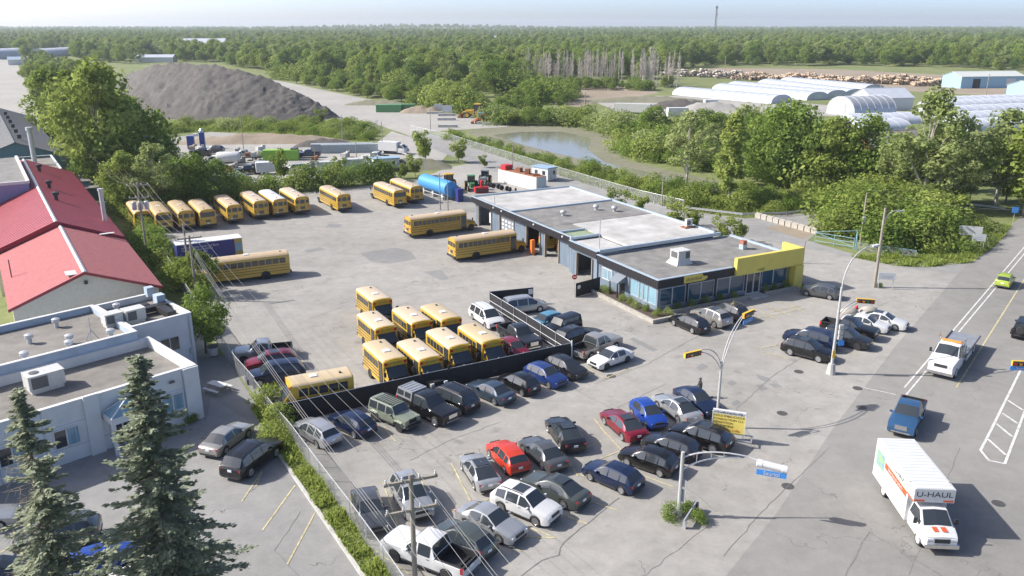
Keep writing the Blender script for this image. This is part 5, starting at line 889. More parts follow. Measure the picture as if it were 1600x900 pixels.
fence('verge_fence', 'chain-link fence along the grass verge between the two lots', [(640,950),(600,890),(548,816),(500,752),(455,690),(425,655),(400,620)], 1.6, 2.6)
fence('yard_fence', 'chain-link fence beside the picnic table at the yard edge', [(400,620),(370,585),(340,540)], 1.8, 2.6)
fence('left_yard_fence', 'chain-link fence with slats beside the transformer pole', [(340,540),(300,478),(252,402),(228,362)], 1.8, 3.0)
fence('roadside_fence', 'long chain-link fence between the access road and the pond', [(640,205),(700,219),(745,234),(790,248),(900,283),(1000,313),(1068,329)], 1.8, 4.0)
fence('gravel_yard_fence', 'chain-link fence by the gravel yard gate', [(590,196),(578,208),(570,218)], 1.8, 3)
# guard rails and concrete blocks
def guard(name, lab, pts):
    P = [g(*q) for q in pts]; r = thing(name, lab, 'guard rail', P[0])
    mb = MB()
    for a, b in zip(P, P[1:]):
        d = (b-a); n = Vector((-d.y, d.x, 0)).normalized()*.04; a_ = a-P[0]; b_ = b-P[0]
        for z0, z1, o in ((.45, .55, 0), (.55, .65, 1), (.65, .75, 0)):
            q = n*(o*1.5); mb.add([a_-n+q+Vector((0,0,z0)), b_-n+q+Vector((0,0,z0)), b_-n+q+Vector((0,0,z1)), a_-n+q+Vector((0,0,z1)), a_+n+q+Vector((0,0,z0)), b_+n+q+Vector((0,0,z0)), b_+n+q+Vector((0,0,z1)), a_+n+q+Vector((0,0,z1))], [(0,1,2,3),(7,6,5,4),(3,2,6,7),(0,4,5,1)])
    mb.build('beam', 'galvanised', r)
    for a, b in zip(P, P[1:]):
        k = max(1, int((b-a).length/4))
        for i in range(k): q = a+(b-a)*(i/k)-P[0]; part(r, 'post', 'wood_pole', lambda b_: b_.box((q.x, q.y+.1, .35), (.15, .15, .7)))
guard('guard_rail', 'steel guard rail along the access road bend', [(1068,329),(1110,334),(1160,340),(1230,338),(1300,330)]); guard('guard_rail', 'short steel guard rail behind the thicket near the far road', [(1488,322),(1530,326),(1570,331)]); guard('guard_rail', 'curved guard rail by the contractor yard entrance', [(630,243),(640,247),(652,252)])
A_ = g(1186, 341); B_ = g(1274, 365)
mat('block', (.36,.335,.29), .9, var=.15, vscale=2, bump=.2)
for i in range(10):
    q = A_.lerp(B_, i/9); d = B_-A_; o = MB(); o.box((0, 0, .4), (d.length/9*.86, .75, .75)); o.box((0, 0, .82), (1.2, .2, .1)); ob = o.build('concrete_block', 'block'); ob.location = q; ob.rotation_euler = (0, 0, math.atan2(d.y, d.x)+random.Random(i).uniform(-.05, .05)); tag(ob, 'pale concrete block in the row closing off the side pad', 'concrete block', 'row of concrete blocks')
# ---- traffic signals and lamps
mat('signal_yellow', (.60,.38,.03), .5); mat('sign_blue', (.05,.24,.62), .5); mat('pole_grey', (.40,.40,.39), .6, var=.1)
def arc(a, b, c, n=8): return [Vector(a)*(1-t)**2+Vector(b)*2*t*(1-t)+Vector(c)*t*t for t in [i/n for i in range(n+1)]]
def signal_head(root, c, ang, n=4, back=False):
    M = Matrix.Translation(c) @ Matrix.Rotation(ang, 4, 'Z'); L = .36*n+.1
    h = part(root, 'signal_head', 'white_paint' if back else 'signal_yellow', lambda b: b.box((0, 0, 0), (L, .22, .42), M=M)); part(h, 'face', 'black', lambda b: b.box((0, -.12, 0), (L-.08, .03, .36), M=M))
    for k in range(n): part(h, 'lens', ('lamp_red', 'lamp_amber', 'machine_green', 'lamp_red')[k % 4], lambda b: b.lathe([(.13, 0), (.13, .03)], 12, M @ Matrix.Translation((-L/2+.23+k*.36, -.14, 0)) @ Matrix.Rotation(math.pi/2, 4, 'X'))); part(h, 'visor', 'black', lambda b: b.box((-L/2+.23+k*.36, -.24, .14), (.28, .22, .03), M=M))
    return h
sp = g(1119, 668)
s1 = thing('traffic_signal', 'twin-arm traffic signal pole behind the yellow message board', 'traffic signal', sp)
part(s1, 'pole', 'pole_grey', lambda b: b.tube((0, 0, 0), (0, 0, 5.6), .12, .09, n=10)); part(s1, 'arm', 'pole_grey', lambda b: [b.path(arc((0, 0, 5.0), (.3, .5, 7.6), (2.3, 3.4, 8.1)), .045), b.path(arc((0, 0, 4.7), (.6, .8, 7.0), (2.3, 3.4, 7.85)), .04)]); part(s1, 'arm', 'pole_grey', lambda b: [b.path(arc((0, 0, 5.0), (-.3, -.1, 6.8), (-1.7, -.4, 6.75)), .045), b.path(arc((0, 0, 4.7), (-.5, -.1, 6.3), (-1.7, -.4, 6.5)), .04)])
signal_head(s1, (2.9, 4.0, 8.0), R(45)); signal_head(s1, (-2.4, -.6, 6.45), R(28)); b_ = part(s1, 'street_name_sign', 'sign_blue', lambda b: b.box((2.9, 3.9, 7.45), (1.5, .04, .32), R(45))); text('Sauriol', .28, 'white_paint', b_, (2.92, 3.87, 7.45), (math.pi/2, 0, R(45)), ext=.004)
lp = g(1298, 584)
s2 = thing('lamp_and_signal_pole', 'white lamp and signal pole on concrete base beside the black suv', 'street lamp', lp)
part(s2, 'base', 'concrete', lambda b: b.lathe([(.42, 0), (.3, .9), (.28, 1.0)], 12)); part(s2, 'pole', 'pole_grey', lambda b: b.tube((0, 0, .9), (.0, 0, 8.2), .14, .10, n=10)); part(s2, 'lamp_arm', 'pole_grey', lambda b: b.path(arc((0, 0, 8.0), (.3, .5, 11.2), (3.0, 2.0, 11.4)), .06)); part(s2, 'lamp_head', 'white_paint', lambda b: b.box((3.4, 2.2, 11.35), (.9, .3, .18), R(30))); part(s2, 'signal_arm', 'pole_grey', lambda b: [b.path(arc((0, 0, 5.6), (1.0, .6, 6.6), (2.2, 1.4, 6.5)), .05), b.path(arc((0, 0, 5.2), (1.0, .6, 6.2), (2.2, 1.4, 6.3)), .04)])
signal_head(s2, (3.0, 1.7, 6.35), R(-12)); part(s2, 'side_signal', 'pole_grey', lambda b: [b.box((.3, -.2, 4.6), (.35, .35, .4)), b.box((.3, -.2, 4.1), (.35, .35, .4)), b.box((.3, -.2, 3.6), (.35, .35, .4))]); part(s2, 'sign_plate', 'sign_blue', lambda b: b.box((.45, -.3, 3.1), (.5, .04, .5))); part(s2, 'warning_plate', 'signal_yellow', lambda b: b.box((-.05, -.25, 2.0), (.25, .05, .7)))
bp_ = g(1060, 806)
s3 = thing('signal_mast', 'grey signal mast with long truss arm standing in a weedy island', 'traffic signal', bp_)
part(s3, 'pole', 'pole_grey', lambda b: [b.tube((0, 0, 0), (0, 0, 4.6), .13, .11, n=10), b.tube((0, 0, 0), (0, 0, .5), .22, n=10)]); part(s3, 'truss_arm', 'white_paint', lambda b: [b.path(arc((0, 0, 4.2), (1.4, .1, 4.9), (4.2, .0, 4.25)), .05), b.path(arc((0, 0, 3.3), (1.2, .1, 4.3), (3.6, .0, 4.2)), .045)]+[b.tube((x, .03, z0), (x, .03, z1), .03) for x, z0, z1 in ((.9, 3.85, 4.5), (1.8, 4.15, 4.52), (2.6, 4.2, 4.48))]+[b.tube((4.1, 0, 4.25), (5.0, -.3, 4.0), .05)])
hd2 = part(s3, 'signal_housing', 'white_paint', lambda b: b.lathe([(.1, -.95), (.24, -.9), (.26, -.6), (.24, -.58), (.24, .6), (.26, .62), (.25, .9), (.1, .95)], 14, Matrix.Translation((5.5, -.45, 3.85)) @ Matrix.Rotation(R(-20), 4, 'Z') @ Matrix.Rotation(math.pi/2+.1, 4, 'Y')), 40)
b_ = part(s3, 'street_name_sign', 'sign_blue', lambda b: b.box((5.45, -.6, 3.4), (1.8, .05, .36), R(-20))); text('Sauriol', .36, 'white_paint', b_, (5.44, -.64, 3.4), (math.pi/2, 0, R(-20)), ext=.004)
for z, h in ((2.4, .5), (1.5, .9)): part(s3, 'sign_back', 'galvanised', lambda b: b.box((.18, 0, z), (.04, .45, h), R(40)))
gr_ = thing('bent_guard_post', 'bent piece of steel guard rail in the weedy island', 'guard rail', g(1078, 812), R(60)); part(gr_, 'beam', 'galvanised', lambda b: [b.box((0, 0, .55), (2.4, .08, .32)), b.box((0, .06, .55), (2.4, .06, .1))]); part(gr_, 'post', 'steel_dark', lambda b: b.box((1.1, 0, .3), (.3, .3, .7))); part(gr_, 'post', 'galvanised', lambda b: b.box((-1.1, 0, .3), (.16, .2, .6)))
rs = thing('overhead_signal', 'yellow signal head with blue street sign hanging at the right edge', 'traffic signal', g(1640, 640)); part(rs, 'pole', 'pole_grey', lambda b: b.tube((0, 0, 0), (0, 0, 6.5), .14, .1, n=10)); q = g(1593, 568, 5.3)-g(1640, 640)
part(rs, 'arm', 'pole_grey', lambda b: b.tube((0, 0, 6.0), (q.x+.7, q.y, 5.5), .05)); signal_head(rs, (q.x+.25, q.y, 5.3), R(-8)); b_ = part(rs, 'street_name_sign', 'sign_blue', lambda b: b.box((q.x+.25, q.y-.02, 4.9), (1.7, .05, .34), R(-8))); text('Sauriol', .32, 'white_paint', b_, (q.x+.25, q.y-.06, 4.9), (math.pi/2, 0, R(-8)), ext=.004)
# ---- message board trailer
mb0 = thing('message_board', 'yellow changeable letter sign on a low trailer frame', 'sign', g(1136, 690), R(-20))
bd = part(mb0, 'panel', 'yellow_letter' if 'yellow_letter' in M_ else mat('yellow_letter', (.72,.58,.13), .5), lambda b: b.box((0, 0, 1.55), (2.35, .2, 1.45))); part(mb0, 'header', 'white_paint', lambda b: b.box((0, 0, 2.42), (2.4, .22, .3))); part(mb0, 'cabinet_edge', 'white_paint', lambda b: [b.box((-1.2, 0, 1.6), (.06, .24, 1.6)), b.box((1.2, 0, 1.6), (.06, .24, 1.6))])
strokes(mb0, 'paint_navy', Matrix.Translation((0, -.117, 2.42)), -1.1, 1.1, .2, 31, 1)
for i, (s, c) in enumerate((('NOUS EMBAUCHONS', 'black'), ('CONDUCTEURS CL2', 'black'), ('RÉPARTITION', 'black'), ('MÉCANICIENS', 'black'))): text(s, .235, c, bd, (-1.1 if i < 4 else -.65, -.105, 2.12-i*.27), (math.pi/2, 0, 0), ext=.003, sx=.98, align='LEFT')
strokes(bd, 'lamp_red', Matrix.Translation((0, -.107, 1.04)), -.65, .8, .2, 33, 2)
part(mb0, 'trailer_frame', 'galvanised', lambda b: [b.box((0, y, .5), (3.6, .08, .08)) for y in (-.5, .5)]+[b.box((x, 0, .5), (.08, 1.0, .08)) for x in (-1.5, 0, 1.75)]+[b.box((x, 0, .7), (.08, .1, .5)) for x in (-1.1, 1.1)]+[b.tube((1.75, y, 0), (1.75, y, .5), .04) for y in (-.5, .5)]); simple_wheels(mb0, .3, .16, [(-.3, .62), (-.3, -.62)], 'smallwheel')
# ---- person
pm = g(1093, 621); pr_ = thing('person', 'person in black clothes and dark cap walking between the parked cars', 'person', pm, R(200))
def skin_person(root):
    J = [((0,0,.95), .15), ((0,0,1.2), .14), ((0,0,1.42), .15), ((0,0,1.53), .06), ((.02,0,1.63), .09), ((.03,0,1.73), .085), ((0,.19,1.40), .07), ((.03,.25,1.14), .05), ((.20,.2,.98), .04), ((.27,.18,.96), .035), ((0,-.19,1.40), .07), ((.02,-.25,1.14), .05), ((.20,-.2,1.0), .04), ((.27,-.17,.99), .035), ((0,.10,.88), .10), ((.10,.10,.5), .07), ((.02,.10,.09), .05), ((.16,.11,.04), .04), ((0,-.10,.88), .10), ((-.03,-.10,.5), .07), ((-.16,-.10,.10), .05), ((-.04,-.11,.04), .04)]
    E_ = [(0,1),(1,2),(2,3),(3,4),(4,5),(2,6),(6,7),(7,8),(8,9),(2,10),(10,11),(11,12),(12,13),(0,14),(14,15),(15,16),(16,17),(0,18),(18,19),(19,20),(20,21)]
    me = bpy.data.meshes.new('body'); me.from_pydata([p for p, r in J], E_, []); o = bpy.data.objects.new('body', me); C.objects.link(o); o.parent = root
    o.modifiers.new('skin', 'SKIN'); 
    for i, (p, r) in enumerate(J): me.skin_vertices[0].data[i].radius = (r, r)
    me.skin_vertices[0].data[0].use_root = True; o.modifiers.new('sub', 'SUBSURF').levels = 1; o.modifiers['sub'].render_levels = 2
    me.materials.append(M_['person_cloth']); return o
mat('person_cloth', (.014,.014,.016), .85, var=.2, vscale=12); mat('skin', (.45,.27,.19), .6)
skin_person(pr_); part(pr_, 'face', 'skin', lambda b: b.lathe([(.01, -.1), (.06, -.08), (.088, 0), (.08, .06), (.02, .1)], 12, Matrix.Translation((.05, 0, 1.67))), 60); part(pr_, 'cap', 'black', lambda b: [b.lathe([(.105, 0), (.1, .06), (.05, .11), (.01, .12)], 12, Matrix.Translation((.03, 0, 1.71))), b.box((.14, 0, 1.72), (.12, .15, .015))], 60)
for s in (-1, 1):
    hp = part(pr_, 'hand', 'skin', lambda b: [b.box((.30, s*.175, .965), (.09, .035, .08))]+[b.tube((.33, s*.175, .94+.02*k), (.39-.01*abs(k-1.5), s*.165, .925+.02*k), .009) for k in range(4)]+[b.tube((.29, s*.165, 1.0), (.34, s*.145, 1.02), .010)])
# ---- hydrant, barriers
hy = thing('fire_hydrant', 'red fire hydrant behind the white cars', 'hydrant', g(1337, 490)); part(hy, 'barrel', 'machine_red', lambda b: b.lathe([(.2, 0), (.2, .06), (.14, .08), (.14, .7), (.18, .72), (.16, .85), (.05, .95)], 12), 40); part(hy, 'outlet', 'machine_red', lambda b: b.tube((-.25, 0, .55), (.25, 0, .55), .07, n=8))
for px, lab in (((1326,491), 'pale boulder just left of the red hydrant'), ((1357,489), 'pale boulder just right of the red hydrant')):
    o = MB(); o.lathe([(.9, 0), (1.0, .25), (.7, .6), (.2, .75)], 9); q = o.build('boulder', 'block', smooth=60); q.location = g(*px); q.scale = (1.1, .7, 1); tag(q, lab, 'boulder')
mat('safety_orange', (.75,.18,.03), .5)
jk = thing('floor_jack_stand', 'tall orange hoist standing at the third garage door', 'hoist', g(832, 398), R(28)); part(jk, 'column', 'safety_orange', bx(-.25, .25, -.25, .25, .1, 2.1)); part(jk, 'base', 'steel_dark', lambda b: [b.box((.5, 0, .1), (1.6, .2, .15)), b.box((0, 0, .08), (.2, 1.3, .15))])
bn = thing('white_bin', 'white slim cabinet beside the first garage door', 'cabinet', g(771, 357), R(28)); part(bn, 'cabinet', 'white_paint', bx(-.5, .5, -.4, .4, .9, 2.6)); part(bn, 'leg', 'steel', bx(-.1, .1, -.1, .1, 0, .9)); part(bn, 'mark', 'safety_orange', bx(-.15, .15, -.42, -.405, 1.9, 2.2))
# ---- picnic table
pt = thing('picnic_table', 'white picnic table on the dark paving beside the office', 'table', g(341, 612), R(-30))
for y in (-.26, -.09, .09, .26): part(pt, 'plank', 'white_paint', bx(-.9, .9, y-.08, y+.08, .72, .76))
for y in (-.75, .75): part(pt, 'bench', 'white_paint', bx(-.9, .9, y-.13, y+.13, .42, .46))
for x in (-.65, .65):
    part(pt, 'leg', 'wood_pole', lambda b: [b.tube((x, -.8, 0), (x, -.2, .72), .04)]); part(pt, 'leg', 'wood_pole', lambda b: [b.tube((x, .8, 0), (x, .2, .72), .04)]); part(pt, 'brace', 'wood_pole', bx(x-.03, x+.03, -.85, .85, .36, .41))
bl = thing('white_cart', 'small white wheeled bin in the shade beside the office wall', 'bin', g(334, 556), R(40)); part(bl, 'tub', 'white_paint', lambda b: b.lathe([(.38, .1), (.48, .9), (.5, .92)], 12)); part(bl, 'lid', 'hvac_dark', lambda b: b.lathe([(.52, .92), (.5, 1.02), (.05, 1.06)], 12))
# ---- utility poles and wires
def pole(name, lab, base, h, arms=(), tr=0, ang=R(30), lean=(0, 0), r=.16):
    t = thing(name, lab, 'utility pole', base, 0); top = Vector((lean[0], lean[1], h)); part(t, 'pole', 'wood_pole', lambda b: b.tube((0, 0, -.2), top, r, r*.68, n=10))
    dr = Vector((math.cos(ang), math.sin(ang), 0)); att = []
    for z, ln in arms:
        c = top*(z/h); a = part(t, 'crossarm', 'wood_pole', lambda b: b.box((c.x, c.y, z), (ln, .12, .14), ang))
        for k in (-.46, -.16, .16, .46):
            q = c+dr*ln*k+Vector((0, 0, .07)); part(a, 'insulator', 'hvac', lambda b: b.lathe([(.05, 0), (.07, .08), (.04, .14), (.06, .2), (.01, .24)], 8, Matrix.Translation(q))); att.append(Vector(base)+q+Vector((0, 0, .2)))
    for k in range(tr): q = top*(.72)+dr*((k-1)*.75)+Vector((-.25*dr.y, .25*dr.x, 0)); part(t, 'transformer', 'galvanised', lambda b: b.lathe([(.28, -.55), (.3, -.5), (.3, .45), (.25, .5), (.05, .55)], 12, Matrix.Translation(q)), 40)
    return t, att
pA, aA = pole('utility_pole', 'weathered wooden utility pole with two crossarms in the front lot', g(652, 985), 9.2, ((8.85, 2.7), (7.2, 2.7)), ang=R(22))
def pole_top(px, py, base): # height so that the top is seen at photo row py
    y = base.y; v = (py-450)/1280.0; t = y/(CS-v*SN); return 30-(SN+v*CS)*t
def mk(name, lab, bpx, tpy, arms, **k):
    b = g(*bpx); h = pole_top(0, tpy, b); return pole(name, lab, b, h, [(h-a, l) for a, l in arms], **k)
pB, aB = mk('utility_pole', 'utility pole with crossarm beside the blue advertising trailer', (308,470), 368, ((.3, 2.6),), ang=R(28))
pC, aC = mk('utility_pole', 'utility pole with three transformers at the left end of the bus row', (232,412), 285, ((.4, 2.6), (2.0, 2.4)), tr=3, ang=R(20))
pD, aD = mk('utility_pole', 'utility pole with single crossarm in the trees behind the red roof', (182,330), 254, ((.3, 3.2),), ang=R(15)); pE, aE = mk('utility_pole', 'dark utility pole with cabinets beside the grey workshop', (124,262), 165, ((3.5, 3.0), (5.5, 2.4)), tr=3, ang=R(20))
pF, aF = mk('utility_pole', 'slim steel pole beside the blue trailer crossarm', (296,430), 350, (), ang=0)
pG, aG = mk('utility_pole', 'wooden street lamp pole at the corner of the access road', (1366,449), 325, (), r=.2); lg = g(1366, 449); part(pG, 'lamp_arm', 'galvanised', lambda b: b.path(arc((0, 0, 7.6), (.4, .1, 9.6), (1.8, .3, 9.3)), .05)); part(pG, 'lamp_head', 'galvanised', lambda b: b.box((2.0, .35, 9.25), (.7, .25, .15)))
pH, aH = mk('utility_pole', 'grey pole with meter box rising from the thicket', (1344,381), 302, (), r=.16); part(pH, 'meter_box', 'hvac', lambda b: b.box((0, -.3, 3.6), (.5, .35, .8)))
for bpx, tpy, lab in (((536,224), 180, 'thin pole left of the gravel yard entrance'), ((598,240), 190, 'thin pole at the gravel yard entrance gate'), ((673,209), 167, 'thin pole at the gravel yard edge'), ((494,274), 228, 'thin pole rising from the hedge behind the bus row'), ((558,262), 222, 'thin pole beside the grey culvert boxes'), ((381,238), 172, 'thin pole on the grassy bank below the mound'), ((1034,322), 276, 'bare post beside the chain-link fence past the garage'), ((801,262), 225, 'post with red box beside the container'), ((856,256), 236, 'thin post on the pond bank'), ((1254,412), 377, 'leaning steel post beyond the yellow panel'), ((914,168), 144, 'lamp post at the bare field'), ((1375,148), 103, 'tall pole at the log yard'), ((1540,150), 115, 'pole in front of the pale blue barn'), ((1241,120), 98, 'pole at the left end of the log yard'), ((1132,115), 88, 'pole near the dead trees'), ((688,328), 271, 'steel lamp post beside the blue tank'), ((700,330), 282, 'second steel post beside the fuel pump')):
    mk('utility_pole', lab, bpx, tpy, (), r=.11 if bpx[1] > 200 else .2)
def wire(a, b, sag, name='wire', lab=None, r=.011, n=14):
    pts = [Vector(a).lerp(Vector(b), t/n)-Vector((0, 0, 4*sag*(t/n)*(1-t/n))) for t in range(n+1)]; mb = MB()
    for p, q in zip(pts, pts[1:]): mb.tube(p, q, r, n=4, cap=False)
    return mb.build('wire', 'wire_grey', None)
mat('wire_grey', (.13,.13,.13), .5, metal=.3)
ext = Vector((7.5, -14.0, 0))
WN = 0
def wires(A, B, idx, sag, lab):
    for i in idx: tag(wire(A[i], B[i], sag), lab, 'wire', 'overhead wires along the left fence')
wires(aA, aB, (0, 1, 2, 3), .9, 'overhead wire between the front wooden pole and the pole by the blue trailer'); wires(aB, aC, (0, 1, 2, 3), .7, 'overhead wire between the blue trailer pole and the transformer pole'); wires(aC, aD, (0, 1, 2, 3), .9, 'overhead wire between the transformer pole and the pole in the trees')
wires(aD, aE, (0, 3), 1.0, 'overhead wire from the pole in the trees to the workshop pole')
A2 = [p+ext for p in aA]; wires(aA, A2, (0, 1, 2, 3, 4, 7), .3, 'overhead wire running from the front wooden pole out of the picture')
cc = g(312, 470); ca = Vector((cc.x, cc.y, 5.6)); cb2 = Vector((aA[4].x, aA[4].y, 6.2))
for k in range(3): tag(wire(ca+Vector((.12*k, 0, .12*k)), cb2+Vector((.12*k, 0, .1*k)), .8, r=.02), 'thick cable strung low along the left fence', 'wire', 'thick low cables')
for (x0, y0, z0), (x1, y1, z1) in (((1346,381,8.0),(1620,415,7.5)), ((1346,381,7.6),(1640,350,9.0))):
    a = g(x0, y0); b = g(x1, y1); tag(wire((a.x, a.y, z0), (b.x, b.y, z1), 1.0, r=.015), 'overhead wire crossing from the thicket pole to the street', 'wire', 'wires over the thicket')
# ---- roadside signs
def board(name, lab, px, hd_, wd, h, z, m='white_paint', legs=2, lines=0):
    t = thing(name, lab, 'sign', g(*px), R(hd_)); p_ = part(t, 'panel', m, bx(-wd/2, wd/2, -.03, .03, z, z+h))
    for s in ((-1, 1) if legs == 2 else (0,)): part(t, 'post', 'galvanised', lambda b: b.tube((s*wd*.42, .06, 0), (s*wd*.42, .06, z+h*.95), .04))
    for k in range(lines): part(p_, 'text_line', 'pole_grey', bx(-wd*.38, wd*.3, -.037, -.031, z+h*(.25+.22*k), z+h*(.25+.22*k)+.06))
board('billboard', 'large plain sign boards on posts in the weeds by the street', (1512,388), -20, 2.9, 1.3, 1.9, 'hvac', 2); board('notice_board', 'white notice board on two posts in front of the larger boards', (1526,394), -12, 1.7, .95, 1.6, 'white_paint', 2, 2)
board('estate_sign', 'white rectangular sign beside the wooden lamp pole', (1383,452), -8, 1.9, .85, 1.2, 'white_paint', 2, 2); board('blue_road_sign', 'small blue sign at the far edge of the street', (1582,352), -10, .9, .9, 2.0, 'sign_blue', 1); board('sign_back', 'dark back of a sign standing in the thicket', (1432,386), 60, 1.1, 1.4, .8, 'pole_grey', 1); board('small_white_sign', 'small white sign on the grass mound behind the hedge', (583,252), 0, 1.3, 1.2, .8, 'white_paint', 2)
# turquoise gate
mat('gate_blue', (.20,.36,.40), .5)
tg = thing('field_gate', 'pale turquoise tubular gate in front of the thicket', 'gate', g(1273, 380)); gb_ = g(1333, 390)-g(1273, 380)
part(tg, 'frame', 'gate_blue', lambda b: [b.tube((0, 0, z), gb_+Vector((0, 0, z)), .04) for z in (.4, 1.0, 1.6)]+[b.tube(gb_*t, gb_*t+Vector((0, 0, 1.7)), .05) for t in (0, .5, 1)]+[b.tube((0, 0, 1.6), gb_+Vector((0, 0, .4)), .035)]); part(tg, 'post', 'gate_blue', lambda b: b.tube(gb_+Vector((.3, 0, 0)), gb_+Vector((.3, 0, 2.8)), .14, n=8)); part(tg, 'brace_cable', 'gate_blue', lambda b: b.tube(gb_+Vector((.3, 0, 2.7)), (0, 0, 1.7), .025))
fence('turquoise_rail', 'turquoise tube fence running from the gate under the thicket', [(1338,391),(1380,397),(1405,400),(1430,404)], 1.1, 3, 'chain_link', rail='gate_blue')
# ================================================================ vegetation
leaf_mat('leaf_olive', (.14,.195,.035), (.34,.40,.11), .45); leaf_mat('leaf_green', (.105,.17,.030), (.27,.355,.085), .45); leaf_mat('leaf_pale', (.19,.245,.075), (.39,.44,.18), .45); leaf_mat('leaf_dark', (.085,.145,.03), (.215,.30,.08), .45); leaf_mat('needle', (.22,.255,.17), (.47,.50,.36), .35); leaf_mat('twig', (.20,.17,.135), (.36,.32,.27), 0.0); leaf_mat('grass_blade', (.17,.235,.04), (.37,.43,.12), .45)
mat('bark', (.16,.13,.10), .95, var=.3, vscale=5, stretch=(4,4,.6)); mat('bark_pale', (.36,.34,.30), .9, var=.25, vscale=5, stretch=(4,4,.6))
rng = np.random.default_rng(7)
def leaf_mesh(name, blobs, per, size, seed, flat=0.0, up=.35):
    """many small leaf faces spread over overlapping clumps"""
    r = np.random.default_rng(seed); B = np.array(blobs); n = int(per*len(B)); k = np.repeat(np.arange(len(B)), int(per)); n = len(k)
    d = r.normal(size=(n, 3)); d /= np.linalg.norm(d, axis=1)[:, None]; rad = r.uniform(.45, 1.05, n)[:, None]**.6
    c = B[k, :3]+d*B[k, 3:6]*rad; nm = d*.9+r.normal(size=(n, 3))*.55; nm[:, 2] += up; nm /= np.linalg.norm(nm, axis=1)[:, None]
    a = np.cross(nm, r.normal(size=(n, 3))); a /= np.linalg.norm(a, axis=1)[:, None]; b = np.cross(nm, a)
    s = (size*r.uniform(.55, 1.35, n))[:, None]; a *= s; b *= s*r.uniform(.5, .9, n)[:, None]
    V = np.stack([c-a, c-b*.9+a*.1, c+a, c+b*.9+a*.1], 1).reshape(-1, 3)
    return quads_mesh(name, V)
def quads_mesh(name, V):
    me = bpy.data.meshes.new(name); nv = len(V); nf = nv//4; me.vertices.add(nv); me.vertices.foreach_set('co', V.astype(np.float32).ravel()); me.loops.add(nv); me.loops.foreach_set('vertex_index', np.arange(nv, dtype=np.int32)); me.polygons.add(nf); me.polygons.foreach_set('loop_start', np.arange(0, nv, 4, dtype=np.int32)); me.polygons.foreach_set('loop_total', np.full(nf, 4, dtype=np.int32)); me.update(calc_edges=True); return me
def envelope(kind, H, W, n, seed):
    r = random.Random(seed); out = []
    for i in range(n):
        for _ in range(40):
            z = r.uniform(.0, 1.0)
            wr = {'poplar': .55*math.sin(math.pi*min(1, (z*.92+.10)))**.6, 'broad': math.sin(math.pi*(z*.86+.12))**.7, 'loose': .9*math.sin(math.pi*(z*.8+.15)), 'bush': math.sqrt(max(0, 1-z*z*.9)), 'fan': .35+.65*z}[kind]
            a = r.uniform(0, 6.283); q = math.sqrt(r.uniform(.05, 1))*wr
            break
        b0 = {'poplar': .16, 'broad': .22, 'loose': .25, 'bush': .05, 'fan': .2}[kind]*H
        cz = b0+(H-b0)*(z*.88+.04); s = r.uniform(.75, 1.25)*{'poplar': .125, 'broad': .165, 'loose': .115, 'bush': .33, 'fan': .18}[kind]*W
        out.append((q*W/2*math.cos(a), q*W/2*math.sin(a), cz, s, s, s*r.uniform(.65, 1.0)))
    return out
def trunk_mesh(name, H, r0, blobs, seed, limbs=7, lean=.3):
    r = random.Random(seed); b = MB(); pts = [Vector((0, 0, -.1))]; n = 5
    for i in range(1, n+1): pts.append(Vector((r.uniform(-lean, lean)*i/n*1.6, r.uniform(-lean, lean)*i/n*1.6, H*.82*i/n)))
    for i in range(n): b.tube(pts[i], pts[i+1], r0*(1-.85*i/n), r0*(1-.85*(i+1)/n), n=7, cap=False)
    for t in r.sample(blobs, min(limbs, len(blobs))):
        e = Vector(t[:3]); k = min(n-1, max(1, int(e.z/H*n*.75))); b.tube(pts[k], e, r0*.38*(1-.5*k/n), r0*.08, n=5, cap=False)
    return b.mesh(name, 60)
PLANTS = {}
def plant_kind(key, env, H, W, nb, per, size, leaf, seeds, bark='bark', r0=.2, trunk=True, limbs=7):
    L = []
    for s in seeds:
        bl = envelope(env, H, W, nb, s); cm = leaf_mesh('crown_'+key, bl, per, size, s); cm.materials.append(M_[leaf]); tm = None
        if trunk: tm = trunk_mesh('trunk_'+key, H, r0, bl, s, limbs); tm.materials.append(M_[bark])
        L.append((cm, tm))
    PLANTS[key] = (L, H)
plant_kind('poplar', 'poplar', 14, 6.5, 44, 105, .23, 'leaf_olive', (1, 2, 3), 'bark_pale', .22)
plant_kind('broad', 'broad', 11, 9.5, 46, 115, .24, 'leaf_green', (11, 12, 13, 14), 'bark', .26); plant_kind('olive', 'broad', 11, 8.5, 46, 115, .235, 'leaf_olive', (15, 16, 17), 'bark', .24)
plant_kind('loose', 'loose', 12, 8, 50, 80, .21, 'leaf_pale', (21, 22, 23), 'bark_pale', .2, limbs=16); plant_kind('maple', 'broad', 9, 8.0, 42, 112, .22, 'leaf_dark', (31, 32), 'bark', .22)
plant_kind('bush', 'bush', 2.6, 3.4, 16, 95, .13, 'leaf_green', (41, 42, 43), trunk=True, r0=.05, limbs=5); plant_kind('bush_olive', 'bush', 2.4, 3.6, 16, 95, .13, 'leaf_olive', (44, 45, 46), trunk=True, r0=.05, limbs=5); plant_kind('bush_pale', 'bush', 2.0, 3.4, 15, 95, .12, 'leaf_pale', (47, 48), trunk=True, r0=.04, limbs=5); plant_kind('sapling', 'fan', 4.2, 3.6, 18, 95, .16, 'leaf_olive', (51, 52, 53), trunk=True, r0=.07, limbs=10)
NAMES = dict(poplar='poplar_tree', broad='broadleaf_tree', olive='broadleaf_tree', loose='silvery_tree', maple='maple_tree', bush='bush', bush_olive='bush', bush_pale='bush', sapling='sapling')
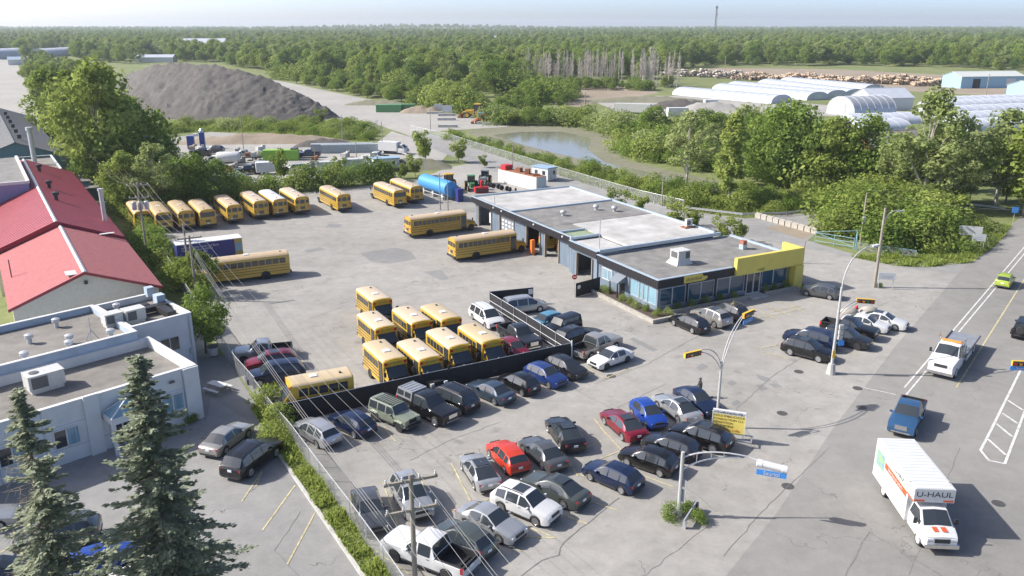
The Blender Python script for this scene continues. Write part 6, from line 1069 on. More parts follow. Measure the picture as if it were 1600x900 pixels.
def plant(key, xy, h, label, group=None, seed=0, wide=1.0, z=0.0):
    L, H = PLANTS[key]; r = random.Random(seed*7919+int(xy[0]*31)+int(xy[1]*17)); cm, tm = L[r.randrange(len(L))]; s = h/H
    t = thing(NAMES[key], label, 'tree' if key in ('poplar', 'broad', 'olive', 'loose', 'maple', 'sapling') else 'bush', (xy[0], xy[1], z), r.uniform(0, 6.28), group); t.scale = (s*wide, s*wide, s)
    o = bpy.data.objects.new('crown' if tm else 'foliage', cm); C.objects.link(o); o.parent = t
    if tm: o = bpy.data.objects.new('trunk' if h > 3.6 else 'stem', tm); C.objects.link(o); o.parent = t
    return t
def top_h(px, py_top): b = g(*px); return max(.5, pole_top(0, py_top, b))
def in_poly(x, y, P):
    c = False
    for (x0, y0), (x1, y1) in zip(P, P[1:]+P[:1]):
        if (y0 > y) != (y1 > y) and x < (x1-x0)*(y-y0)/(y1-y0)+x0: c = not c
    return c
def scatter(poly, n, kinds, h0, h1, label, group, seed, wide=1.0, gap=1.0):
    P = [tuple(g(*q)[:2]) for q in poly]; r = random.Random(seed); xs = [p[0] for p in P]; ys = [p[1] for p in P]; done = []; k = 0
    while len(done) < n and k < n*60:
        k += 1; x = r.uniform(min(xs), max(xs)); y = r.uniform(min(ys), max(ys))
        if not in_poly(x, y, P) or any((x-a)**2+(y-b)**2 < gap*gap for a, b in done): continue
        done.append((x, y)); key = r.choice(kinds); h = r.uniform(h0, h1); nm = NAMES[key].replace('_', ' ')
        plant(key, (x, y), h, label.replace('#', nm), group, len(done)+seed, wide)
T = lambda key, px, top, lab, wide=1.0: plant(key, g(*px), top_h(px, top), lab, None, int(px[0]), wide)
# single trees that can be told apart
T('olive', (168,296), 100, 'largest broad tree at the left, in front of the grey mound', 1.0); T('poplar', (128,262), 104, 'tall tree left of the largest tree beside the workshop', 1.15); T('broad', (214,285), 150, 'dark tree right of the largest left tree', 1.1); T('olive', (95,225), 108, 'rounded tree behind the grey workshop', 1.1)
T('loose', (250,334), 222, 'pale round tree behind the left end of the bus row', 1.15); T('broad', (300,326), 240, 'dark leafy tree behind the third bus of the row', 1.0); T('maple', (345,322), 252, 'dark low tree behind the fifth bus of the row', 1.0); T('olive', (200,335), 240, 'tree beside the pole crossarm behind the red roof', 1.0); T('broad', (160,300), 215, 'tree hugging the flat annex beside the red roof', 1.0)
T('olive', (316,462), 392, 'small bright tree beside the blue trailer', 1.1); T('olive', (288,448), 404, 'small bright tree beside the red hall gable', 1.0); T('broad', (322,552), 447, 'leafy tree at the corner of the white office', .82)
T('poplar', (1138,322), 172, 'tall poplar standing alone beyond the guard rail', 1.15); T('loose', (1072,292), 172, 'silvery tree at the pond end', 1.1); T('broad', (1215,285), 158, 'dark round tree in front of the greenhouses', 1.1); T('maple', (1250,292), 172, 'dark maple right of the round tree', 1.0); T('olive', (1300,300), 182, 'tree left of the brick house', 1.1); T('broad', (1340,300), 180, 'leafy tree just left of the brick house', 1.0)
T('loose', (1440,325), 134, 'tallest silvery poplar with open crown in front of the greenhouses', 1.1); T('loose', (1480,330), 185, 'silvery tree right of the tallest poplar', 1.2); T('loose', (1555,320), 168, 'pale tree near the right edge with white trunk', 1.2); T('poplar', (1600,335), 170, 'tree at the right edge of the woods', 1.3); T('loose', (1400,315), 205, 'silvery tree under the tallest poplar on its left', 1.2); T('olive', (1640,340), 180, 'tree just outside the right edge of the woods', 1.3)
T('sapling', (440,284), 232, 'bright sapling rising from the hedge behind the white-roofed bus', .8); T('sapling', (532,275), 246, 'sapling with reddish top in the hedge', .9); T('sapling', (665,252), 205, 'young tree beside the access road entrance', 1.0); T('sapling', (716,254), 215, 'young tree right of the access road entrance', 1.0); T('sapling', (757,262), 243, 'round young tree behind the tractors', 1.1)
T('sapling', (965,336), 296, 'young tree behind the grey garage roof', 1.0); T('sapling', (992,346), 305, 'second young tree behind the garage roof', 1.0); T('sapling', (1056,355), 318, 'bushy young tree behind the white garage roof', 1.2); T('sapling', (1080,362), 325, 'bushy young tree just right of the white garage roof', 1.1); T('sapling', (1128,378), 337, 'young tree left of the concrete blocks', .9); T('sapling', (1154,382), 344, 'young tree nearest the concrete blocks', .9); T('sapling', (502,193), 170, 'lone sapling at the foot of the mound', 1.0)
# hedge behind the bus row
HP = [(236,338),(300,325),(350,316),(400,309),(480,299),(560,290),(620,281),(655,277)]; r_ = random.Random(5); k = 0
for a, b in zip(HP, HP[1:]):
    A1, B1 = g(*a), g(*b); n = max(2, int((B1-A1).length/2.3))
    for i in range(n):
        q = A1.lerp(B1, (i+r_.random()*.6)/n)+Vector((r_.uniform(-.5, .5), r_.uniform(.3, 3.0), 0)); k += 1
        plant(r_.choice(('bush', 'bush_olive', 'sapling', 'bush')), q, r_.uniform(2.8, 4.6), 'bush of the overgrown hedge behind the row of buses', 'hedge behind the bus row', k, 1.0)
scatter([(60,178),(70,192),(92,240),(140,300),(205,300),(226,240),(196,190),(180,150),(120,112),(75,99),(36,100),(42,125)], 125, ('olive', 'broad', 'poplar', 'loose'), 6, 11, '# in the tree belt between the left road and the mound', 'tree belt left of the mound', 3, 1.15, 3.2)
scatter([(196,292),(165,300),(205,350),(240,400),(262,432),(300,478),(284,440),(246,392),(224,345),(236,330)], 34, ('bush_olive', 'bush', 'bush_olive'), 1.6, 3.2, 'bush in the overgrown strip between the red hall and the bus yard', 'bushes beside the red hall', 4, 1.1, 1.5)
scatter([(228,300),(240,272),(330,268),(352,306),(300,318),(245,328)], 10, ('broad', 'olive', 'maple'), 5, 8, '# in the clump behind the left buses', 'trees behind the left buses', 6, 1.0, 3)
scatter([(200,206),(330,194),(450,193),(540,192),(585,207),(575,222),(520,216),(400,206),(300,205),(240,214)], 60, ('bush_olive', 'bush', 'bush_olive', 'bush_pale'), 1.2, 2.8, 'low bush on the green bank between mound and contractor yard', 'bushes on the green bank', 8, 1.6, 2.5)
scatter([(425,122),(520,140),(600,155),(690,171),(790,184),(850,182),(880,165),(840,145),(700,128),(560,118),(440,112)], 110, ('olive', 'broad', 'bush_olive', 'broad', 'poplar'), 4.5, 10, '# at the forest edge behind the gravel yard', 'forest edge behind the gravel yard', 9, 1.15, 5)
scatter([(752,196),(800,189),(900,192),(985,212),(1080,238),(1170,258),(1255,272),(1290,300),(1180,290),(1080,265),(990,250),(965,232),(968,212),(900,198)], 95, ('bush', 'bush_olive', 'bush_pale', 'sapling', 'broad', 'bush'), 2.2, 5.5, '# in the thick scrub along the far pond bank', 'scrub along the far pond bank', 10, 1.2, 2.6)
scatter([(690,215),(760,233),(860,262),(960,292),(1060,322),(1180,336),(1300,326),(1290,300),(1180,303),(1100,303),(1000,290),(930,270),(850,252),(790,236),(740,223)], 80, ('bush', 'bush_olive', 'bush', 'sapling'), 1.2, 2.8, '# on the near pond bank behind the chain-link fence', 'bushes on the near pond bank', 11, 1.2, 2.0)
scatter([(1000,215),(1180,212),(1300,232),(1400,248),(1600,268),(1720,310),(1620,326),(1490,320),(1400,302),(1300,300),(1200,272),(1080,248)], 62, ('broad', 'olive', 'loose', 'maple', 'bush_olive', 'loose'), 5, 10, '# in the woods between pond and greenhouses', 'woods in front of the greenhouses', 12, 1.1, 4.5)
scatter([(1288,368),(1300,345),(1340,318),(1400,312),(1450,322),(1485,335),(1480,365),(1440,392),(1400,394),(1340,384)], 46, ('bush_olive', 'bush_olive', 'sapling', 'bush'), 3.2, 5.2, '# in the dense sumac thicket beside the turquoise gate', 'sumac thicket by the gate', 13, 1.25, 1.7)
scatter([(1430,396),(1490,402),(1545,382),(1562,362),(1500,345),(1475,375)], 30, ('bush', 'bush_olive', 'bush_pale'), .7, 1.8, 'low weed bush around the roadside boards', 'weeds around the roadside boards', 14, 1.3, 1.2)
scatter([(150,180),(200,182),(240,205),(235,215),(200,212)], 10, ('bush', 'maple'), 3, 5, '# at the left foot of the mound', 'bushes at the mound foot', 15, 1.3, 2.5)
scatter([(885,160),(905,150),(880,148),(862,152)], 7, ('bush', 'bush_olive'), 3, 6, 'dark bush at the left end of the bare field', 'bushes by the bare field', 16, 1.3, 3)
for px, h, lab in (((432,690), 1.5, 'leafy shrub at the top of the grass verge'), ((436,668), 1.7, 'leafy shrub where the black fence meets the verge'), ((422,640), 1.8, 'small shrub behind the end of the black fence'), ((1050,808), .9, 'weed clump left of the signal mast foot'), ((1068,800), .8, 'weed clump behind the signal mast foot'), ((1088,815), .8, 'weed clump under the bent guard rail'), ((1372,449), .6, 'weed tuft at the wooden lamp pole foot'), ((1252,448), .5, 'weed tuft at the leaning steel post'), ((225,655), .8, 'low evergreen shrub by the white office wall'), ((300,660), .7, 'low shrub at the white office corner')): plant('bush_olive' if h > 1 else 'bush', g(*px), h, lab, None, int(px[0]), 1.1)
for i, (x, y) in enumerate(((-1.2, 8.5), (-1.1, 7.9), (-1.2, 4.6), (-1.0, 3.4), (-1.3, 2.0), (-1.0, .6), (-.8, -1.2), (.4, -1.4), (2.5, -.4), (4.5, -.4), (6.5, -.4), (8.6, -.4), (10.6, -.4), (15.6, -.4), (17.0, -.4), (18.6, -.4))):
    c = F0+Vector((math.cos(T28), math.sin(T28), 0))*x+Vector((-math.sin(T28), math.cos(T28), 0))*y; plant(('bush_olive', 'bush_pale', 'bush')[i % 3], c, .75, 'small rounded shrub in the stone planter of the office', 'planter shrubs', i, .8, .28)
scatter([(560,110),(640,118),(790,128),(805,140),(700,135),(600,126)], 45, ('poplar', 'olive', 'poplar', 'broad'), 12, 18, 'tall # rising behind the gravel yard scrub', 'tall trees behind the gravel yard', 31, 1.1, 6)
scatter([(450,128),(520,143),(600,158),(690,174),(785,187),(800,182),(690,167),(600,150),(520,136)], 40, ('olive', 'broad'), 3.8, 6.5, 'low # overhanging the gravel yard edge', 'low trees along the gravel yard edge', 37, 1.3, 3.5)
# ---- two spruces in front
def spruce(name, lab, base, H, Rb, seed, dead_left=0.0, sparse=0.0):
    r = random.Random(seed); t = thing(name, lab, 'tree', base); tr = MB(); tr.tube((0, 0, -.1), (0, 0, H*.98), .26, .02, n=9, cap=False); brs = MB(); V = []; D = []
    nw = int(H/.27)
    for i in range(nw):
        z = .8+(H-1.0)*i/nw; f = 1-z/H; ln0 = Rb*(f**.8)*1.0+.12
        for k in range(r.randint(7, 9)):
            a = r.uniform(0, 6.283); ln = ln0*r.uniform(.5, 1.22)*(1+.22*math.sin(3*a+z*.9+seed)+.12*math.sin(z*2.3)); left = math.cos(a-math.pi) > .2; dead = left and r.random() < dead_left*(1 if f > .25 else .3)
            if not dead and r.random() < sparse: continue
            dx = Vector((math.cos(a), math.sin(a), 0)); droop = -.14-.30*f; m_ = 5; pts = []
            for j in range(m_+1):
                q = j/m_; pts.append(Vector((0, 0, z))+dx*ln*q+Vector((0, 0, ln*(droop*q+.16*q*q))))
            for j in range(m_): brs.tube(pts[j], pts[j+1], .035*(1-j/m_)+.006, .035*(1-(j+1)/m_)+.006, n=4, cap=False)
            side = Vector((-dx.y, dx.x, 0))
            if dead:
                for j in range(6):
                    q = r.uniform(.35, 1); p = pts[min(m_, int(q*m_))]; e = p+(dx*r.uniform(.1, .3)+side*r.uniform(-.5, .5))+Vector((0, 0, r.uniform(-.45, -.05))); brs.tube(p, e, .012, .005, n=3, cap=False)
                continue
            n = int(14+ln*24)
            for j in range(n):
                q = r.uniform(.12, 1.04); p = Vector((0, 0, z))+dx*ln*q+Vector((0, 0, ln*(droop*q+.16*q*q))); wd = ln*.30*(1.05-q)+.10; s = r.uniform(-1, 1)
                d = (dx*(.7+.3*r.random())+side*s*.9+Vector((0, 0, r.uniform(-.25, .25)))).normalized(); p = p+side*s*wd*r.uniform(.3, 1)+Vector((0, 0, r.uniform(-.10, .06))); l_ = r.uniform(.18, .36); w_ = Vector((-d.y, d.x, r.uniform(-.6, .6))).normalized()*r.uniform(.06, .11)
                V += [p-d*l_*.5, p+w_, p+d*l_*.6, p-w_]
    c_ = quads_mesh('foliage', np.array([tuple(v) for v in V])); c_.materials.append(M_['needle']); o = bpy.data.objects.new('foliage', c_); C.objects.link(o); o.parent = t
    tr.build('trunk', 'bark', t, 60); brs.build('branches', 'twig', t, 60)
    return t
sb = g(276, 965); spruce('spruce_tree', 'large dense blue-green spruce in the lower left foreground', sb, pole_top(0, 546, sb), 3.5, 3)
sb = g(104, 985); spruce('spruce_tree', 'thin spruce with dead grey branches on its left side', sb, pole_top(0, 597, sb), 2.7, 8, .75, .25)
# ---- grass on the verge: nobody could count it
def tufts(name, poly, n, h, lab, cat, seed, z=.1, m='grass_blade', px=True):
    P = [tuple(g(*q)[:2]) for q in poly]; r = np.random.default_rng(seed); xs = [p[0] for p in P]; ys = [p[1] for p in P]; pts = []
    while len(pts) < n:
        x, y = r.uniform(min(xs), max(xs)), r.uniform(min(ys), max(ys))
        if in_poly(x, y, P): pts.append((x, y, z))
    c = np.array(pts); a = r.uniform(0, 6.283, n); w_ = np.stack([np.cos(a), np.sin(a), 0*a], 1)*r.uniform(.03, .09, n)[:, None]; cl = .25+1.25*np.clip(np.sin(c[:, 0]*1.7+np.sin(c[:, 1]*1.3)*2)*np.sin(c[:, 1]*1.1+1.3)*.8+.45, 0, 1); l_ = np.stack([r.normal(size=n)*.45, r.normal(size=n)*.45, np.ones(n)], 1)*(h*cl*r.uniform(.3, 1.5, n))[:, None]
    V = np.stack([c-w_, c+w_, c+w_*.4+l_, c-w_*.4+l_], 1).reshape(-1, 3); me = quads_mesh(name, V); me.materials.append(M_[m]); o = bpy.data.objects.new(name, me); C.objects.link(o); tag(o, lab, cat, kind='stuff')
tufts('verge_grass', [(694,1100),(714,1100),(602,890),(457,690),(406,622),(394,640),(434,706),(568,900)], 8000, .26, 'tall green grass growing along the kerb and fence', 'grass', 1)
tufts('roadside_grass', [(1330,402),(1400,416),(1450,418),(1520,410),(1560,380),(1580,352),(1545,350),(1500,395),(1440,400),(1400,398)], 14000, .35, 'long grass along the edge of the access road junction', 'grass', 2, 0.0)
tufts('bank_weeds', [(200,206),(330,192),(450,191),(550,192),(590,208),(575,222),(520,217),(400,207),(300,206),(240,214)], 26000, .7, 'rank green weeds covering the bank below the mound', 'weeds', 3, 0.0)
tufts('pond_weeds', [(690,216),(790,248),(900,283),(1000,313),(1068,329),(1180,340),(1300,328),(1290,302),(1180,303),(1100,303),(1000,292),(930,272),(850,253),(790,237),(740,224)], 26000, .6, 'tall weeds between the chain-link fence and the pond', 'weeds', 4, 0.0)
# ================================================================ background
def solve_ridge(x, ytop, ybase, slope):
    yf = g(x, ybase).y; v = (ytop-450)/1280.0; Y = yf
    for _ in range(30): t = Y/(CS-v*SN); z = max(0.0, 30-(SN+v*CS)*t); Y = Y*.5+.5*(yf+z*slope)
    u = (x-800)/1280.0; return Vector((u*t, Y, z))
RG = [(180,140,152,1.5),(192,124,162,1.5),(212,110,171,1.5),(244,101.5,179,1.5),(285,98,184,1.5),(335,101,188,1.5),(380,111,189,1.5),(430,127,189,1.5),(470,145,188.5,1.5),(505,165,187,1.5),(528,180,185,1.5),(540,184.5,185,1.5)]
pts = [solve_ridge(*q) for q in RG]
def catm(P, n):
    out = []
    for i in range(len(P)-1):
        a, b, c, d = P[max(0, i-1)], P[i], P[i+1], P[min(len(P)-1, i+2)]
        for k in range(n): t = k/n; out.append(.5*((2*b)+(c-a)*t+(2*a-5*b+4*c-d)*t*t+(3*b-a-3*c+d)*t**3))
    return out+[P[-1]]
rid = catm(pts, 18); mb = MB(); NA = 64; rr = random.Random(2); VV = []
from mathutils import noise as mn
for i, p in enumerate(rid):
    for j in range(NA+1):
        s = j/NA*2-1; hw_ = p.z*1.5+.5; y = p.y+s*hw_*(1.0 if s < 0 else 1.3); z = p.z*(1-abs(s))**.92; q = Vector((p.x, y, z)); d = mn.fractal(q*.12, 1.0, 2.0, 5)*.9+mn.noise(q*.55)*.45+mn.noise(q*1.3)*.35
        VV.append((p.x+mn.noise(q*.3)*.6, y, max(-.3, z+d*min(1, z/2.5)-.12)))
mb.add(VV, [(i*(NA+1)+j, (i+1)*(NA+1)+j, (i+1)*(NA+1)+j+1, i*(NA+1)+j+1) for i in range(len(rid)-1) for j in range(NA)])
tag(mb.build('mulch_mound', 'mulch', None, 35), 'huge dark grey-brown heap of mulch beyond the bus yard', 'mound')
def heap(name, lab, cat, px, L, W_, H_, m, rz, seed=0, group=None):
    b = MB(); n = 18; k = 9; V = []
    for i in range(n+1):
        for j in range(k+1):
            u = i/n*2-1; v = j/k*2-1; q = Vector((u*L/2, v*W_/2, 0)); z = H_*max(0, (1-abs(u)**2.2))*max(0, 1-abs(v)**1.4); q2 = q+Vector((seed*13.1, 0, 0)); V.append((q.x, q.y, z*(1+.45*mn.noise(q2*.45))-.05))
    b.add(V, [(i*(k+1)+j, (i+1)*(k+1)+j, (i+1)*(k+1)+j+1, i*(k+1)+j+1) for i in range(n) for j in range(k)]); o = b.build(name, m, None, 60); o.location = g(*px); o.rotation_euler = (0, 0, R(rz)); tag(o, lab, cat, group)
for a in (('dirt_berm', 'long pale dirt berm below the green bank', 'berm', (410,222), 46, 9, 2.2, 'dirt', 4, 1), ('dirt_berm', 'dark end of the dirt berm by the culvert boxes', 'berm', (508,227), 16, 7, 1.8, 'mulch', 6, 2), ('rubble_heap', 'grey rubble heap beside the contractor yard entrance', 'heap', (650,262), 16, 8, 2.2, 'mud', 10, 3), ('gravel_heap', 'low gravel heap behind the green containers', 'heap', (590,163), 26, 10, 1.8, 'mud', 0, 4), ('brush_heap', 'heap of brushwood right of the green containers', 'heap', (658,176), 16, 7, 2.4, 'dirt', 0, 5), ('soil_heap', 'dark soil heap by the white trailers', 'heap', (1065,168), 26, 12, 3.0, 'mulch', 0, 6), ('soil_heap', 'broad grey soil bank in front of the hoop houses', 'heap', (1010,158), 50, 16, 2.0, 'mud', 0, 7), ('rubble_heap', 'rubble with white debris beyond the pond trees', 'heap', (1110,172), 24, 10, 3.0, 'gravel', 0, 8)): heap(*a)
# ---- contractor yard
def yard_car(key, lab, px, hd_, col, nm='pickup_truck', cat='pickup'): place(key, nm, lab, cat, g(*px), hd_, col, 'rim_dark')
yard_car('pickup', 'dark pickup at the far side of the contractor yard', (316,243), 165, 'charcoal'); yard_car('pickup', 'black pickup beside the white box trailer in the contractor yard', (388,272), 190, 'black'); yard_car('pickup_mid', 'silver pickup behind the white tank van in the contractor yard', (382,246), 175, 'silver'); yard_car('hatch', 'dark car parked by the site cabin', (632,268), 170, 'charcoal', 'car', 'car'); yard_car('sedan', 'white car parked behind the hedge by the site cabin', (570,262), 175, 'white', 'car', 'car')
for key, lab, px, hd_, col, nm, cat in (('pickup', 'white pickup at the left end of the contractor yard', (268,262), 150, 'white', 'pickup_truck', 'pickup'), ('suv', 'grey suv near the blue pump skid', (336,238), 170, 'grey', 'suv', 'suv'), ('pickup_mid', 'maroon pickup in front of the white tank van', (346,268), 175, 'maroon', 'pickup_truck', 'pickup'), ('minivan', 'white van between the sheds of the contractor yard', (470,268), 20, 'white', 'minivan', 'minivan'), ('suv', 'black suv behind the hedge saplings', (492,266), 170, 'black', 'suv', 'suv'), ('pickup', 'slate pickup near the low trailer', (482,246), 185, 'slate', 'pickup_truck', 'pickup'), ('hatch', 'silver car beside the bright green container', (404,262), 200, 'silver', 'car', 'car'), ('pickup', 'white pickup by the culvert boxes', (588,250), 160, 'white', 'pickup_truck', 'pickup')): yard_car(key, lab, px, hd_, col, nm, cat)
def crate(name, lab, cat, px, hd_, sx, sy, sz, m, z=.0, top=None, wheels=False, ribs=True):
    t = thing(name, lab, cat, g(*px), R(hd_)); z0 = .6 if wheels else z; b_ = part(t, 'box', m, lambda b: b.box((0, 0, z0+sz/2), (sx, sy, sz)))
    if ribs: o_ = part(b_, 'ribbing', m, lambda b: [b.box((-sx/2+.3+k*.6, s*(sy/2+.02), z0+sz/2), (.12, .04, sz*.92)) for k in range(int(sx/.6)) for s in (-1, 1)]); o_['kind'] = 'stuff'
    if top: part(t, 'roof', top, lambda b: b.box((0, 0, z0+sz+.05), (sx+.1, sy+.1, .1)))
    if wheels: simple_wheels(t, .4, .25, [(-sx*.25, sy/2-.15), (-sx*.25, -sy/2+.15), (-sx*.25+.9, sy/2-.15), (-sx*.25+.9, -sy/2+.15)], 'truckwheel')
    return t
mat('lime_green', (.22,.42,.05), .5); mat('container_green', (.10,.26,.10), .5, var=.12); mat('container_blue', (.03,.17,.36), .5, var=.1); mat('barrel_blue', (.02,.06,.26), .45); mat('culvert', (.30,.34,.36), .7, var=.15); mat('shed_grey', (.42,.43,.43), .6)
crate('box_trailer', 'white enclosed box trailer beside the black yard pickup', 'trailer', (417,272), 20, 4.2, 2.2, 2.0, 'white_paint', wheels=True); crate('green_container', 'bright green container behind the saplings of the contractor yard', 'container', (440,250), 5, 8, 2.4, 2.4, 'lime_green'); crate('black_bin', 'dark end container beside the bright green one', 'container', (461,249), 5, 1.5, 2.4, 2.6, 'black_trim')
crate('white_box_body', 'white box behind the hedge sapling', 'container', (512,272), 15, 4.5, 2.4, 2.6, 'white_paint', top='shed_grey'); crate('white_box_body', 'white box with grey roof right of the reddish sapling', 'container', (552,268), 15, 4.5, 2.6, 2.7, 'white_paint', top='shed_grey')
crate('green_rolloff', 'green open-top container at the left in the gravel yard', 'container', (608,175), 0, 9, 2.6, 2.6, 'container_green'); crate('green_rolloff', 'green open-top container beside the brush heap', 'container', (629,174), 4, 9, 2.6, 2.6, 'container_green'); crate('blue_rolloff', 'blue container at the end of the gravel yard', 'container', (774,192), 2, 11, 2.6, 3.2, 'container_blue')
crate('semi_trailer', 'long grey-white semi trailer behind the pond trees', 'trailer', (988,177), -22, 13, 2.6, 2.8, 'hvac', wheels=True); crate('white_container', 'white container right of the semi trailer behind the trees', 'container', (1058,182), 5, 7, 2.5, 3.0, 'white_paint'); crate('white_container', 'white cube among the rubble beyond the pond trees', 'container', (1110,166), 5, 5, 2.5, 2.5, 'white_paint')
tractor('wheel_loader', 'yellow wheel loader in the gravel yard', (742,184), 170, 'machine_yellow', 'rust', 'loader', 1.7); tractor('skid_loader', 'small orange loader beside the blue container', (752,193), 190, 'safety_orange', 'rust', 'loader', 1.0)
for i, (px, rz) in enumerate((((698,181), 5), ((680,178), 0), ((698,188), 3), ((700,199), 0), ((760,194), 4), ((772,195), -3))): crate('concrete_barrier', ('grey barrier left of the wheel loader', 'grey barrier by the brush heap', 'grey barrier in front of the white signs', 'grey barrier at the gravel yard edge', 'grey barrier under the blue container', 'second grey barrier under the blue container')[i], 'barrier', px, rz, 6, .9, .8, 'concrete', ribs=False)
board('yard_sign', 'white sign beside the barriers in the gravel yard', (685,176), 0, 3, 2.2, .8); board('yard_sign', 'white sign nearest the wheel loader', (699,179), 0, 3.4, 2.4, .8)
for px, ln, lab in (((535,237), 15, 'left grey concrete culvert box on the yard track'), ((551,238), 15, 'right grey concrete culvert box on the yard track')): t = thing('culvert_box', lab, 'culvert', g(*px), R(8)); part(t, 'shell', 'culvert', lambda b: [b.box((0, -1.0, 1.0), (ln, .25, 2.0)), b.box((0, 1.0, 1.0), (ln, .25, 2.0)), b.box((0, 0, 1.95), (ln, 1.74, .25)), b.box((0, 0, .15), (ln, 1.74, .25))])
tv = thing('tank_van', 'white tank van in the contractor yard', 'van', g(358, 258), R(185)); part(tv, 'tank', 'white_paint', lambda b: b.lathe([(.2, -2.6), (1.1, -2.4), (1.25, -2.0), (1.25, 2.0), (1.1, 2.4), (.2, 2.6)], 16, Matrix.Translation((0, 0, 1.75)) @ Matrix.Rotation(math.pi/2, 4, 'Y')), 50); cab_body(tv, 'white_paint', 2.4, 5.0, 2.0, 1.5, 1.3, 2.2); part(tv, 'chassis', 'black', bx(-2.6, 4.4, -.7, .7, .4, .7)); simple_wheels(tv, .42, .26, [(4.1, .85), (4.1, -.85), (-1.6, .95), (-1.6, -.95)], 'truckwheel')
wt = thing('delivery_truck', 'white truck standing on the access road by the yard entrance', 'truck', g(612, 240), R(-20)); part(wt, 'cargo_box', 'white_paint', bx(-3.0, 2.0, -1.15, 1.15, .8, 2.9)); cab_body(wt, 'white_paint', 2.0, 4.4, 2.1, 1.6, 1.4, 2.4); part(wt, 'chassis', 'black', bx(-3, 4, -.7, .7, .4, .8)); simple_wheels(wt, .42, .26, [(3.6, .9), (3.6, -.9), (-1.8, 1.0), (-1.8, -1.0)], 'truckwheel')
sh = thing('garden_shed', 'small white shed with grey gable roof behind the bus row', 'shed', g(376, 298), R(25)); gable(sh, -2, 2, -2, 2, 2.3, 3.4, 'white_paint', 'shed_grey', 'white_paint', .2, 0); part(sh, 'door', 'shed_grey', bx(-.5, .5, -2.03, -2.003, .05, 2.0))
ft = thing('flatbed_trailer', 'rusty flatbed trailer with machine parts in the contractor yard', 'trailer', g(412, 250), R(8)); part(ft, 'deck', 'steel_dark', bx(-4.5, 4.5, -1.2, 1.2, .7, .9)); simple_wheels(ft, .42, .26, [(-2, 1.0), (-2, -1.0), (-1, 1.0), (-1, -1.0)], 'truckwheel'); [part(ft, 'load_piece', ('rust', 'hvac', 'steel')[k % 3], lambda b: b.box((-3.5+k*1.3, .3*(-1)**k, 1.3+.1*(k % 3)), (.9, 1.2, .8+.2*(k % 3)), .2*k)) for k in range(6)]
lg_ = thing('low_trailer', 'dark empty low trailer behind the hedge', 'trailer', g(520, 258), R(12)); part(lg_, 'deck', 'steel_dark', bx(-5, 5, -1.2, 1.2, .6, .8)); part(lg_, 'side_board', 'wood_pole', lambda b: [b.box((0, s*1.15, 1.1), (9.5, .06, .3)) for s in (-1,)]); simple_wheels(lg_, .4, .25, [(-2, 1.0), (-2, -1.0), (2, 1.0), (2, -1.0)], 'truckwheel')
rb2 = random.Random(4); bm_ = MB(); bm_.lathe([(.28, 0), (.3, .03), (.3, .86), (.28, .9)], 10); bme = bm_.mesh('barrel', 40); bme.materials.append(M_['barrel_blue'])
for i in range(10): o = bpy.data.objects.new('blue_barrel', bme); C.objects.link(o); q = g(226+i*2.4, 222-(i % 3)); o.location = q; o.scale = (1.3, 1.3, 1.4); tag(o, 'blue plastic barrel in the row behind the left trees', 'barrel', 'blue barrels behind the trees')
bs = thing('blue_pump_station', 'dark blue pump skid with white head at the back of the yard', 'machine', g(309, 232), R(10)); part(bs, 'skid', 'barrel_blue', lambda b: [b.box((-1.5, 0, 1.6), (1.6, 1.6, 3.2)), b.box((1.3, 0, 2.0), (1.2, 1.2, 4.0))]); part(bs, 'head', 'flashing', lambda b: b.lathe([(.5, 4.0), (.6, 4.5), (.2, 5.0)], 10, Matrix.Translation((1.3, 0, 0)))); part(bs, 'hopper', 'white_paint', lambda b: b.box((-.2, 0, 3.4), (1.0, 1.2, .6)))
for i in range(60):
    q = g(rb2.uniform(300, 600), rb2.uniform(232, 270)); o = MB(); s = rb2.uniform(.5, 1.3); o.box((0, 0, s*.4), (s*1.6, s, s*.8), rb2.random()*3); o.box((s*.5, s*.3, s*.9), (s*.6, s*.6, s*.4), rb2.random()); ob = o.build('stored_part', rb2.choice(('rust', 'steel_dark', 'hvac', 'concrete', 'wood_pole', 'white_paint'))); ob.location = q; tag(ob, 'odd stored part lying among the yard vehicles', 'equipment', 'stored parts in the contractor yard')
# ---- hoop houses and barns on the right
mat('poly_white', (.43,.455,.50), .45, var=.08, vscale=.4); mat('quonset', (.46,.47,.48), .4, metal=.4, var=.12); mat('barn_blue', (.27,.45,.56), .6, var=.06); mat('barn_roof', (.48,.50,.47), .6, var=.08)
def hoop(name, lab, a, b, W_, H_, m='poly_white', ribs=2.0, group=None):
    A, B = g(*a), g(*b); d = B-A; L = d.length; t = thing(name, lab, 'greenhouse', A, math.atan2(d.y, d.x), group); n = 10; ar = [(W_/2*math.cos(math.pi*i/n), H_*math.sin(math.pi*i/n)**.8) for i in range(n+1)]
    mb = MB(); mb.add([(x, y, z) for x in (0, L) for y, z in ar], [(i, n+1+i, n+2+i, i+1) for i in range(n)]); mb.build('cover', m, t, 60)
    mb = MB(); mb.add([(L, y, z) for y, z in ar], [tuple(range(n+1))]); e = mb.build('end_wall', m, t); part(e, 'door', 'quonset', bx(L+.01, L+.06, -W_*.17, W_*.17, .1, H_*.62)); mb = MB(); mb.add([(0, y, z) for y, z in ar], [tuple(range(n, -1, -1))]); mb.build('end_wall', m, t)
    k = int(L/ribs)
    for s in range(0, k+1):
        x = s*L/k; mb = MB()
        for (y0, z0), (y1, z1) in zip(ar, ar[1:]): mb.tube((x, y0*1.006, z0*1.006), (x, y1*1.006, z1*1.006), .06, n=3, cap=False)
        mb.build('hoop_rib', 'shed_grey', t)
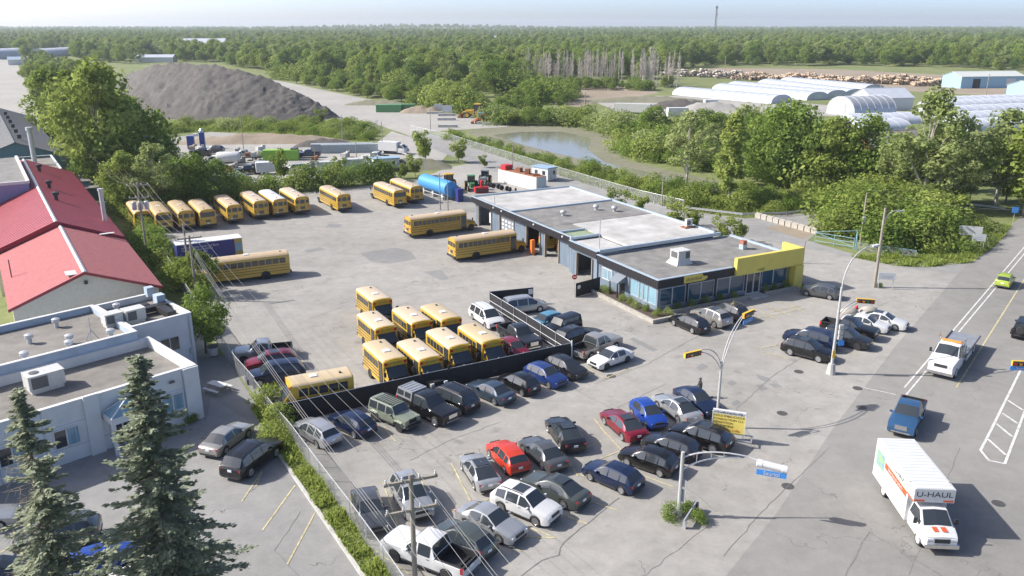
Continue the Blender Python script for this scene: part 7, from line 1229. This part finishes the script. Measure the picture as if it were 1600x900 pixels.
for i, (a, b) in enumerate((((1066,147), (1221,161)), ((1128,141), (1278,156)), ((1150,137), (1308,153)), ((1200,133), (1338,151)), ((1232,130), (1366,143)))): hoop('hoop_house', ('nearest long white hoop house beyond the trees', 'second white hoop house from the front', 'third white hoop house from the front', 'fourth white hoop house from the front', 'farthest white hoop house of the row')[i], a, b, 13, 3.3, ribs=4)
hoop('quonset_shed', 'large grey ribbed quonset shed in front of the hoop houses', (1376,177), (1312,180), 14, 6.4, 'quonset', 3)
for i, (a, b) in enumerate((((1420,190), (1320,193)), ((1400,200), (1330,204)), ((1620,158), (1470,163)), ((1640,163), (1450,170)), ((1660,172), (1450,180)), ((1660,182), (1480,190)), ((1660,195), (1490,202)))): hoop('hoop_house', ('low white hoop house directly in front of the quonset shed', 'nearest low white hoop house below the quonset shed', 'farthest of the right-hand white hoop houses', 'second of the right-hand white hoop houses', 'third of the right-hand white hoop houses', 'fourth of the right-hand white hoop houses', 'nearest of the right-hand white hoop houses')[i], a, b, 12, 3.0, ribs=4)
def barn(name, lab, c, hd_, L, W_, ze, zr, wm, rm, doors=()):
    t = thing(name, lab, 'barn', g(*c), R(hd_)); gable(t, -W_/2, W_/2, -L/2, L/2, ze, zr, wm, rm, rm, .3, 0)
    for y, w_, m in doors: part(t, 'door', m, bx(W_/2+.02, W_/2+.1, y-w_/2, y+w_/2, .1, ze*.8))
    return t
barn('blue_barn', 'pale blue barn with grey-green roof beyond the log yard', (1534,136), -80, 35, 14, 5.6, 7.6, 'barn_blue', 'barn_roof', ((-9, 4, 'black'), (10, 5, 'white_paint'))); barn('blue_barn', 'pale blue building cut off by the right edge', (1625,152), -80, 22, 14, 5, 7, 'barn_blue', 'barn_roof'); barn('white_barn', 'white gabled barn behind the quonset shed', (1376,170), -78, 17, 13, 4.5, 7.5, 'white_paint', 'poly_white')
barn('brick_house', 'red brick house with brown roof among the right-hand trees', (1378,262), -75, 14, 11, 5.0, 8.0, 'brick_red', 'roof_brown', ((3, 1.2, 'white_paint'), (-3, 1.4, 'white_paint')))
hoop('hoop_house', 'white arched storage building far left beside the road', (-20,93), (34,90), 24, 9, ribs=9); hoop('hoop_house', 'white arched storage building behind trees at far left', (60,90), (112,86), 22, 8, ribs=9); barn('white_barn', 'white tent-like hall in the far forest', (322,82), -85, 46, 34, 9, 15, 'white_paint', 'poly_white'); barn('white_barn', 'low white building behind the left tree belt', (245,97), -85, 30, 12, 4, 6, 'white_paint', 'poly_white'); barn('white_barn', 'small white roof at the end of the left road', (32,101), -60, 16, 10, 4, 6, 'white_paint', 'flashing')
for px, L_, lab in (((640,66), 60, 'thin white building in the far forest centre'), ((455,73), 30, 'small white house in the far forest'), ((770,64), 70, 'long white roof far away right of centre'), ((1500,60), 60, 'red-brown roof far away on the right')): barn('far_building', lab, px, -88, L_*.7, 16, 6, 9, 'white_paint', 'poly_white' if 'red' not in lab else 'red_shingle')
# ---- log piles
lr = random.Random(9); mat('log_end', (.36,.275,.19), .85, var=.25, vscale=1); mat('log_grey', (.38,.33,.28), .9, var=.25, vscale=1)
for i in range(15):
    t = i/14; px = (1065+400*t, (119 if i < 4 else 121)+13*t+lr.uniform(-1, 1)); b = MB(); L_ = 26; hh = lr.uniform(3.0, 5.0)
    for k in range(90):
        x = lr.uniform(-L_/2, L_/2); z = lr.uniform(0, hh)*(1-abs(x)/L_); a = lr.uniform(-.25, .25); ln = lr.uniform(2, 4); r0 = lr.uniform(.3, .6); b.tube((x-math.sin(a)*ln/2, -ln/2-lr.random()*1.5, z+.3), (x+math.sin(a)*ln/2, ln/2, z+.3), r0, n=6)
    o = b.build('log_pile', 'log_end' if i > 3 else 'log_grey'); o.location = g(*px); o.rotation_euler = (0, 0, lr.uniform(-.1, .1)); tag(o, 'pile of cut logs in the long stack of the log yard' if i > 3 else 'greyish pile of cut wood at the left end of the log yard', 'log pile', 'log piles' if i > 3 else 'grey wood piles')
# ---- dead grey trees
dm = []
for s in range(4):
    r = random.Random(60+s); b = MB(); H_ = 13; b.tube((0, 0, -.1), (r.uniform(-.3, .3), 0, H_), .14, .02, n=5, cap=False)
    for k in range(34): z = r.uniform(H_*.25, H_*.95); a = r.uniform(0, 6.28); ln = (1-z/H_)*2.2+.5; e = Vector((math.cos(a)*ln*.45, math.sin(a)*ln*.45, z+ln*1.2)); b.tube((0, 0, z), e, .05, .012, n=3, cap=False); b.tube((Vector((0, 0, z))+e)/2, (Vector((0, 0, z))+e)/2+Vector((r.uniform(-.6, .6), r.uniform(-.6, .6), 1.0)), .03, .01, n=3, cap=False)
    m_ = b.mesh('dead_tree'); m_.materials.append(M_['dead_wood'] if 'dead_wood' in M_ else mat('dead_wood', (.40,.36,.32), .9)); dm.append(m_)
rd = random.Random(77)
for i in range(120):
    x = rd.uniform(820, 1062); o = bpy.data.objects.new('dead_tree', rd.choice(dm)); C.objects.link(o); o.location = g(x, 131.5+rd.uniform(-4, 2.5)+(x-820)*.012); o.rotation_euler = (0, 0, rd.uniform(0, 6.28)); s = rd.uniform(.8, 1.45); o.scale = (s*1.2, s*1.2, s); tag(o, 'bare grey dead tree in the stand behind the bare field', 'tree', 'stand of dead grey trees')
scatter([(822,134),(900,135),(1010,139),(1055,133),(1050,136),(1010,142),(930,141),(830,138)], 40, ('broad', 'olive', 'bush'), 3.5, 6, '# at the foot of the dead trees', 'green growth under the dead trees', 21, 1.1, 3.5)
# ---- lattice mast on the horizon
mx = thing('radio_mast', 'tall lattice radio mast on the horizon', 'mast', Vector((297/1280*1500*1.02, 1500, 0))); hM = 30+1500/1.0*((38-14)/1280)*1.0+2
part(mx, 'lattice', 'steel_dark', lambda b: [b.tube((2.2*math.cos(k*2.094), 2.2*math.sin(k*2.094), 0), (.9*math.cos(k*2.094), .9*math.sin(k*2.094), hM), .35, n=4) for k in range(3)]+[b.tube((2*math.cos(k*2.094), 2*math.sin(k*2.094), j*4), (1.8*math.cos((k+1)*2.094), 1.8*math.sin((k+1)*2.094), j*4+4), .18, n=3) for k in range(3) for j in range(int(hM/4))])
part(mx, 'antenna', 'steel_dark', lambda b: [b.box((1.6, 0, hM-2), (.6, 1.0, 3.5)), b.box((-1.6, 0, hM-2), (.6, 1, 3.5)), b.box((1.5, 0, hM-14), (1.6, 1.6, 1.6)), b.tube((0, 0, hM), (0, 0, hM+4), .15)])
# ---- wooded plain to the horizon: one mass of instanced crowns
hill = MB(); NH = 24
hill.add([(900*math.cos(a)*q-470, 4300+700*math.sin(a)*q, 16*math.cos(q*math.pi/2)**1.5-.4) for q in [i/8 for i in range(9)] for a in [2*math.pi*k/NH for k in range(NH)]], [(i*NH+k, i*NH+(k+1) % NH, (i+1)*NH+(k+1) % NH, (i+1)*NH+k) for i in range(8) for k in range(NH)]); tag(hill.build('hill', 'grass', None, 60), kind='structure')
FB = [(-400,97),(10,92),(110,95),(180,100),(230,98),(300,96),(360,104),(400,111),(440,116),(520,128),(600,138),(700,146),(800,152),(835,146),(862,125),(900,124),(1015,126),(1040,112),(1100,103),(1300,103),(1480,107),(1560,111),(1700,118),(2200,130)]
def proj(X, Y, z=0.0): dz = 30-z; zc = Y*CS+dz*SN; return 800+1280*X/zc, 450+1280*(dz*CS-Y*SN)/zc
CLEAR = [(0,35,93,83),(55,115,91,80),(296,348,83,75),(232,262,98,92),(615,665,67,63),(735,800,66,61),(1470,1530,62,58)]
fr = np.random.default_rng(5); P_ = []
def fill(n, y0, y1, s0, s1):
    c = 0
    while c < n:
        Y = math.sqrt(fr.uniform(y0*y0, y1*y1)); X = fr.uniform(-.82, .82)*Y; x, y = proj(X, Y)
        lim = np.interp(x, [q[0] for q in FB], [q[1] for q in FB])
        if y > lim+fr.uniform(-1.5, .5): c += .35; continue
        if any(a < x < b and d-2 < y < e+3 for a, b, e, d in CLEAR): continue
        q2 = ((X+470)/900)**2+((Y-4300)/700)**2; z = 16*math.cos(min(1, math.sqrt(q2))*math.pi/2)**1.5-.4 if q2 < 1 else 0.0
        P_.append((X, Y, max(0, z), fr.uniform(s0, s1))); c += 1
fill(9500, 280, 1150, .55, 1.55); fill(9000, 1150, 2600, .75, 1.7); fill(8000, 2600, 6000, 1.0, 1.9)
P_ = np.array(P_)
def forest(name, lab, pts, srcs):
    me = bpy.data.meshes.new(name); me.from_pydata(pts[:, :3].tolist(), [], []); a = me.attributes.new('s', 'FLOAT', 'POINT'); a.data.foreach_set('value', pts[:, 3].astype(np.float32)); b = me.attributes.new('r', 'FLOAT', 'POINT'); b.data.foreach_set('value', fr.uniform(0, 6.28, len(pts)).astype(np.float32))
    o = bpy.data.objects.new(name, me); C.objects.link(o); tag(o, lab, 'forest', kind='stuff')
    gt_ = bpy.data.node_groups.new(name, 'GeometryNodeTree'); gt_.interface.new_socket('Geometry', in_out='INPUT', socket_type='NodeSocketGeometry'); gt_.interface.new_socket('Geometry', in_out='OUTPUT', socket_type='NodeSocketGeometry'); N = gt_.nodes; l = gt_.links
    i_ = N.new('NodeGroupInput'); o_ = N.new('NodeGroupOutput'); ip = N.new('GeometryNodeInstanceOnPoints'); jn = N.new('GeometryNodeGeometryToInstance')
    for sname in srcs: oi = N.new('GeometryNodeObjectInfo'); oi.inputs['Object'].default_value = sname; oi.inputs['As Instance'].default_value = False; oi.transform_space = 'ORIGINAL'; l.new(oi.outputs['Geometry'], jn.inputs[0])
    at1 = N.new('GeometryNodeInputNamedAttribute'); at1.data_type = 'FLOAT'; at1.inputs[0].default_value = 's'; at2 = N.new('GeometryNodeInputNamedAttribute'); at2.data_type = 'FLOAT'; at2.inputs[0].default_value = 'r'
    cx = N.new('ShaderNodeCombineXYZ'); l.new(at2.outputs[0], cx.inputs[2]); rv = N.new('FunctionNodeRandomValue'); rv.data_type = 'INT'; rv.inputs['Max'].default_value = len(srcs)-1 if False else 99
    l.new(i_.outputs[0], ip.inputs['Points']); l.new(jn.outputs[0], ip.inputs['Instance']); ip.inputs['Pick Instance'].default_value = True; l.new(rv.outputs[2], ip.inputs['Instance Index']); l.new(cx.outputs[0], ip.inputs['Rotation']); l.new(at1.outputs[0], ip.inputs['Scale']); l.new(ip.outputs[0], o_.inputs[0])
    md = o.modifiers.new('trees', 'NODES'); md.node_group = gt_
src = {}
for ob in C.objects:
    if ob.name.startswith('crown') and ob.parent is not None: src.setdefault(ob.data.name, ob)
keys = [k for k in src if any(w_ in k for w_ in ('broad', 'olive', 'loose', 'maple'))]
forest('far_forest', 'continuous green forest stretching to the horizon', P_, [src[k] for k in keys])
# ---- air
hz = MB(); hz.box((0, 3200, 28.5), (11000, 7400, 61)); ho = hz.build('haze', None); tag(ho, 'thin pale summer haze over the plain', 'haze', kind='stuff')
hm = bpy.data.materials.new('haze'); hm.use_nodes = True; n = hm.node_tree.nodes; n.remove(n['Principled BSDF']); pv = n.new('ShaderNodeVolumePrincipled'); pv.inputs['Color'].default_value = (.80, .88, .96, 1); pv.inputs['Density'].default_value = .00012; pv.inputs['Anisotropy'].default_value = .2
hm.node_tree.links.new(pv.outputs[0], n['Material Output'].inputs['Volume']); ho.data.materials.append(hm)
